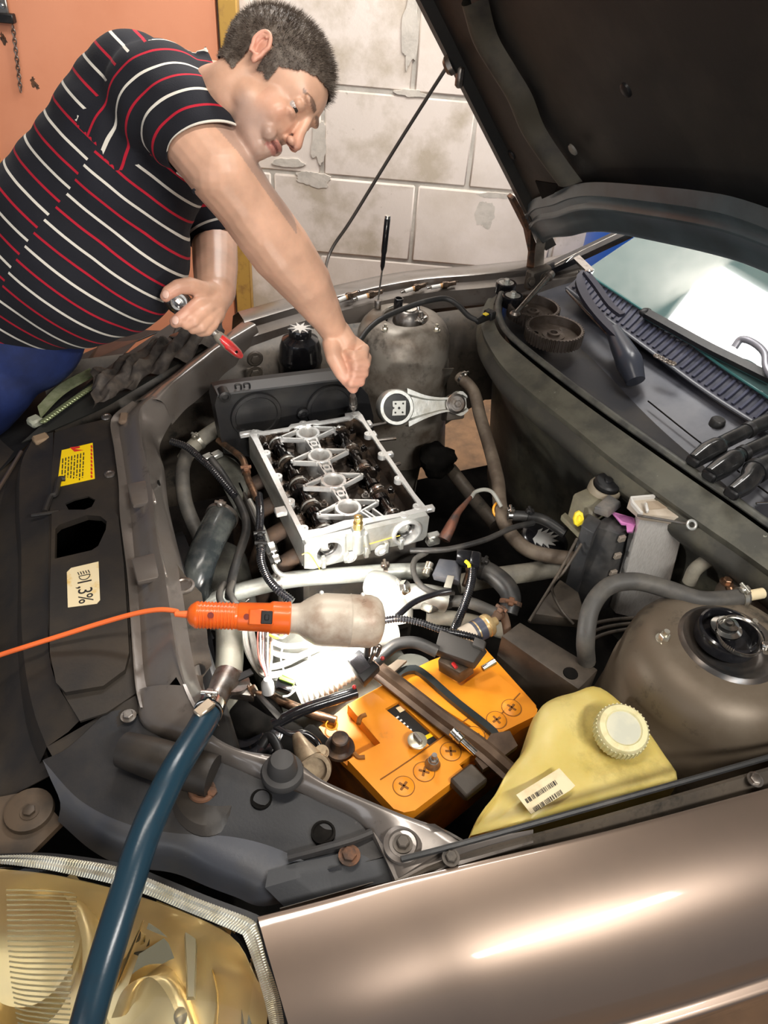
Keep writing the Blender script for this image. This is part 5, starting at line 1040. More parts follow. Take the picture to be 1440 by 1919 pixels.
for i, (x, y) in enumerate([(757, 1474), (795, 1447), (845, 1409), (890, 1379), (931, 1350), (959, 1327)]):
    c = Zp(x, y, BZ); b = B(); b.lathe(c + V((0, 0, -.002)), (0, 0, 1), [(.0168, 0), (.0168, .0028), (.0160, .0034), (0, .0034)], 30); cp = fin('vent_cap', b, BATT, bt)
    b = B(); b.lathe(c, (0, 0, 1), [(.0168, 0), (.0168, .0006), (.0182, .0006), (.0182, 0)], 30); fin('cap_groove', b, mat('slot_brown', (.22, .08, .01), .7), cp)
    b = B()
    for r in (.6 + i * .3, .6 + i * .3 + math.pi / 2): b.box(c + V((0, 0, .0012)), (.018, .0042, .002), r, .0006)
    fin('cross_slot', b, mat('slot_brown', (.22, .08, .01), .7), cp)
b = B(); b.torus(Zp(622, 1359, BZ - .016), (0, 0, 1), .010, .0012); fin('mould_ring', b, BATT, bt)
for l in ([(713, 1462), (770, 1424), (880, 1345)], [(905, 1378), (958, 1318), (975, 1300)]):
    b = B(); b.tube([p + V((0, 0, .0004)) for p in Bq(l)], .0011, 5, 2); fin('lid_groove', b, mat('slot_brown', (.22, .08, .01), .7), bt)
# handle, post, terminals
b = B(); b.sweep(rs([p + V((0, 0, .006)) for p in Bq([(742, 1280), (748, 1268), (768, 1260), (790, 1266), (850, 1318), (920, 1374), (928, 1390), (918, 1404)])], 34), [(-.0065, -.004), (.0065, -.004), (.0065, .006), (-.0065, .006)]); fin('handle', b, mat('handle_black', (.02, .024, .024), .35), bt)
for x, y, nm in [(637, 1397, 'battery_post')]:
    b = B(); c = Zp(x, y + 6, BZ - .026); b.lathe(c, (0, 0, 1), [(.026, 0), (.025, .006), (.018, .008), (.0165, .010), (.0150, .030), (.013, .032), (0, .032)], 28); fin(nm, b, mat('dirty_lead', (.05, .04, .036), .5, .5, (.12, .07, .04), 40), bt)
for l in ([(672, 1357), (676, 1345), (686, 1340)], [(664, 1412), (672, 1420), (684, 1420)]):
    b = B(); b.tube([p + V((0, 0, .0)) for p in Bq(l)], .0042, 8); fin('lid_keyhole', b, mat('slot_brown', (.22, .08, .01), .7), bt)
b = B(); b.hexa(Bq([(660, 1450), (672, 1444), (735, 1512), (725, 1516)], -.06), Bq([(660, 1448), (670, 1442), (737, 1506), (727, 1514)], -.032)); fin('grip_slot', b, BLKSHADE, bt)
# hold-down bar across the battery
hb_ = thing('hold_down_bar', Zp(830, 1340, .79), 'brown rusty hold-down bar lying diagonally across the orange battery', 'bar')
b = B(); q = rs([Zp(700, 1250, .80), Zp(740, 1280, .797), Zp(840, 1358, .797), Zp(900, 1400, .797), Zp(955, 1448, .79)], 14)
b.sweep(q, [(-.017, -.004), (.017, -.004), (.018, .002), (.010, .005), (.006, .014), (-.006, .014), (-.010, .005), (-.018, .002)]); fin('bar', b, mat('bar_brown', (.065, .040, .026), .5, .3, (.13, .085, .055), 12, .42, .66, bump=.15, bscale=60), hb_)
b = B(); b.plate([p + V((0, 0, .004)) for p in ZZ([(920, 1378, .79), (955, 1372, .79), (970, 1400, .79), (930, 1430, .79), (905, 1445, .79), (890, 1425, .79)])], (), (0, 0, -.01)); fin('bar_bracket', b, mat('bar_brown', (.065, .040, .026), .5), hb_)
b = B(); b.box(Zp(878, 1466, .78), (.05, .04, .02), .3, .004); fin('bar_foot', b, GRIME, hb_)
b = B(); a, c = Zp(848, 1370, .825), Zp(866, 1388, .822); b.cyl(a, c, .0085, n=18, bev=.001); b.cyl(c, Zp(892, 1412, .815), .006, n=14); b.torus(Zp(857, 1379, .823), c - a, .0086, .0012); own('steel_socket', b, STEEL, 'small shiny steel socket bit lying on the hold-down bar', 'tool')
b = B(); c = Zp(781, 1396, .781); b.lathe(c, (0, 0, 1), [(.003, 0), (.004, .008), (.016, .010), (.0165, .013), (.014, .0145), (0, .0145)], 26); mp_ = thing('metal_valve_disc', c, 'pale round metal disc with a dark notch standing on the battery lid', 'disc'); fin('disc', b, mat('pale_nickel', (.62, .58, .45), .3, .7), mp_)
b = B(); b.box(c + V((0, 0, .0185)), (.006, .020, .008), .2, .001); fin('notch', b, STEELD, mp_)
b = B(); c = Zp(811, 1434, .781); b.lathe(c, (0, 0, 1), [(.0, 0), (.012, .0), (.013, .003), (.011, .007), (.009, .014), (0, .014)], 20); b.cyl(c + V((0, 0, .013)), c + V((0, 0, .030)), .0045, n=10); b.hexnut(c + V((0, 0, .014)), (0, 0, 1), .008, .006); own('bolt', b, STEELD, 'dark flanged bolt standing on a slotted cap of the battery', 'bolt')
# black terminal cover and brown clamp at the back of the battery
tcv = thing('terminal_cover', Zp(860, 1250, .79), 'dark grey box-shaped terminal cover at the back of the battery', 'cover')
b = B(); b.hexa(ZZ([(813, 1228), (889, 1256), (915, 1222), (826, 1188)], .835), ZZ([(815, 1217), (888, 1243), (908, 1211), (825, 1180)], .868), .003); b.hexa(ZZ([(885, 1212), (908, 1222), (912, 1205), (890, 1196)], .868), ZZ([(886, 1208), (907, 1217), (910, 1202), (891, 1194)], .876), .001); fin('cover_shell', b, mat('cover_dusty', (.05, .046, .042), .55, bump=.1, bscale=200), tcv)
b = B(); b.hexa(ZZ([(822, 1258), (862, 1282), (890, 1262), (836, 1236)], .785), ZZ([(820, 1238), (862, 1262), (888, 1246), (832, 1222)], .832), .003); fin('clamp_block', b, mat('clamp_brown', (.07, .05, .035), .5, .3, (.14, .10, .07), 30), tcv)
b = B(); b.cyl(Zp(905, 1254, .81), Zp(928, 1240, .815), .006, n=12); fin('clamp_bolt', b, STEEL, tcv)
b = B(); b.tube([Zp(849, 1243, .838), Zp(856, 1252, .838)], .0035, 8, 2); fin('red_wire_end', b, RED, tcv)
# fuse relay on the cable
rl_ = thing('relay_block', Zp(680, 1255, .84), 'black ribbed relay block hanging at the end of the battery cables', 'relay')
b = B(); b.hexa(ZZ([(652, 1247), (683, 1290), (713, 1258), (676, 1226)], .835), ZZ([(650, 1236), (682, 1279), (712, 1249), (673, 1217)], .868), .002); fin('relay_body', b, BLK, rl_)
for k in range(11):
    f = k / 10; a = Zp(656, 1238, .8695).lerp(Zp(676, 1222, .8695), 0); 
    p0 = Zp(657 + 20 * f, 1239 - 14 * f, .869); p1 = Zp(676 + 20 * f * .9, 1263 - 13 * f, .869); b = B(); b.cyl(p0, p1, .0008, n=5); fin('relay_rib', b, mat('rib_grey', (.06, .055, .06), .4), rl_)
b = B(); b.tube(ZZ([(694, 1240, .875), (700, 1225, .895), (704, 1212, .90), (712, 1212, .90), (710, 1222, .89), (706, 1230, .88)]), .0035, 8); b.cyl(Zp(688, 1228, .87), Zp(690, 1208, .90), .006, n=12); fin('hook', b, STEELD, rl_)
b = B(); b.sphere(Zp(717, 1234, .87), (.004, .004, .004), 8); fin('red_wire_end', b, RED, rl_)
b = B(); b.sphere(Zp(664, 1288, .84), (.004, .004, .004), 8); fin('red_wire_end', b, RED, rl_)
# flat brown bracket behind the battery
b = B(); b.plate(ZZ([(702, 1268), (745, 1236), (763, 1238), (722, 1275)], .80), (), (0, 0, -.006)); own('flat_strap', b, mat('strap_brown', (.14, .11, .08), .6, .2), 'flat brown metal strap tucked behind the battery under the relay', 'strap')
# ---------------------------------------------------------------- expansion tank
tk = thing('washer_tank', Zp(1080, 1430, .60), 'yellowed translucent plastic tank with round screw cap and bar code label', 'tank')
TO = [(876, 1573), (897, 1528), (925, 1492), (948, 1450), (982, 1405), (990, 1372), (1004, 1336), (1036, 1312), (1078, 1297), (1108, 1286), (1132, 1292), (1165, 1318), (1212, 1366), (1246, 1414), (1274, 1462), (1230, 1478), (1150, 1496), (1060, 1520), (960, 1550)]
b = B(); cen = Zp(1085, 1420, .86); outl_ = ZZ(TO, .845); n_ = 72; loop = rs(outl_ + [outl_[0]], n_ + 1)[:-1]
rings = []
for f, h in [(1.0, -.25), (1.0, -.02), (.995, -.006), (.975, .004), (.94, .010), (.86, .014), (.74, .016), (.6, .018), (.45, .018), (.3, .016), (.15, .016)]:
    r = []
    for p in loop:
        q = cen.lerp(p, f); d = 0.
        if f < .97 and h > 0:
            rid = Zp(1035, 1350, .86); dx = (q - rid).length; d += .016 * math.exp(-(dx / .05) ** 2)
            val = Zp(1105, 1385, .86); dv = (q - val).length; d -= .014 * math.exp(-(dv / .035) ** 2)
            lef = Zp(930, 1510, .86); d -= .02 * math.exp(-((q - lef).length / .05) ** 2)
        r.append(b.bm.verts.new(V((q.x, q.y, .845 + h + d))))
    rings.append(r)
for a, c in zip(rings, rings[1:]): b.join(a, c)
b._f(rings[-1]); b._f(rings[0][::-1]); fin('tank_body', b, TANK, tk, 60)
cx_ = Zp(1163, 1372, .885); ca_ = V((-.12, -.22, 1)).normalized()
b = B(); b.lathe(cx_, ca_, [(.032, -.04), (.033, -.006)], 32); fin('tank_neck', b, TANK, tk)
b = B(); b.lathe(cx_, ca_, [(.0, -.008), (.0405, -.008), (.0415, -.004), (.0405, .014), (.037, .019), (.029, .0205), (.027, .018), (.012, .0165), (0, .017)], 48)
for i in range(38):
    a = 2 * math.pi * i / 38; x, y, _ = frame(ca_); d = x * math.cos(a) + y * math.sin(a); b.cyl(cx_ + d * .0412 - ca_ * .006, cx_ + d * .0405 + ca_ * .014, .0016, n=5)
fin('screw_cap', b, CAPM, tk)
b = B(); b.lathe(cx_ + ca_ * .0172, ca_, [(.0265, -.001), (.0265, .0012), (0, .0016)], 40); fin('cap_disc', b, mat('cap_disc_plastic', (.52, .52, .42), .4, 0, (.62, .60, .46), 20), tk)
lo = Pl(1020, 1485, Zp(1020, 1485, .873), V((-.02, -.12, 1))); ln = V((-.02, -.12, 1)).normalized()
def Lp(px, py, l=0.): return Pl(px, py, lo, ln) + ln * l
b = B(); b.plate([Lp(*q, l=.002) for q in [(967, 1491), (1048, 1441), (1078, 1474), (1068, 1483), (1012, 1517), (995, 1527)]], (), -ln * .001); lb_ = fin('barcode_label', b, PAPERW, tk)
rnd = random.Random(5); b = B()
for (x0, y0, x1, y1, hh_) in [(985, 1503, 1043, 1466, 9), (1000, 1519, 1053, 1484, 9)]:
    N_ = 26
    for k in range(N_):
        f = (k + rnd.random() * .5) / N_; x, y = x0 + (x1 - x0) * f, y0 + (y1 - y0) * f; w_ = rnd.choice([.0008, .0008, .0013])
        a, c = Lp(x - hh_ * .22, y - hh_ * .36, .0028), Lp(x + hh_ * .35, y + hh_ * .5, .0028); d = c - a
        b.box((a + c) / 2, (d.length, w_, .0002), Matrix((d.normalized(), ln.cross(d.normalized()), ln)).transposed())
fin('bar_code', b, INK, tk, kind='stuff')
# ---------------------------------------------------------------- control unit, fuse box and fluid pot by the firewall
ecu = thing('control_unit', Zp(1235, 960, .64), 'pale silver finned control unit with cream top standing by the firewall', 'control unit')
ft = ZZ([(1199, 974), (1284, 986), (1292, 962), (1196, 952)], .900); dn = V((.0, 0, -.26))
fb_ = [Yp(1154, 1150, ft[0].y - .0), Yp(1236, 1170, ft[1].y - .01)]
b = B(); b.hexa([fb_[0], fb_[1], fb_[1] + V((0, .03, 0)), fb_[0] + V((0, .03, 0))], ft, .002); fin('unit_body', b, mat('unit_silver', (.60, .58, .55), .42, .35, (.50, .48, .45), 9, stretch=(60, 60, 6)), ecu)
b = B(); b.hexa(ZZ([(1199, 975), (1284, 987), (1296, 952), (1174, 953)], .900), ZZ([(1203, 964), (1282, 970), (1292, 936), (1180, 934)], .922), .002)
tp = fin('unit_cover', b, mat('unit_cream', (.58, .51, .42), .5, 0, (.48, .40, .31), 20), ecu)
b = B(); b.sweep([Zp(x, y, .926) for x, y in [(1203, 964), (1186, 944), (1183, 935), (1282, 926), (1293, 948), (1284, 968)]], [(-.003, -.004), (.003, -.004), (.003, .004), (-.003, .004)]); fin('cover_rim', b, mat('unit_white', (.72, .70, .66), .4), tp)
b = B(); b.plate(ZZ([(1216, 955), (1280, 950), (1276, 936), (1212, 940)], .9235), (), (0, 0, -.001)); fin('cover_tray', b, mat('tray_tan', (.42, .33, .24), .6), tp)
b = B(); b.box(Zp(1212, 952, .929), (.006, .026, .01), -.5, .002); fin('cover_web', b, mat('unit_white', (.72, .70, .66), .4), tp)
b = B(); b.box(Zp(1236, 930, .931), (.012, .016, .008), .2, .002); fin('black_clip', b, BLK, tp)
b = B(); b.box(Zp(1263, 929, .932), (.026, .010, .001), -.1); fin('white_label', b, WHITE, tp)
hk = thing('dipstick_ring', Zp(1250, 980, .87), 'thin steel rod ending in a ring across the top of the silver control unit', 'rod')
b = B(); b.cyl(Zp(1195, 966, .932), Zp(1288, 982, .932), .0026, n=8); fin('rod', b, STEELD, hk)
b = B(); b.torus(Zp(1297, 984, .932), (-.3, -.6, .7), .0085, .0032); fin('ring', b, ALU, hk)
fbx = thing('fuse_box', Zp(1150, 1040, .66), 'black plastic fuse box with a pink comb left of the silver control unit', 'fuse box')
ft = ZZ([(1112, 985), (1160, 1002), (1200, 978), (1150, 958)], .855); q0 = [Yp(1066, 1130, ft[0].y), Yp(1120, 1150, ft[1].y), Yp(1160, 1130, ft[2].y), Yp(1112, 1110, ft[3].y)]
FBM = mat('fuse_plastic', (.035, .036, .038), .5, 0, (.085, .08, .075), 14, .45, .7, bump=.1)
b = B(); b.hexa(q0, ft, .003); fin('box_body', b, FBM, fbx)
b = B(); b.hexa([Yp(1052, 1120, ft[0].y - .012), Yp(1075, 1128, ft[0].y - .016), Yp(1092, 1110, ft[0].y), Yp(1066, 1100, ft[0].y)], ZZ([(1090, 985), (1114, 1000), (1128, 975), (1104, 962)], .865), .003); fin('box_side', b, FBM, fbx)
b = B(); b.hexa([Yp(1148, 1160, ft[2].y - .02), Yp(1166, 1160, ft[2].y - .02), Yp(1172, 1150, ft[2].y), Yp(1158, 1150, ft[2].y)], ZZ([(1180, 992), (1194, 996), (1202, 978), (1188, 974)], .862), .002); fin('box_rail', b, FBM, fbx)
for k in range(4):
    b = B(); b.box(Yp(1166 - k * 8, 1010 + k * 32, ft[1].y - .006), (.016, .008, .014), 0, .001); fin('box_catch', b, mat('catch_tan', (.26, .22, .18), .5), fbx)
PNK = mat('pink_plastic', (.62, .22, .50), .4)
b = B(); b.hexa(ZZ([(1165, 985), (1192, 988), (1190, 975), (1146, 962)], .866), ZZ([(1163, 980), (1192, 984), (1190, 971), (1146, 958)], .873), .001); b.hexa(ZZ([(1176, 1000), (1186, 1000), (1192, 986), (1174, 984)], .858), ZZ([(1175, 997), (1185, 997), (1192, 982), (1174, 980)], .872), .001); pk = fin('pink_comb', b, PNK, fbx)
for k in range(8):
    b = B(); b.cyl(Zp(1151 + k * 2.3, 963 + k * 2.0, .8745), Zp(1186 + k * .6, 970 + k * 1.9, .8745), .0007, n=5); fin('comb_tooth', b, mat('pink_dark', (.35, .10, .28), .5), pk)
fp = thing('fluid_pot', Zp(1110, 960, .78), 'dusty translucent fluid pot with black cap and yellow lamp beside the fuse box', 'reservoir')
POT = mat('pot_plastic', (.20, .185, .125), .5, 0, (.12, .105, .08), 10, bump=.1)
b = B(); b.hexa(ZZ([(1058, 985), (1100, 1014), (1140, 985), (1098, 955)], .80), ZZ([(1074, 925), (1112, 960), (1144, 940), (1104, 912)], .875), .006); b.hexa(ZZ([(1050, 975), (1096, 1022), (1104, 1012), (1058, 966)], .815), ZZ([(1052, 966), (1098, 1012), (1106, 1004), (1060, 960)], .825), .002); fin('pot_body', b, POT, fp)
c = Zp(1134, 912, .885); b = B(); b.lathe(c + V((0, 0, -.02)), (.05, -.1, 1), [(.036, 0), (.036, .018), (.033, .024), (.030, .024), (.029, .018), (0, .018)], 36); fin('pot_collar', b, mat('collar_tan', (.26, .22, .16), .5, bump=.1), fp)
b = B(); b.lathe(c + V((.003, 0, .0)), (.05, -.1, 1), [(.028, 0), (.029, .012), (.025, .016), (.010, .017), (.009, .021), (0, .021)], 32); b.box(c + V((.04, -.01, .006)), (.05, .014, .012), -.3, .003); fin('pot_cap', b, BLK, fp)
b = B(); b.tube(P3([(1172, 905, .895), (1200, 908, .90), (1240, 918, .90)]), [.009, .011, .006], 10); fin('pot_lead', b, RUB, fp)
b = B(); b.hexa(ZZ([(1112, 962), (1140, 972), (1166, 950), (1140, 935)], .875), ZZ([(1114, 950), (1140, 958), (1164, 940), (1142, 926)], .893), .003); fin('pot_plug', b, mat('plug_grey', (.09, .09, .09), .45, 0, (.18, .16, .14), 20), fp)
b = B(); c = Dp(1084, 972, (Zp(1084, 972, .85) - CP).dot(FW) - .012); b.lathe(c, (-.3, -.8, .5), [(.012, 0), (.011, .005), (.006, .006), (.005, .002), (0, .002)], 8, 1.5); fin('yellow_marker', b, YPL, fp)
# wires behind: two brown thin rods running down
hose('linkage_rod', 'left of two thin brown rods running down in front of the fuse box', [(1082, 1010, .83), (1050, 1070, .80), (1020, 1120, .78), (992, 1165, .77)], .0032, GRIME, 'rod')
hose('linkage_rod', 'right of two thin brown rods running down in front of the fuse box', [(1090, 1020, .83), (1058, 1070, .80), (1035, 1100, .76), (1050, 1140, .72), (1075, 1170, .70)], .0032, GRIME, 'rod')
# brown relay carrier beside the tank
b = B(); q = ZZ([(940, 1192), (975, 1166), (1122, 1255), (1085, 1292)], .80); b.hexa([p + V((0, 0, -.2)) for p in q], q, .003); rc = thing('battery_tray_wall', (q[0] + q[2]) / 2 + V((0, 0, -.2)), 'dusty brown metal box wall between the battery and the near strut tower', 'bracket'); fin('tray_box', b, mat('tray_brown', (.055, .045, .036), .5, .2, (.10, .08, .062), 9, bump=.1), rc)
b = B(); b.lathe(Zp(1070, 1262, .801), (0, 0, 1), [(.014, -.001), (.013, .001), (0, .001)], 16); fin('tray_hole', b, BLKSHADE, rc)
b = B(); b.hexa(ZZ([(990, 1170), (1040, 1110), (1080, 1120), (1110, 1180)], .66), ZZ([(1000, 1150), (1050, 1085), (1085, 1110), (1100, 1165)], .70), .004); own('gear_bracket', b, GRIME, 'dusty brown bracket below the two thin rods', 'bracket')
# canister with paper label
ct = thing('fuel_filter', Zp(895, 1185, .78), 'metal canister with striped paper label between the hoses and the terminal cover', 'canister')
a, c = Zp(862, 1200, .81), Zp(922, 1168, .82); ax = (c - a).normalized(); L = (c - a).length
b = B(); b.lathe(a, ax, [(0, 0), (.018, 0), (.021, .004), (.021, L * .8), (.0225, L * .82), (.0225, L * .9), (.020, L * .96), (.010, L), (.008, L * 1.15), (0, L * 1.15)], 30); fin('can', b, mat('tan_can', (.55, .40, .20), .35, .5, (.4, .27, .12), 30), ct)
b = B(); b.lathe(a, ax, [(.0212, .004), (.0214, .005), (.0214, L * .38), (.0212, L * .40)], 30); fin('paper_label', b, mat('canister_paper', (.62, .54, .44), .5), ct)
b = B(); b.lathe(a, ax, [(.0213, L * .40), (.0215, L * .42), (.0215, L * .48)], 30); b.lathe(a, ax, [(.0215, L * .52), (.0215, L * .72)], 30); fin('label_stripe', b, mat('canister_blue', (.05, .055, .08), .4), ct)
hose('fuel_line', 'rusty clamp and short brown hose at the end of the labelled canister', [(922, 1166, .82), (940, 1150, .81), (948, 1165, .79), (952, 1190, .77)], .0085, mat('rusty_hose', (.14, .085, .055), .7, bump=.2), clamps=((.25, RUST),))
# air temperature sensor block with plugs
ms = thing('pressure_sensor', Zp(835, 1070, .79), 'dark grey sensor block with tape and plug below the right corner of the head', 'sensor')
b = B(); b.hexa(ZZ([(812, 1088), (862, 1100), (868, 1062), (828, 1056)], .80), ZZ([(809, 1078), (861, 1088), (857, 1050), (823, 1046)], .825), .004); fin('sensor_body', b, mat('sensor_grey', (.075, .08, .095), .4, 0, (.12, .12, .13), 20, bump=.06), ms)
b = B(); b.hexa(ZZ([(832, 1102), (845, 1105), (852, 1082), (840, 1080)], .80), ZZ([(832, 1100), (846, 1103), (852, 1080), (839, 1078)], .8265), .001); fin('tape', b, mat('tape_tan', (.34, .32, .27), .6), ms)
b = B(); b.hexa(ZZ([(855, 1062), (898, 1070), (902, 1042), (858, 1036)], .81), ZZ([(855, 1048), (897, 1056), (900, 1034), (857, 1028)], .84), .003); fin('plug', b, BLKG, ms)
b = B(); b.hexa(ZZ([(880, 1062), (900, 1066), (904, 1040), (885, 1036)], .835), ZZ([(880, 1056), (899, 1060), (902, 1036), (885, 1032)], .85), .002); fin('plug', b, BLKG, ms)
b = B(); b.tube(P3([(873, 1052, .846), (879, 1058, .846), (880, 1064, .842)]), .0038, 8); fin('yellow_catch', b, YPL, ms)
b = B(); b.cyl(Zp(798, 1078, .80), Zp(806, 1056, .81), .0085, n=14); b.torus(Zp(802, 1068, .805), V((.3, .8, .3)), .009, .002); fin('worm_clamp', b, ZINC, ms)
b = B(); b.cyl(Zp(871, 1098, .80), Zp(880, 1070, .81), .006, n=10); b.bolt(Zp(881, 1068, .815), (0, 0, 1), .006, .005); fin('copper_bolt', b, COPPER, ms)
# oxygen sensor: wired brown probe right of the head
ob = thing('oxygen_sensor', Zp(850, 980, .76), 'reddish brown probe with grey wire end just right of the head', 'sensor')
b = B(); b.tube(P3([(886, 928, .83), (872, 945, .825), (858, 962, .82), (846, 985, .81), (832, 1012, .79)]), [.004, .006, .008, .012, .014], 14); fin('probe', b, mat('probe_rust', (.16, .065, .04), .5, .4, (.07, .05, .045), 40, bump=.2), ob)
b = B(); b.tube(P3([(884, 932, .83), (892, 922, .83), (910, 918, .83), (925, 925, .82), (940, 950, .80)]), .0045, 8); fin('probe_lead', b, mat('pale_lead', (.30, .30, .27), .5), ob)
b = B()
b.sphere(Zp(820, 862, .60), (.05, .045, .05), 24)
for v in b.bm.verts: v.co += (v.co - Zp(820, 862, .60)).normalized() * .018 * noise.noise(v.co * 40)
own('torn_foam', b, BLKSHADE, 'lump of torn black foam in front of the patch of ground beside the head', 'foam')
hose('drive_shaft', 'dark round drive shaft running below the torn black foam', [(845, 880, .56), (880, 925, .56), (930, 985, .56)], .02, GRIME, 'shaft')
# white clip on the pale hose
b = B(); b.tube(P3([(792, 1136, .79), (800, 1139, .79), (808, 1142, .79)]), .008, 12, hollow=True); own('white_stub', b, mat('stub_white', (.55, .54, .46), .5), 'small off-white pipe stub at the start of the grey hose', 'stub')
# ---------------------------------------------------------------- lower left clutter under the lamp
al = thing('alternator', (.20, 1.18, .58), 'dark round alternator behind the front channel', 'engine part')
b = B(); ax = V((.1, 1, 0)); o_ = V((.19, 1.13, .66)); b.lathe(o_, ax, [(.02, -.03), (.05, -.03), (.068, -.01), (.07, .03), (.07, .12), (.06, .14), (0, .14)], 36); fin('alternator_case', b, mat('alternator_metal', (.09, .09, .08), .45, .5, (.17, .165, .14), 16, bump=.2), al)
for i in range(10):
    a = i * 2 * math.pi / 10; b = B(); b.box(o_ + V((.045 * math.cos(a), -.028, .045 * math.sin(a))), (.03, .012, .006), Matrix.Rotation(-a, 3, 'Y'), .001); fin('alternator_vane', b, STEELD, al)
hn_ = thing('horn', Zp(470, 1390, .70), 'black round horn below the channel corner by the teal hose', 'horn')
b = B(); b.lathe(Zp(470, 1385, .74), (-.3, .3, 1), [(.0, -.02), (.03, -.02), (.055, -.008), (.06, 0), (.055, .004), (.03, .006), (.028, .012), (0, .012)], 32); fin('horn_body', b, BLKG, hn_)
b = B(); b.tube(P3([(490, 1400, .79), (505, 1380, .80), (520, 1400, .80), (525, 1420, .80)]), .008, 10); fin('horn_lead', b, BLK, hn_)
gc = thing('cast_bracket', Zp(580, 1430, .74), 'gold-brown cast bracket with a round bore in front of the battery', 'bracket')
b = B(); b.tube(P3([(556, 1378, .80), (566, 1400, .80), (580, 1425, .795)]), [.008, .015, .022], 14); fin('bracket_arm', b, mat('cast_gold', (.42, .33, .22), .4, .6, (.24, .18, .12), 30, bump=.15), gc)
b = B(); b.tube([Zp(590, 1444, .80), Zp(592, 1440, .775)], .026, 26, 1, hollow=True); fin('bore', b, mat('cast_gold', (.42, .33, .22), .4, .6), gc)
b = B(); b.cyl(Zp(603, 1412, .785), Zp(603, 1410, .80), .012, n=18); b.torus(Zp(603, 1410, .80), (0, 0, 1), .009, .002); fin('bracket_eye', b, mat('cast_gold', (.42, .33, .22), .4, .6), gc)
b = B(); b.hexa(ZZ([(465, 1318), (505, 1330), (530, 1350), (500, 1340)], .84), ZZ([(462, 1284), (480, 1290), (528, 1340), (520, 1350)], .87), .001); own('bent_sheet_bracket', b, mat('sheet_dark', (.05, .048, .045), .35, .6), 'bent dark sheet metal bracket right of the teal hose connector', 'bracket')
b = B(); b.box(Zp(585, 1400, .74), (.05, .06, .04), .4, .006); b.sphere(Zp(480, 1350, .74), (.05, .05, .04), 14); b.sphere(Zp(530, 1400, .72), (.05, .05, .04), 14); own('loom_bundle', b, BLKSHADE, 'sooty black bundle under the cables at the battery front', 'bundle', kind='stuff')
# wires under the lamp
PW = mat('pale_taped_wire', (.62, .62, .58), .5, 0, (.45, .44, .40), 30); PWH = mat('white_wire', (.75, .75, .72), .4)
def wire(label, l, r, mt, **k): return hose('wire', label, l, r, mt, 'wire', n=8, **k)
wire('thick pale wire leftmost in the tangle below the lamp handle', [(458, 1180, .78), (463, 1215, .77), (478, 1246, .76), (496, 1266, .76), (520, 1270, .76)], .0062, PW)
wire('second thick pale wire curving right below the lamp handle', [(470, 1178, .78), (480, 1228, .775), (490, 1248, .775), (513, 1250, .775), (540, 1242, .775), (566, 1229, .775), (600, 1215, .77)], .0062, PW)
wire('thick pale wire lowest in the tangle, running up to the right', [(500, 1268, .765), (544, 1260, .765), (588, 1240, .77), (630, 1226, .77), (670, 1216, .77)], .0070, PW)
wire('short pale wire arching just under the lamp collar', [(496, 1196, .785), (530, 1211, .785), (566, 1210, .785), (600, 1205, .785)], .0058, PW)
wire('pale wire passing behind under the lamp collar', [(490, 1205, .76), (520, 1226, .76), (560, 1232, .755), (610, 1225, .75)], .0068, PW)
wire('thin white wire looping down left of the green connector', [(533, 1207, .81), (527, 1225, .81), (528, 1245, .81), (534, 1262, .80)], .0016, PWH)
wire('thin white wire looping right around the green connector', [(581, 1215, .81), (578, 1245, .81), (566, 1278, .80), (544, 1302, .79), (530, 1306, .79)], .0022, PWH)
cols = [((.35, .10, .08), 'reddish'), ((.75, .72, .70), 'white'), ((.5, .28, .25), 'pink'), ((.05, .04, .04), 'black'), ((.70, .68, .62), 'cream'), ((.22, .12, .08), 'brown'), ((.6, .6, .6), 'grey')]
for k, (c, nm) in enumerate(cols):
    x = 484 + k * 4.5
    wire(f'thin {nm} wire in the fan of strands entering the white plug', [(x, 1178, .80), (x - 1 + (k % 3), 1205, .80), (x + 2 - k * .6, 1235, .80), (497 + k * 1.6, 1262, .795), (502 + k, 1280, .79)], .0017, mat('wire_' + nm, c, .4))
for k, (c, nm) in enumerate([((.85, .65, .05), 'yellow'), ((.75, .3, .35), 'rose')]):
    wire(f'{nm} wire just under the orange lamp collar', [(505 + k * 8, 1190, .82), (520 + k * 8, 1196, .82), (530 + k * 10, 1188, .82)], .0022, mat('wire_' + nm, c, .4))
gcn = thing('wire_connector', Zp(530, 1290, .77), 'black plug with green and white seals in the lit wires', 'connector')
b = B(); b.hexa(ZZ([(516, 1296), (548, 1304), (553, 1285), (523, 1272)], .775), ZZ([(515, 1286), (545, 1296), (550, 1278), (522, 1268)], .80), .002); fin('plug_body', b, BLKG, gcn)
b = B(); b.hexa(ZZ([(523, 1277), (550, 1288), (553, 1282), (526, 1270)], .79), ZZ([(523, 1272), (550, 1282), (553, 1276), (526, 1266)], .806), .001); fin('green_seal', b, mat('lime_seal', (.45, .75, .10), .4), gcn)
b = B(); b.hexa(ZZ([(528, 1268), (550, 1278), (555, 1268), (535, 1258)], .79), ZZ([(529, 1264), (551, 1274), (555, 1264), (535, 1255)], .802), .001); fin('white_shell', b, PWH, gcn)
b = B(); b.lathe(Zp(503, 1296, .785), V((0, .12, 1)), [(.012, 0), (.011, .02), (.006, .03), (0, .03)], 18); own('white_plug', b, mat('grey_boot', (.5, .5, .5), .4), 'grey-white conical boot where the thin strands end', 'plug')
hose('corrugated_loom', 'glaring white corrugated loom curving under the lamp shroud towards the battery', [(560, 1308, .74), (600, 1288, .75), (640, 1262, .76), (670, 1240, .76), (690, 1215, .75)], .024, mat('white_loom', (.80, .79, .72), .5), 'loom', corr=.003, pitch=.009)
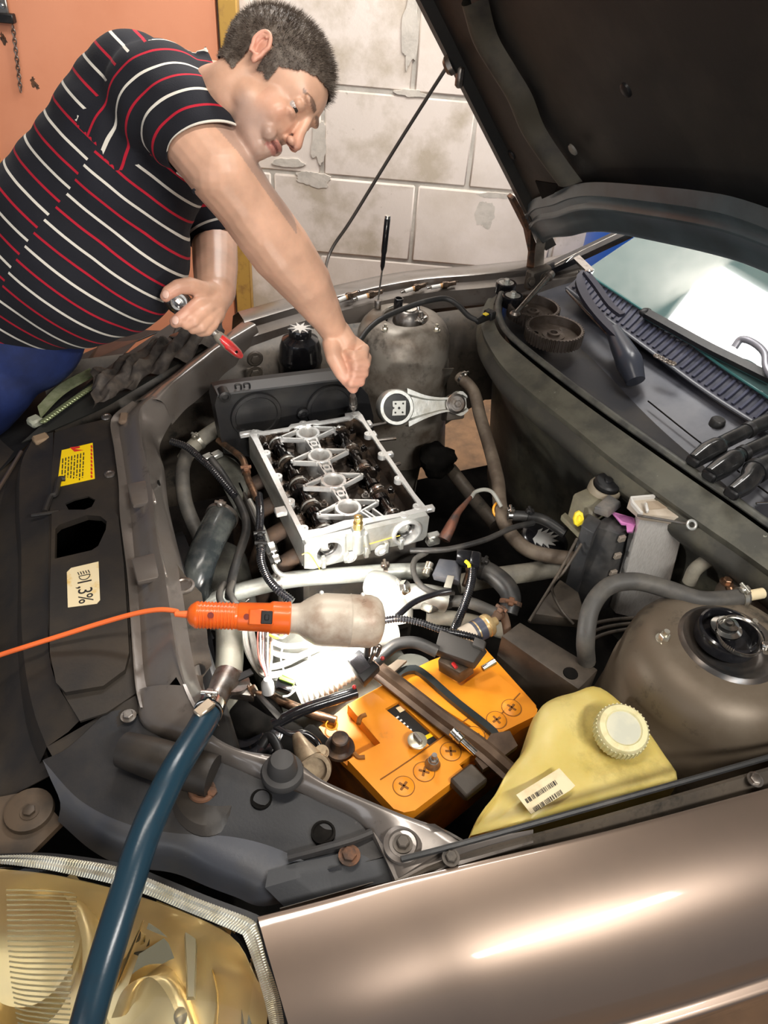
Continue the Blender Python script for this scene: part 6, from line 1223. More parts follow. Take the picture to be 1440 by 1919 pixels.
hose('corrugated_loom', 'second white corrugated loom just above the thick one under the lamp', [(552, 1280, .75), (590, 1262, .755), (630, 1240, .76), (668, 1216, .76)], .016, mat('white_loom', (.80, .79, .72), .5), 'loom', corr=.002, pitch=.008)
hose('coolant_hose', 'white-lit pale hose passing under the end of the lamp shroud', [(600, 1230, .70), (650, 1205, .70), (700, 1190, .70), (740, 1180, .70)], .03, mat('lit_pale', (.62, .62, .56), .5))  # lit copy of the pale hose colour, lamp glare put in
# ---------------------------------------------------------------- inspection lamp
il = thing('inspection_lamp', Zp(540, 1160, .89), 'orange handled inspection lamp with a dirty white shroud across the bay', 'lamp')
la, lc = Zp(352, 1152, .955), Zp(722, 1166, .93); la_x = (lc - la).normalized(); LL = (lc - la).length
def Lx(px): return (Zp(px, 1158, .943) - la).dot(la_x)
LO = la
prof = [(0, 0), (.010, .0), (.016, .004), (.0215, .012)]
x = .014; xe = Lx(446)
while x < xe - .006:
    prof += [(.0222, x), (.0222, x + .0028), (.0208, x + .0034), (.0208, x + .0052)]; x += .0056
prof += [(.0215, xe - .004), (.0205, xe)]
b = B(); b.lathe(LO, la_x, prof, 30); fin('grip', b, ORNG, il)
x1 = Lx(505); xc = Lx(545)
b = B(); b.lathe(LO, la_x, [(.0205, xe - .001), (.0230, xe + .003), (.0240, x1), (.0262, x1 + .003), (.0268, x1 + .006), (.0268, xc - .006), (.0275, xc - .004), (.0275, xc - .001), (.024, xc)], 34); body = fin('switch_body', b, ORNG, il)
cx2, cy2, _ = frame(la_x); toc = (CP - (LO + la_x * .1)).normalized(); toc = (toc - la_x * toc.dot(la_x)).normalized(); sid = la_x.cross(toc)
Rl = Matrix((la_x, sid, toc)).transposed()
b = B(); b.box(LO + la_x * Lx(490) + toc * .0235, (.040, .026, .006), Rl, .002); sp = fin('switch_plate', b, ORNG, il)
b = B(); b.box(LO + la_x * Lx(500) + toc * .0275, (.018, .021, .004), Rl, .001); fin('switch', b, BLK, sp)
b = B(); b.box(LO + la_x * Lx(500) + toc * .0300, (.007, .009, .003), Rl, .001); fin('rocker', b, BLK, sp)
for px in (397, 463):
    b = B(); b.cyl(LO + la_x * Lx(px) + toc * .0195, LO + la_x * Lx(px) + toc * .0236, .0050, n=16); fin('screw_hole', b, mat('hole_red', (.20, .02, .01), .6), il)
# shroud: open half shell, closed at the end, opening faces down and away from the camera
SHR = mat('dirty_shroud', (.60, .52, .42), .42, .1, (.36, .25, .18), 16, .46, .66, bump=.1, bscale=60, col3=(.12, .08, .05), scale3=34, lo3=.64, hi3=.70)
sp_ = [(.0235, xc - .004), (.0250, xc + .008), (.0260, Lx(562)), (.034, Lx(575)), (.0425, Lx(592)), (.0440, Lx(610)), (.0440, Lx(655)), (.0450, Lx(657)), (.0440, Lx(660)), (.0440, Lx(695)), (.0405, Lx(708)), (.033, Lx(716)), (.020, Lx(721)), (.003, Lx(723))]
b = B(); NA = 30; a0, a1 = math.radians(-112), math.radians(128); up3 = toc; rws = []
for r, h in sp_:
    rws.append([LO + la_x * h + up3 * (r * math.cos(a0 + (a1 - a0) * i / NA)) + sid * (r * math.sin(a0 + (a1 - a0) * i / NA)) for i in range(NA + 1)])
b.sheet(rws, NA + 1, 1, .0012, smooth=False, rsm=False); fin('shroud', b, SHR, il, 30)
b = B(); b.tube([r[0] for r in rws[3:]], .0022, 6, 1); fin('shroud_edge', b, SHR, il)
b = B(); b.tube([r[-1] for r in rws[3:]], .0022, 6, 1); fin('shroud_edge', b, SHR, il)
for px in (600, 678):
    b = B(); b.sphere(LO + la_x * Lx(px) + (toc * .3 - sid).normalized() * .0455 if (-sid).dot(CU) > 0 else LO + la_x * Lx(px) + (toc * .3 + sid).normalized() * .0455, .004, 8); fin('shroud_rivet', b, WHITE, il)
bc = LO + la_x * Lx(640)
b = B(); b.sphere(bc, .019, 16); b.cyl(LO + la_x * xc, bc, .011, .014, 16); bo = fin('bulb', b, mat('lit_bulb', (1, .98, .94), .5, emit=120), il)
pl = bpy.data.lights.new('bulb_light', 'POINT'); pl.energy = 4; pl.shadow_soft_size = .02; pl.color = (1, .98, .93)
po = bpy.data.objects.new('bulb_light', pl); COL.objects.link(po); po.parent = il; po.location = bc - toc * .024 - V(il.location)
# cable
b = B(); b.tube([LO - la_x * -.002, LO - la_x * .02], [.0065, .0045], 10, 2); b.tube([LO - la_x * .018, Zp(330, 1146, .955), Zp(300, 1143, .952), Zp(255, 1150, .94), Zp(190, 1168, .92), Zp(120, 1190, .905), Zp(50, 1212, .89), Zp(0, 1228, .87), Zp(-80, 1255, .84), Zp(-190, 1320, .68), Zp(-290, 1400, .40), Zp(-420, 1450, .03)], .0042, 10); own('power_cord', b, mat('orange_cord', (.90, .17, .04), .4), 'orange power cord trailing from the inspection lamp over the front cover', 'cord')
# ---------------------------------------------------------------- loose pieces on the far side
def pulley(loc, R, label, rot, grp=None):
    t = thing('toothed_pulley', loc, label, 'pulley'); o_ = V(loc)
    mt = mat('pulley_steel', (.14, .115, .10), .42, .6, (.09, .07, .055), 24, bump=.15); b = B(); nt_ = 48; H_ = .034
    def rg(r0, r1, z):
        out = []
        for i in range(nt_ * 4):
            a = 2 * math.pi * i / (nt_ * 4); k = i % 4; r = r0 if k in (0, 1) else r1; out.append(b.bm.verts.new(o_ + V((r * math.cos(a), r * math.sin(a), z))))
        return out
    n4 = nt_ * 4
    A = [rg(R, R - .0045, 0), rg(R, R - .0045, H_)]
    I = [rg(R - .009, R - .009, H_), rg(R - .011, R - .011, H_ * .35), rg(.03, .03, H_ * .30)]
    for p, q in zip(A + I, (A + I)[1:]): b.join(p, q)
    b._f(A[0][::-1]); b._f(I[-1]); fin('tooth_ring', b, mt, t, 25)
    b = B(); b.lathe(o_ + V((0, 0, H_ * .28)), (0, 0, 1), [(.030, 0), (.030, .004), (.017, .004), (.017, .010), (.010, .011), (.009, -.0), (0, -.0)], 28); fin('hub', b, mt, t)
    for k in range(3):
        a = rot + k * 2.1; b = B(); b.cyl(o_ + V((.048 * math.cos(a), .048 * math.sin(a), H_ * .28)), o_ + V((.048 * math.cos(a), .048 * math.sin(a), H_ * .36)), .008, n=14); fin('web_hole', b, BLKSHADE if k else STEEL, t)
    return t
p1 = Zp(1041, 614, .985) - V((0, 0, .034)); p2 = Zp(1002, 573, .975) - V((0, 0, .034))
pulley(p1, .078, 'larger-looking front toothed pulley lying on the cowl beside the rail', .5)
pulley(p2, .074, 'rear toothed pulley lying on the cowl with a steel bar across it', 1.5)
b = B(); a, c = Zp(966, 588, .985), Zp(1028, 520, 1.02); b.cyl(a, c, .006, .0085, 14); b.lathe(a - V((0, 0, .006)), (0, 0, 1), [(0, 0), (.014, 0), (.015, .006), (.010, .012), (0, .012)], 18); b.cyl(c, c + (c - a).normalized() * .02, .014, .012, 16); own('extension_bar', b, STEELD, 'dull steel extension bar resting slanted on the rear toothed pulley', 'tool')
for (x, y), lb in [((950, 528), 'upper tensioner roller with bolt and washer at the corner of the cowl'), ((962, 552), 'lower tensioner roller with bolt just behind the firewall rail')]:
    c = Zp(x, y, .99); t = thing('tensioner_roller', c + V((0, 0, -.034)), lb, 'roller')
    b = B(); b.lathe(c + V((0, 0, -.034)), (0, 0, 1), [(.0, 0), (.029, 0), (.030, .003), (.030, .030), (.028, .032), (.022, .032), (.021, .026), (0, .026)], 30); fin('roller', b, BLKG, t)
    b = B(); b.lathe(c + V((0, 0, -.006)), (0, 0, 1), [(.022, 0), (.022, .003), (0, .003)], 24); b.bolt(c + V((0, 0, -.003)), (0, 0, 1), .009, .009, True); fin('roller_bolt', b, ALU, t)
# spark plugs in the gutter of the far fender
PORC = mat('porcelain', (.82, .80, .76), .25); PBR = mat('burnt_porcelain', (.55, .30, .12), .5); PST = mat('plug_steel', (.22, .16, .12), .35, .8, (.10, .07, .05), 60)
def plug(a, c, label):
    ax = (c - a).normalized(); L = (c - a).length; t = thing('spark_plug', a - V((0, 0, .009)), label, 'spark plug', 'spark plugs in the far fender gutter')
    f = L / .085
    b = B(); b.lathe(a, ax, [(0, 0), (.0034, 0), (.0036, .008 * f), (.0028, .010 * f), (.003, .012 * f)], 12); fin('terminal', b, STEEL, t)
    b = B(); b.lathe(a, ax, [(.0055, .011 * f), (.0060, .013 * f), (.0062, .033 * f), (.0066, .036 * f)], 16); fin('insulator', b, PORC, t)
    b = B(); b.lathe(a, ax, [(.0068, .036 * f), (.0070, .041 * f), (.0074, .043 * f)], 16); fin('stained_ring', b, PBR, t)
    b = B(); b.lathe(a, ax, [(.0085, .041 * f), (.0088, .045 * f), (.0088, .045 * f)], 16); b.hexnut(a + ax * .044 * f, ax, .0112, .012 * f); b.lathe(a, ax, [(.009, .055 * f), (.009, .060 * f)] + [(r, (.060 + k * .0022) * f) for k, r in enumerate([.0072, .0064] * 5)] + [(0, .083 * f)], 16); b.tube([a + ax * .080 * f + V((0, 0, .005)), a + ax * .088 * f + V((0, 0, .004)), a + ax * .089 * f], .0014, 6, 3); fin('plug_shell', b, PST, t)
    return t
for (x0, y0, x1, y1), lb in zip([(628, 566, 672, 548), (662, 562, 719, 546), (752, 549, 800, 533), (801, 541, 857, 530)], ['used spark plug leftmost of four, partly behind the forearm', 'used spark plug just left of the screwdriver', 'used spark plug just right of the black socket', 'used spark plug rightmost of four in the gutter']):
    plug(Zp(x0, y0, .932), Zp(x1, y1, .938), lb)
# long black socket standing by the tower
b = B(); c = Zp(745, 588, .935); b.lathe(c, (.02, 0, 1), [(0, 0), (.011, 0), (.013, .004), (.013, .045), (.0115, .046), (.0095, .046), (.009, .02), (0, .02)], 24); own('black_socket', b, BLKG, 'long black socket standing upright on the far strut tower', 'tool')
b = B(); b.tube([V((0, 0, .0)) + Zp(727, 578, .94), Zp(745, 570, .94)], .002, 6, 1); own('thin_pin', b, STEEL, 'short thin silver pin lying beside the long black socket', 'pin')
# screwdriver standing in a socket
sd_ = thing('screwdriver', Zp(708, 577, .935), 'slim black-handled screwdriver standing upright on the far strut tower', 'screwdriver')
s0 = Zp(708, 577, .935); zt = 1.22
lo_, hi_ = .94, 1.5
def vert_at(px, py, x0, y0):   # height of the point above (x0,y0) that is seen at row py
    best = min((abs((lambda v: 960 - F_PX * v.dot(CU) / v.dot(FW))(V((x0, y0, z)) - CP) - py), z) for z in [lo_ + k * .002 for k in range(300)]); return best[1]
z1, z2 = vert_at(0, 508, s0.x, s0.y), vert_at(0, 405, s0.x, s0.y)
b = B(); b.cyl(s0, s0 + V((0, 0, .018)), .010, n=14); b.lathe(s0 + V((0, 0, .018)), (0, 0, 1), [(.0105, 0), (.009, .004), (.004, .004), (0, .004)], 14); fin('bit_socket', b, STEELD, sd_)
tilt = V((.012, -.0, 0)); tp_ = V((s0.x, s0.y, z2)) + tilt; md = V((s0.x, s0.y, z1)) + tilt * .5
b = B(); b.cyl(s0 + V((0, 0, .02)), md, .0026, n=10); fin('shaft', b, STEEL, sd_)
ax = (tp_ - md).normalized(); L = (tp_ - md).length
b = B(); b.lathe(md, ax, [(.003, 0), (.0062, .012), (.0064, L * .30), (.0080, L * .36), (.0080, L * .93), (.007, L * .97)], 16); fin('handle', b, BLKG, sd_)
b = B(); b.lathe(md, ax, [(.0078, L * .95), (.0076, L), (0, L)], 16); fin('handle_end', b, STEEL, sd_)
# loose nuts and bolts heaped in the far tower hole
rnd = random.Random(11)
for k in range(7):
    c = TF + V((rnd.uniform(.012, .045), rnd.uniform(-.035, .0), -.012 + k * .003)); ax = V((rnd.uniform(-1, 1), rnd.uniform(-1, 1), rnd.uniform(.1, .7))).normalized()
    b = B(); b.hexnut(c, ax, .0072, .006); b.cyl(c + ax * .006, c + ax * .026, .0042, n=10); own('loose_bolt', b, STEELD if k % 2 else STEEL, 'loose bolt in the heap inside the top of the far strut tower', 'bolt', 'bolts heaped in the far strut tower')
# ignition coils lying on the cowl at the right edge
for lb, l, r in [('uppermost black ignition coil lying on the cowl at the right edge', [(1300, 865, .99), (1325, 848, .995), (1345, 838, 1.0), (1352, 832, 1.0), (1400, 808, 1.0), (1440, 790, 1.0), (1490, 768, 1.0)], [.016, .022, .022, .016, .016, .018, .018]),
                 ('middle black ignition coil lying on the cowl at the right edge', [(1330, 892, .99), (1352, 878, .995), (1375, 862, 1.0), (1390, 852, 1.0), (1440, 828, 1.0), (1490, 804, 1.0)], [.018, .022, .022, .0155, .0155, .016]),
                 ('lowest black ignition coil lying on the cowl at the right edge', [(1372, 925, .99), (1392, 912, .995), (1405, 900, 1.0), (1415, 885, 1.0), (1450, 868, 1.0), (1490, 850, 1.0)], [.016, .020, .020, .024, .024, .02])]:
    t = thing('ignition_coil', Zp(l[2][0], l[2][1], l[2][2] - .03), lb, 'ignition coil'); P_ = P3(l)
    b = B(); b.tube(P_, r, 18, 5); fin('coil_body', b, mat('coil_plastic', (.012, .013, .014), .18, 0, (.03, .03, .03), 20, coat=.3), t)
    ax = (P_[-2] - P_[2]).normalized(); b = B()
    for k in range(4): b.torus(P_[-3] + ax * (.004 * k), ax, r[-3] + .0005, .0022, 24, 6)
    fin('coil_ring', b, BLK, t)
    b = B(); b.box(P_[0] + ax * .01, (.035, .03, .02), math.atan2(ax.y, ax.x), .004); fin('coil_plug', b, BLK, t)
b = B(); b.cyl(Zp(1418, 944, .985), Zp(1440, 943, .985), .0025, n=8); own('steel_pin', b, STEEL, 'tiny steel pin at the right edge below the ignition coils', 'pin')
# dark rag over the far corner
b = B(); g = []
for i in range(34):
    r = []
    for j in range(16):
        u, v = i / 33, j / 15; p = Zp(175 + 245 * u, 742 - 130 * u - 40 + 62 * v, .915); w_ = .016 * math.sin(u * 31 + v * 4) * math.sin(v * 9 + u * 3) + .010 * noise.noise(V((u * 14, v * 8, 3))) + .02 * math.sin(v * math.pi)
        r.append(b.bm.verts.new(p + V((.004 * math.sin(v * 23), .006 * math.sin(u * 40), w_))))
    g.append(r)
for a, c in zip(g, g[1:]):
    for j in range(15): b._f([a[j], a[j + 1], c[j + 1], c[j]])
bmesh.ops.subdivide_edges(b.bm, edges=b.bm.edges[:], cuts=1, use_grid_fill=True, smooth=1)
own('oily_rag', b, mat('rag_cloth', (.035, .029, .026), .75, 0, (.08, .065, .053), 30, bump=.2), 'crumpled dark oily rag over the far corner of the front channel', 'rag', ang=60)
# ---------------------------------------------------------------- the mechanic
person = thing('person', V((-.05, 1.95, 0)), 'man in a dark striped polo shirt leaning over the engine with a ratchet', 'person')
def caps(b, pts, n=14):
    """chain of (point, radius): spheres joined by cones (to be fused by the voxel remesh)"""
    for p, r in pts: b.sphere(p, r, n)
    for (p, r), (q, s) in zip(pts, pts[1:]):
        d = (q - p)
        if d.length > 1e-4: b.cyl(p, q, r, s, n)
    return b
def fuse(name, b, mt, vox, it, parent, fac=.5):
    me = bpy.data.meshes.new('t'); b.bm.to_mesh(me); b.bm.free(); o = bpy.data.objects.new('t', me); COL.objects.link(o)
    m = o.modifiers.new('r', 'REMESH'); m.mode = 'VOXEL'; m.voxel_size = vox; m.use_smooth_shade = True
    s = o.modifiers.new('s', 'SMOOTH'); s.iterations = it; s.factor = fac
    dg = bpy.context.evaluated_depsgraph_get(); dg.update()
    m2 = bpy.data.meshes.new_from_object(o.evaluated_get(dg)); bpy.data.objects.remove(o)
    off = wpos(parent); m2.transform(Matrix.Translation(-off)); m2.name = name
    m2.materials.clear()
    for x in (mt if isinstance(mt, (list, tuple)) else [mt]): m2.materials.append(x)
    for p in m2.polygons: p.use_smooth = True
    o = bpy.data.objects.new(name, m2); link(o, parent); return o
# head frame
HC = Dp(522, 150, 1.40)
hu = (CR * .74 + CU * .67).normalized(); hf0 = (CR * .67 - CU * .74).normalized(); th_ = math.radians(4)
hf = (hf0 * math.cos(th_) - FW * math.sin(th_)).normalized(); hf = (hf - hu * hf.dot(hu)).normalized(); hr = hf.cross(hu).normalized()   # hr: his right, towards the camera
HS = 1.0
def Hd(x, y, z): return HC + (hr * x + hf * y + hu * z) * HS
HR = Matrix((hr, hf, hu)).transposed()
b = B()
def E_(x, y, z, rx, ry, rz, rot=None, n=18): b.sphere(Hd(x, y, z), (rx * HS, ry * HS, rz * HS), n, HR if rot is None else HR @ rot)
E_(0, -.018, .018, .078, .108, .086, n=28); E_(0, .035, .010, .064, .062, .062, n=24)
E_(0, .040, -.048, .059, .052, .060, n=22); E_(0, .030, -.080, .052, .052, .045); E_(0, .070, -.112, .028, .022, .020); E_(0, .05, -.105, .038, .035, .025)
for s in (-1, 1):
    E_(s * .042, .008, -.068, .018, .032, .030); E_(s * .036, .062, -.050, .022, .020, .026); E_(s * .026, .088, .004, .026, .011, .009)
    E_(s * .031, .0805, -.0135, .0165, .0105, .0095); E_(s * .031, .080, -.033, .016, .010, .007); E_(s * .013, .108, -.062, .0085, .010, .0075); E_(s * .028, .078, -.085, .016, .014, .014)
caps(b, [(Hd(0, .092, -.008), .0085), (Hd(0, .103, -.038), .0095), (Hd(0, .113, -.057), .0120)]); E_(0, .100, -.064, .010, .012, .006)
E_(0, .092, -.0835, .022, .009, .0055); E_(0, .089, -.0965, .019, .0095, .006); E_(0, .088, -.105, .014, .008, .006)
# neck into shoulders
NK = Dp(400, 190, 1.50)
caps(b, [(Hd(0, -.030, -.030), .062), (Hd(0, -.035, -.075), .058), (Hd(0, -.045, -.11).lerp(NK, .5), .062), (NK, .070)], 22)
b.sphere(Hd(0, -.055, -.03), (.05, .05, .05), 16)
# under the shirt: slim trunk joining neck, arms and pelvis
TR = [(Dp(330, 215, 1.58), .11), (Dp(240, 300, 1.62), .12), (Dp(150, 420, 1.66), .12), (Dp(60, 540, 1.72), .11), (Dp(-30, 640, 1.80), .10)]
caps(b, [(NK, .06)] + TR, 18)
# right arm (towards the camera)
RA = [(Dp(325, 215, 1.43), .070), (Dp(372, 264, 1.42), .067), (Dp(416, 320, 1.42), .066), (Dp(460, 380, 1.47), .061), (Dp(495, 428, 1.51), .0625), (Dp(526, 470, 1.55), .064), (Dp(572, 529, 1.61), .055), (Dp(600, 575, 1.66), .043), (Dp(616, 602, 1.69), .035), (Dp(626, 620, 1.715), .032)]
caps(b, [(TR[0][0], .10)] + RA, 22)
# right hand: fist round the extension
def hp_(x, y, d): return Dp(x, y, d)
caps(b, [(hp_(632, 625, 1.72), .032), (hp_(643, 645, 1.73), .034)], 16); caps(b, [(hp_(650, 648, 1.74), .030), (hp_(668, 660, 1.745), .029)], 16)
caps(b, [(hp_(638, 660, 1.735), .026), (hp_(645, 690, 1.75), .022)], 14)
for i, (kx, ky, r) in enumerate([(683, 654, .0118), (687, 671, .0120), (684, 688, .0114), (678, 703, .0104)]):
    y2 = ky + 6 + i
    caps(b, [(hp_(kx - 24, ky - 6, 1.745), r * 1.1), (hp_(kx, ky, 1.735), r * 1.05), (hp_(kx - 2, y2 + 5, 1.70), r), (hp_(kx - 20, y2 + 7, 1.685), r * .96), (hp_(kx - 31, y2 + 4, 1.70), r * .9)], 12)
caps(b, [(hp_(622, 645, 1.71), .022), (hp_(626, 672, 1.695), .018), (hp_(640, 700, 1.69), .0155), (hp_(656, 718, 1.70), .0145), (hp_(662, 728, 1.71), .0125)], 14)
b.sphere(hp_(649, 672, 1.712), (.020, .016, .020), 14); caps(b, [(hp_(652, 668, 1.735), .026), (hp_(658, 690, 1.735), .020)], 14)
caps(b, [(hp_(668, 712, 1.72), .0125), (hp_(665, 724, 1.72), .0115)], 12)
# left arm and hand
LA = [(Dp(330, 300, 1.80), .070), (Dp(380, 400, 1.84), .058), (Dp(402, 450, 1.83), .054), (Dp(404, 500, 1.78), .052), (Dp(404, 545, 1.73), .046), (Dp(398, 568, 1.70), .037)]
caps(b, [(TR[0][0], .08)] + LA, 20)
caps(b, [(Dp(396, 570, 1.695), .037), (Dp(382, 580, 1.675), .034)], 16); caps(b, [(Dp(398, 585, 1.69), .030), (Dp(388, 596, 1.675), .027)], 14)
caps(b, [(Dp(395, 552, 1.69), .028), (Dp(378, 545, 1.655), .021), (Dp(356, 536, 1.625), .0185), (Dp(334, 539, 1.61), .017), (Dp(317, 549, 1.605), .0155), (Dp(311, 556, 1.605), .0125)], 14)
for l in ([(385, 566, 1.66), (368, 572, 1.635), (350, 588, 1.615), (336, 599, 1.61), (329, 604, 1.612)], [(392, 578, 1.66), (378, 588, 1.635), (364, 602, 1.62), (350, 608, 1.62)], [(398, 590, 1.67), (390, 600, 1.65), (378, 613, 1.635), (362, 616, 1.635)], [(402, 598, 1.68), (398, 608, 1.665), (388, 619, 1.65), (376, 621, 1.65)]):
    rr = .0165 if l[0][1] < 570 else .0150 if l[0][1] < 600 else .0125
    caps(b, [(Dp(*q), rr * (1 - .05 * i)) for i, q in enumerate(l)], 12)
SKIN = bpy.data.materials.new('skin'); SKIN.use_nodes = True
nt = SKIN.node_tree; N = nt.nodes; Lk = nt.links; bs = N['Principled BSDF']
bs.inputs['Roughness'].default_value = .40; bs.inputs['Subsurface Weight'].default_value = .12; bs.inputs['Subsurface Radius'].default_value = (.012, .005, .003); bs.inputs['Subsurface Scale'].default_value = 1
at = N.new('ShaderNodeAttribute'); at.attribute_name = 'tint'; nzz = N.new('ShaderNodeTexNoise'); nzz.inputs['Scale'].default_value = 22; nzz.inputs['Detail'].default_value = 6
tcn = N.new('ShaderNodeTexCoord'); Lk.new(tcn.outputs['Object'], nzz.inputs['Vector'])
mr = N.new('ShaderNodeMapRange'); mr.inputs[1].default_value = .35; mr.inputs[2].default_value = .7; mr.inputs[3].default_value = .86; mr.inputs[4].default_value = 1.08; Lk.new(nzz.outputs[0], mr.inputs[0])
mx_ = N.new('ShaderNodeVectorMath'); mx_.operation = 'SCALE'; Lk.new(at.outputs['Color'], mx_.inputs[0]); Lk.new(mr.outputs[0], mx_.inputs['Scale']); Lk.new(mx_.outputs[0], bs.inputs['Base Color'])
nb = N.new('ShaderNodeTexNoise'); nb.inputs['Scale'].default_value = 260; Lk.new(tcn.outputs['Object'], nb.inputs['Vector']); bp = N.new('ShaderNodeBump'); bp.inputs['Strength'].default_value = .12; bp.inputs['Distance'].default_value = .001; Lk.new(nb.outputs[0], bp.inputs['Height']); Lk.new(bp.outputs[0], bs.inputs['Normal'])
body = fuse('body', b, SKIN, .0029, 4, person)
PO = wpos(person)
bmx = bmesh.new(); bmx.from_mesh(body.data)
def _fl(v):
    d = v.co + PO - HC; x, y, z = d.dot(hr), d.dot(hf), d.dot(hu)
    if not (abs(x) < .1 and -.15 < z < .12 and y > -.14): return False
    if y > .070 and z < .016 and z > -.108 and abs(x) < .050 - (z < -.045) * .018: return False
    return True
vs_ = [v for v in bmx.verts if _fl(v)]
for _ in range(22): bmesh.ops.smooth_vert(bmx, verts=vs_, factor=.5, use_axis_x=True, use_axis_y=True, use_axis_z=True)
bmx.to_mesh(body.data); bmx.free()
me = body.data; ca = me.color_attributes.new('tint', 'FLOAT_COLOR', 'POINT')
def lerp3(a, c, t): t = max(0, min(1, t)); return tuple(x + (y - x) * t for x, y in zip(a, c))
base = (.66, .39, .27); redd = (.62, .26, .18); beard = (.40, .27, .22); lipc = (.52, .20, .16)
rh_c = Dp(665, 715, 1.71); lh_c = Dp(325, 575, 1.61)
hair_v = []
def hloc(p): d = p - HC; return d.dot(hr) / HS, d.dot(hf) / HS, d.dot(hu) / HS
def sm(x, a, c): t = max(0, min(1, (x - a) / (c - a))); return t * t * (3 - 2 * t)
cols_ = []
for v in me.vertices:
    p = v.co + PO; x, y, z = hloc(p); c = base
    if abs(x) < .11 and -.15 < z < .12 and y > -.13:
        c = lerp3(c, beard, .75 * sm(z, -.055, -.085) * sm(y, -.01, .02) * (1 if z > -.15 else 0)) if y > -.02 else c
        c = lerp3(c, redd, .6 * math.exp(-((x / .02) ** 2 + ((y - .115) / .02) ** 2 + ((z + .06) / .02) ** 2)))
        c = lerp3(c, redd, .35 * math.exp(-(((abs(x) - .045) / .02) ** 2 + ((z + .05) / .02) ** 2)) * (y > .03))
        if y > .082 and abs(x) < .021 and -.1025 < z < -.0795: c = lerp3(c, lipc, .8)
        if abs(z + .090) < .0022 and y > .08 and abs(x) < .023: c = (.22, .07, .06)
        if ((abs(x) - .028) / .022) ** 2 + ((z - .006) / .0055) ** 2 < 1 and y > .07: c = lerp3(c, (.13, .08, .06), .75)
        if ((abs(x) - .006) / .0035) ** 2 + ((z + .0675) / .0025) ** 2 < 1 and y > .1: c = (.18, .06, .05)
    else:
        for cc, r in ((rh_c, .05), (lh_c, .045)):
            c = lerp3(c, (.60, .27, .20), .7 * math.exp(-((p - cc).length / r) ** 2))
    cols_ += [c[0], c[1], c[2], 1]
ca.data.foreach_set('color', cols_)
# eyes, ears, nails
for s in (-1, 1):
    eb = B(); eb.sphere(Hd(s * .031, .0735, -.0215), .0122, 16); fin('eyeball', eb, mat('eye_white', (.42, .36, .33), .2), person)
    eb = B(); cI = Hd(s * .031, .0735, -.0215); dI = (hf * .84 - hu * .50 + hr * .1 * s).normalized(); eb.sphere(cI + dI * .0045, .0094, 14); fin('iris', eb, mat('iris_brown', (.04, .03, .025), .1), person)
    eb = B(); xr = hr * s
    c0 = Hd(s * .074, -.014, -.006); ex_ = (hf * .92 + xr * .36).normalized(); n_e = (xr * .93 - hf * .36).normalized(); ey_ = (hu * .97 - hf * .24).normalized()
    pts = []
    for i in range(19):
        a = math.radians(-70 + 300 * i / 18); rx_ = .0155 - .004 * (math.sin(a) < 0); pts.append(c0 + ex_ * (-rx_ * math.sin(a + 1.57) * -1 * .0 + (-.0165 if 0 else 0)) + (ex_ * math.cos(a) * rx_ + ey_ * math.sin(a) * .026) + n_e * (.010 + .005 * (-math.cos(a))))
    eb.tube(pts, [.0040] * 19, 8, 2); eb.sphere(c0 + n_e * .002, (.014, .006, .024), 14, Matrix((ex_, n_e, ey_)).transposed()); eb.sphere(c0 + ey_ * -.021 + n_e * .007 + ex_ * .003, (.008, .005, .010), 12, Matrix((ex_, n_e, ey_)).transposed())
    pts = [c0 + ex_ * (.011 * math.cos(a)) * 1.0 + ey_ * (.018 * math.sin(a)) + n_e * .010 for a in [math.radians(d) for d in range(70, 291, 22)]]
    eb.tube(pts, .0028, 8, 2)
    ear = fuse('ear', eb, mat('ear_skin', (.64, .33, .24), .48, 0, (.58, .27, .19), 40, sub=.15), .0014, 3, person)
NAIL = mat('finger_nail', (.66, .42, .34), .3)
for q, ax in [((311, 552, 1.590), (-.5, -.1, -.8)), ((329, 601, 1.597), (-.6, -.3, -.6))]:
    nb_ = B(); nb_.sphere(Dp(*q), (.0075, .003, .0095), 10, frame(-FW)[0] and Matrix((CR, -FW, CU)).transposed()); fin('finger_nail', nb_, NAIL, person)
# hair: close-cropped, cap + thousands of short strands
HAIRM = mat('dark_short_hair', (.075, .055, .042), .6, 0, (.16, .13, .105), 45, .45, .65)
hb2 = bmesh.new(); hb2.from_mesh(me); rnd = random.Random(9)
def hairy(p):
    x, y, z = hloc(p)
    if abs(x) > .1 or z > .13 or y < -.13 or z < -.075: return False
    jt = .004 * noise.noise(p * 90)
    if y < -.035: return z > -.062 + jt - (y + .035) * .1
    if y < -.002: return z > .010 + jt
    if y < .024: return z > -.030 + jt
    if y < .050: return z > -.004 + (y - .024) * .9 + jt
    return z > .024 + (y - .05) * .75 + jt
fs = [f for f in hb2.faces if hairy(f.calc_center_median() + PO)]
hh = bmesh.new(); vm = {}
for f in fs:
    vs = []
    for v in f.verts:
        if v.index not in vm:
            e_ = .0035 + .002 * noise.noise((v.co) * 120); vm[v.index] = hh.verts.new(v.co + v.normal * e_)
        vs.append(vm[v.index])
    try: hh.faces.new(vs)
    except ValueError: pass
for f in hh.faces: f.smooth = True
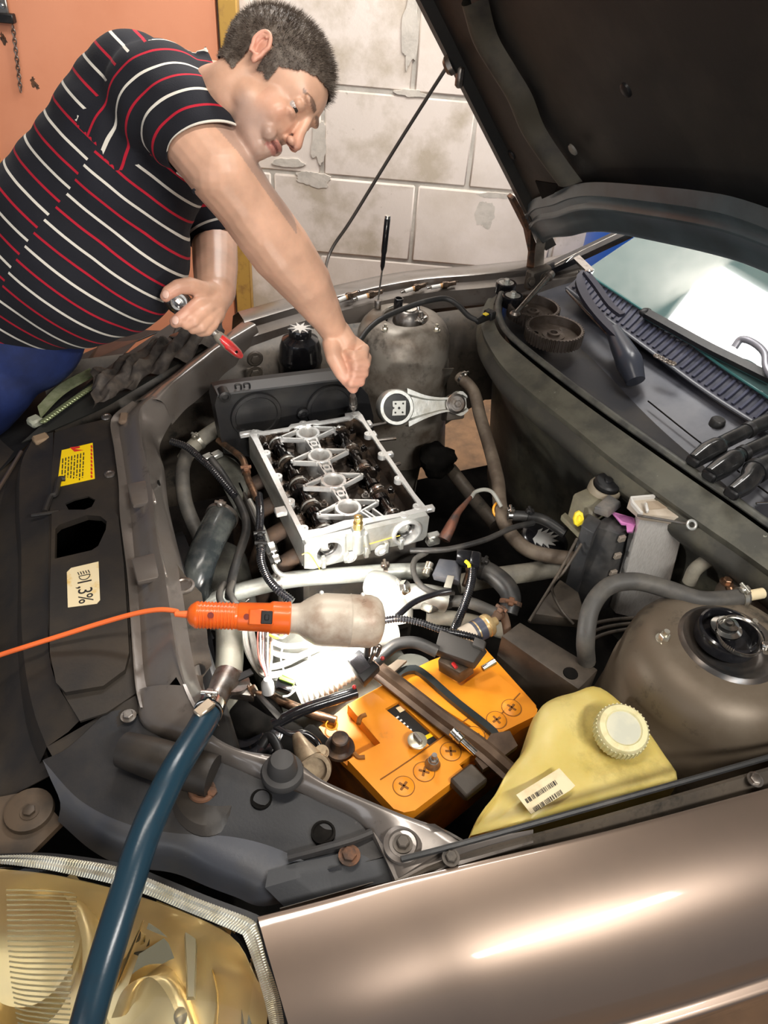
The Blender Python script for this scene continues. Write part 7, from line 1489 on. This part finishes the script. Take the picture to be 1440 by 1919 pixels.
for k in range(15000):
    f = fs[rnd.randrange(len(fs))]; c = f.calc_center_median(); nn = f.normal; x, y, z = hloc(c + PO)
    top = sm(z, .0, .06); L = (.0035 + .008 * top) * rnd.uniform(.7, 1.3)
    fl = (hf * .6 + hu * .1) if z > .03 else (hu * -.6 - hf * .3)
    d = (nn + fl * .6 + V((rnd.uniform(-.4, .4), rnd.uniform(-.4, .4), rnd.uniform(-.4, .4)))).normalized(); sdv = d.cross(V((rnd.uniform(-1, 1), rnd.uniform(-1, 1), rnd.uniform(-1, 1)))).normalized() * .00045
    c = c + V((rnd.uniform(-.002, .002), rnd.uniform(-.002, .002), rnd.uniform(-.002, .002))) + nn * .002
    a, b1, c1 = hh.verts.new(c - sdv), hh.verts.new(c + sdv), hh.verts.new(c + d * (L + .003)); hh.faces.new((a, b1, c1))
hm = bpy.data.meshes.new('hair'); hh.to_mesh(hm); hh.free(); hb2.free(); hm.materials.append(HAIRM)
ho = bpy.data.objects.new('hair', hm); link(ho, person); ho['kind'] = 'stuff'
# ---- polo shirt
sp_a, sp_b = Dp(40, 560, 1.68), Dp(330, 170, 1.55); SA = (sp_b - sp_a).normalized()
vdir = (FW * -1); SB = SA.cross(vdir).normalized()
if SB.dot(CR) < 0: SB = -SB
b = B()
side = -FW
def T_(px, py, d, r, rd):     # torso lump: r in the picture plane, rd along depth
    b.sphere(Dp(px, py, d), (r, rd, r), 28, Matrix((CR, FW, CU)).transposed())
for q in [(270, 245, 1.62, .155, .20), (250, 285, 1.62, .168, .20), (216, 340, 1.63, .175, .19), (175, 392, 1.65, .182, .185), (140, 440, 1.66, .188, .185), (130, 490, 1.68, .190, .185), (80, 500, 1.70, .185, .185), (30, 520, 1.73, .185, .18), (-30, 560, 1.76, .18, .18), (200, 462, 1.68, .185, .17), (200, 500, 1.70, .155, .15), (-90, 600, 1.8, .17, .18)]: T_(*q)
b.sphere(Dp(300, 185, 1.46), (.10, .10, .10), 22); b.sphere(Dp(250, 165, 1.52), (.10, .11, .10), 22); b.sphere(Dp(345, 200, 1.60), (.085, .13, .085), 20, Matrix((CR, FW, CU)).transposed())
caps(b, [(Dp(300, 195, 1.46), .098), (Dp(345, 225, 1.43), .088), (Dp(380, 268, 1.42), .080), (Dp(420, 325, 1.42), .078)], 24); b.sphere(Dp(378, 205, 1.50), (.088, .10, .088), 22); b.sphere(Dp(400, 235, 1.50), (.062, .09, .062), 20)
caps(b, [(Dp(320, 230, 1.72), .11), (Dp(370, 370, 1.82), .082), (Dp(398, 432, 1.83), .068)], 22)
b.cyl(NK.lerp(Hd(0, -.045, -.11), .05), NK, .078, .10, 24)
SH = []
def shirtmat(name):
    m = bpy.data.materials.new(name); m.use_nodes = True; nt = m.node_tree; N = nt.nodes; L = nt.links; bs = N['Principled BSDF']; bs.inputs['Roughness'].default_value = .85
    bs.inputs['Sheen Weight'].default_value = .03; bs.inputs['Specular IOR Level'].default_value = .2
    at = N.new('ShaderNodeAttribute'); at.attribute_name = 'stripe_a' if name.endswith('body') else 'stripe_b'; sx_ = N.new('ShaderNodeSeparateXYZ'); L.new(at.outputs['Vector'], sx_.inputs[0])
    def M(op, a, c=None):
        n = N.new('ShaderNodeMath'); n.operation = op
        for k, v in ((0, a), (1, c)):
            if v is None: continue
            if isinstance(v, (int, float)): n.inputs[k].default_value = v
            else: L.new(v, n.inputs[k])
        return n.outputs[0]
    sh = M('MULTIPLY', M('GREATER_THAN', sx_.outputs[1], 0.), .0125)
    t = M('FRACT', M('DIVIDE', M('ADD', sx_.outputs[0], M('ADD', sh, 5.)), .066))
    wv = M('LESS_THAN', M('ABSOLUTE', M('SUBTRACT', t, .25)), .040); rv = M('LESS_THAN', M('ABSOLUTE', M('SUBTRACT', t, .75)), .036)
    nz = N.new('ShaderNodeTexNoise'); nz.inputs['Scale'].default_value = 8; tc = N.new('ShaderNodeTexCoord'); L.new(tc.outputs['Object'], nz.inputs['Vector'])
    def MX(f, a, c):
        x = N.new('ShaderNodeMix'); x.data_type = 'RGBA'; L.new(f, x.inputs[0])
        for k, v in ((6, a), (7, c)):
            if isinstance(v, tuple): x.inputs[k].default_value = v
            else: L.new(v, x.inputs[k])
        return x.outputs[2]
    c0 = MX(nz.outputs[0], (.010, .010, .013, 1), (.016, .017, .024, 1)); c1 = MX(wv, c0, (.66, .63, .56, 1)); c2 = MX(rv, c1, (.42, .012, .03, 1)); L.new(c2, bs.inputs['Base Color'])
    n2 = N.new('ShaderNodeTexNoise'); n2.inputs['Scale'].default_value = 420; L.new(tc.outputs['Object'], n2.inputs['Vector']); bp = N.new('ShaderNodeBump'); bp.inputs['Strength'].default_value = .35; bp.inputs['Distance'].default_value = .001; L.new(n2.outputs[0], bp.inputs['Height']); L.new(bp.outputs[0], bs.inputs['Normal'])
    return m
shirt = fuse('polo_shirt', b, [shirtmat('shirt_body'), shirtmat('shirt_sleeve')], .0075, 6, person)
sm_ = shirt.data
# cut hem and neck open: remove faces past the sleeve ends / collar / below the waist, then displace folds
bm = bmesh.new(); bm.from_mesh(sm_)
ha_, hb__ = Dp(375, 250, 1.415), Dp(398, 276, 1.42); adir = (Dp(432, 330, 1.44) - Dp(345, 225, 1.42)).normalized(); hem = Dp(392, 276, 1.418)
hn2 = (CR * .30 - CU * .90 - FW * .18).normalized()
la_d = (Dp(402, 450, 1.83) - Dp(370, 370, 1.82)).normalized(); lhem = Dp(402, 455, 1.83)
nd = (Hd(0, -.04, -.1) - NK).normalized(); ncut = NK + nd * .022
waist = Dp(-60, 640, 1.8); wd = -SA
def cut(co, no, sel, inner=True):
    """clean straight hem: bisect the selected faces, then drop the side the normal points to"""
    fs = [f for f in bm.faces if sel(f.calc_center_median() + PO)]
    g = list({e for f in fs for e in f.edges}) + fs + list({v for f in fs for v in f.verts})
    bmesh.ops.bisect_plane(bm, geom=g, plane_co=co - PO, plane_no=no)
    bmesh.ops.delete(bm, geom=[f for f in bm.faces if sel(f.calc_center_median() + PO) and (f.calc_center_median() + PO - co).dot(no) > 0], context='FACES')
def rad_(c, o, d): return (c - o - d * (c - o).dot(d)).length
cut(hem + hn2 * .010, hn2, lambda c: (c - hem).dot(hn2) > -.03 and rad_(c, Dp(392, 276, 1.418), adir) < .089 and (c - CP).dot(FW) < 1.54)
cut(lhem - la_d * .004, la_d, lambda c: (c - lhem).dot(la_d) > -.03 and rad_(c, lhem, la_d) < .10)
nd2 = (CR * .92 + CU * .39).normalized(); nc2 = Dp(428, 190, 1.5); cut(nc2, nd2, lambda c: (c - nc2).dot(nd2) > -.03 and rad_(c, nc2, nd2) < .135 and (c - Dp(392, 276, 1.418)).length > .06)
cut(waist + SA * -.10, -SA, lambda c: (c - waist).dot(SA) < -.07)
bm.normal_update()
s_ref = Dp(232, 278, 1.45).dot(SA) - .0; q_ref = Dp(140, 328, 1.45).dot(SB); 
for v in bm.verts:
    p = v.co + PO; s = p.dot(SA); q = p.dot(SB) - q_ref
    n1 = noise.noise(V((s * 9, q * 5, 1.3)) ) ; n2 = noise.noise(V((s * 26, q * 9, 7)))
    arm = math.exp(-((p - Dp(300, 300, 1.48)).length / .12) ** 2); bel = math.exp(-((p - Dp(300, 470, 1.6)).length / .15) ** 2)
    v.co += v.normal * (.004 * n1 + .0022 * n2 + arm * .007 * math.sin(q * 95 + s * 40) * .8 + bel * .004 * math.sin(s * 70 + q * 25))
for f in bm.faces:
    c = f.calc_center_median() + PO; dd = c - Dp(300, 190, 1.46); al_ = dd.dot(adir); rad = (dd - adir * al_).length
    f.material_index = 1 if (al_ > -.065 and rad < .15 and (c - hem).dot(hn2) < .02 and (c - CP).dot(FW) < (1.60 if (c - hem).dot(hn2) < -.09 else 1.465)) or ((c - lhem).cross(la_d).length < .085 and (c - lhem).dot(la_d) > -.12 and (c - CP).dot(FW) > 1.7) else 0
bmesh.ops.solidify(bm, geom=bm.faces[:], thickness=.003)
for f in bm.faces: f.smooth = True
bm.to_mesh(sm_); bm.free()
A_ = sm_.attributes.new('stripe_a', 'FLOAT_VECTOR', 'POINT'); Bq_ = sm_.attributes.new('stripe_b', 'FLOAT_VECTOR', 'POINT')
va, vb = [], []
w0 = Dp(218, 282, 1.44).dot(SA)
for v in sm_.vertices:
    p = v.co + PO; bend = .10 * max(0, (p.dot(SB) - q_ref) - .13) ** 1.6
    va += [p.dot(SA) - w0 + .0165 - bend * 2, p.dot(SB) - q_ref, 0]
    if (p - CP).dot(FW) > 1.68: vb += [(p - lhem).dot(la_d) - .004, 0, 0]
    else: vb += [.0165 + .226 - (p - (hem + hn2 * .205)).length, -1, 0]
A_.data.foreach_set('vector', va); Bq_.data.foreach_set('vector', vb)
# ---- trousers and shoes
b = B(); hp1 = Dp(-60, 640, 1.8)
hip = V((hp1.x, hp1.y, .98))
b.sphere(hip + V((.02, 0, .0)), (.20, .19, .17), 24); b.sphere(Dp(20, 620, 1.80), (.17, .17, .15), 22)
for s, fx in ((-1, -.02), (1, .06)):
    caps(b, [(hip + V((.02, s * .09, -.05)), .12), (V((hip.x - .24 + fx, hip.y + .20 + s * .12, .52)), .082), (V((hip.x - .28 + fx, hip.y + .26 + s * .14, .12)), .062)], 20)
trs = fuse('trousers', b, mat('blue_trousers', (.012, .028, .13), .8, 0, (.008, .016, .07), 6, bump=.3, bscale=200), .010, 4, person)
for s, fx in ((-1, -.02), (1, .06)):
    b = B(); c = V((hip.x - .26 + fx, hip.y + .26 + s * .14, .045)); b.sphere(c + V((.05, 0, 0)), (.12, .048, .045), 18); b.box(c + V((.045, 0, -.035)), (.25, .09, .02), 0, .008, 2); fin('shoe', b, BLK, person)
# ---- tools in his hands
xt = thing('socket_extension', Zp(664, 768, .862), 'short dark socket extension held upright in his right fist on the head', 'tool')
e0 = Zp(663, 770, .862); e1 = Dp(660, 715, 1.72)
b = B(); b.cyl(e0, e0.lerp(e1, .12), .0035, .005, 12); b.lathe(e0.lerp(e1, .12), e1 - e0, [(0, 0), (.0085, 0), (.010, .004), (.010, .024), (.008, .026), (.0095, .029), (.0095, .05), (.007, .07), (0, .07)], 20); fin('extension', b, STEELD, xt)
rt_ = thing('ratchet', Dp(385, 600, 1.68), 'ratchet with worn red handle held in his left hand', 'ratchet')
r0, r1 = Dp(334, 566, 1.625), Dp(452, 668, 1.70); rd_ = (r1 - r0).normalized()
nr = (-FW - rd_ * (-FW).dot(rd_)).normalized(); sr = rd_.cross(nr)
RR = Matrix((rd_, sr, nr)).transposed()
b = B(); b.sphere(r0, (.036, .026, .018), 20, RR); b.cyl(r0 - nr * .014, r0 + nr * .016, .023, .020, 24, .003); hd_ = fin('ratchet_head', b, mat('ratchet_chrome', (.22, .22, .22), .25, .9, (.10, .09, .08), 60), rt_)
b = B(); b.box(r0 + nr * .018 - rd_ * .002, (.012, .010, .006), RR, .001); b.cyl(r0 + nr * .014 + sr * .008 + rd_ * .006, r0 + nr * .017 + sr * .008 + rd_ * .006, .002, n=8); fin('ratchet_lever', b, STEEL, hd_)
b = B(); b.tube([r0 + rd_ * .02, r0 + rd_ * .06, r0.lerp(r1, .62)], .0095, 14, 4); fin('ratchet_shank', b, STEELD, rt_)
b = B(); hs = r0.lerp(r1, .58); Lh = (r1 - hs).length
b.tube([hs, hs + rd_ * Lh * .12, hs + rd_ * Lh * .4, hs + rd_ * Lh * .75, r1 - rd_ * .006, r1], [.011, .0155, .0165, .0145, .012, .006], 18, 6, flat=.72); grip_ = fin('ratchet_grip', b, mat('grip_grey', (.16, .14, .11), .5, bump=.1), rt_)
b = B(); b.tube([hs + rd_ * Lh * .16 + nr * .004, hs + rd_ * Lh * .5 + nr * .0045, r1 - rd_ * .012 + nr * .0035, r1 + rd_ * .001], [.0115, .0135, .0115, .007], 16, 6, flat=.8); fin('red_insert', b, RED, grip_)
b = B(); b.cyl(r1 - rd_ * .016 + nr * .011, r1 - rd_ * .016 + nr * .0155, .0032, n=12); fin('hang_hole', b, BLKSHADE, grip_)
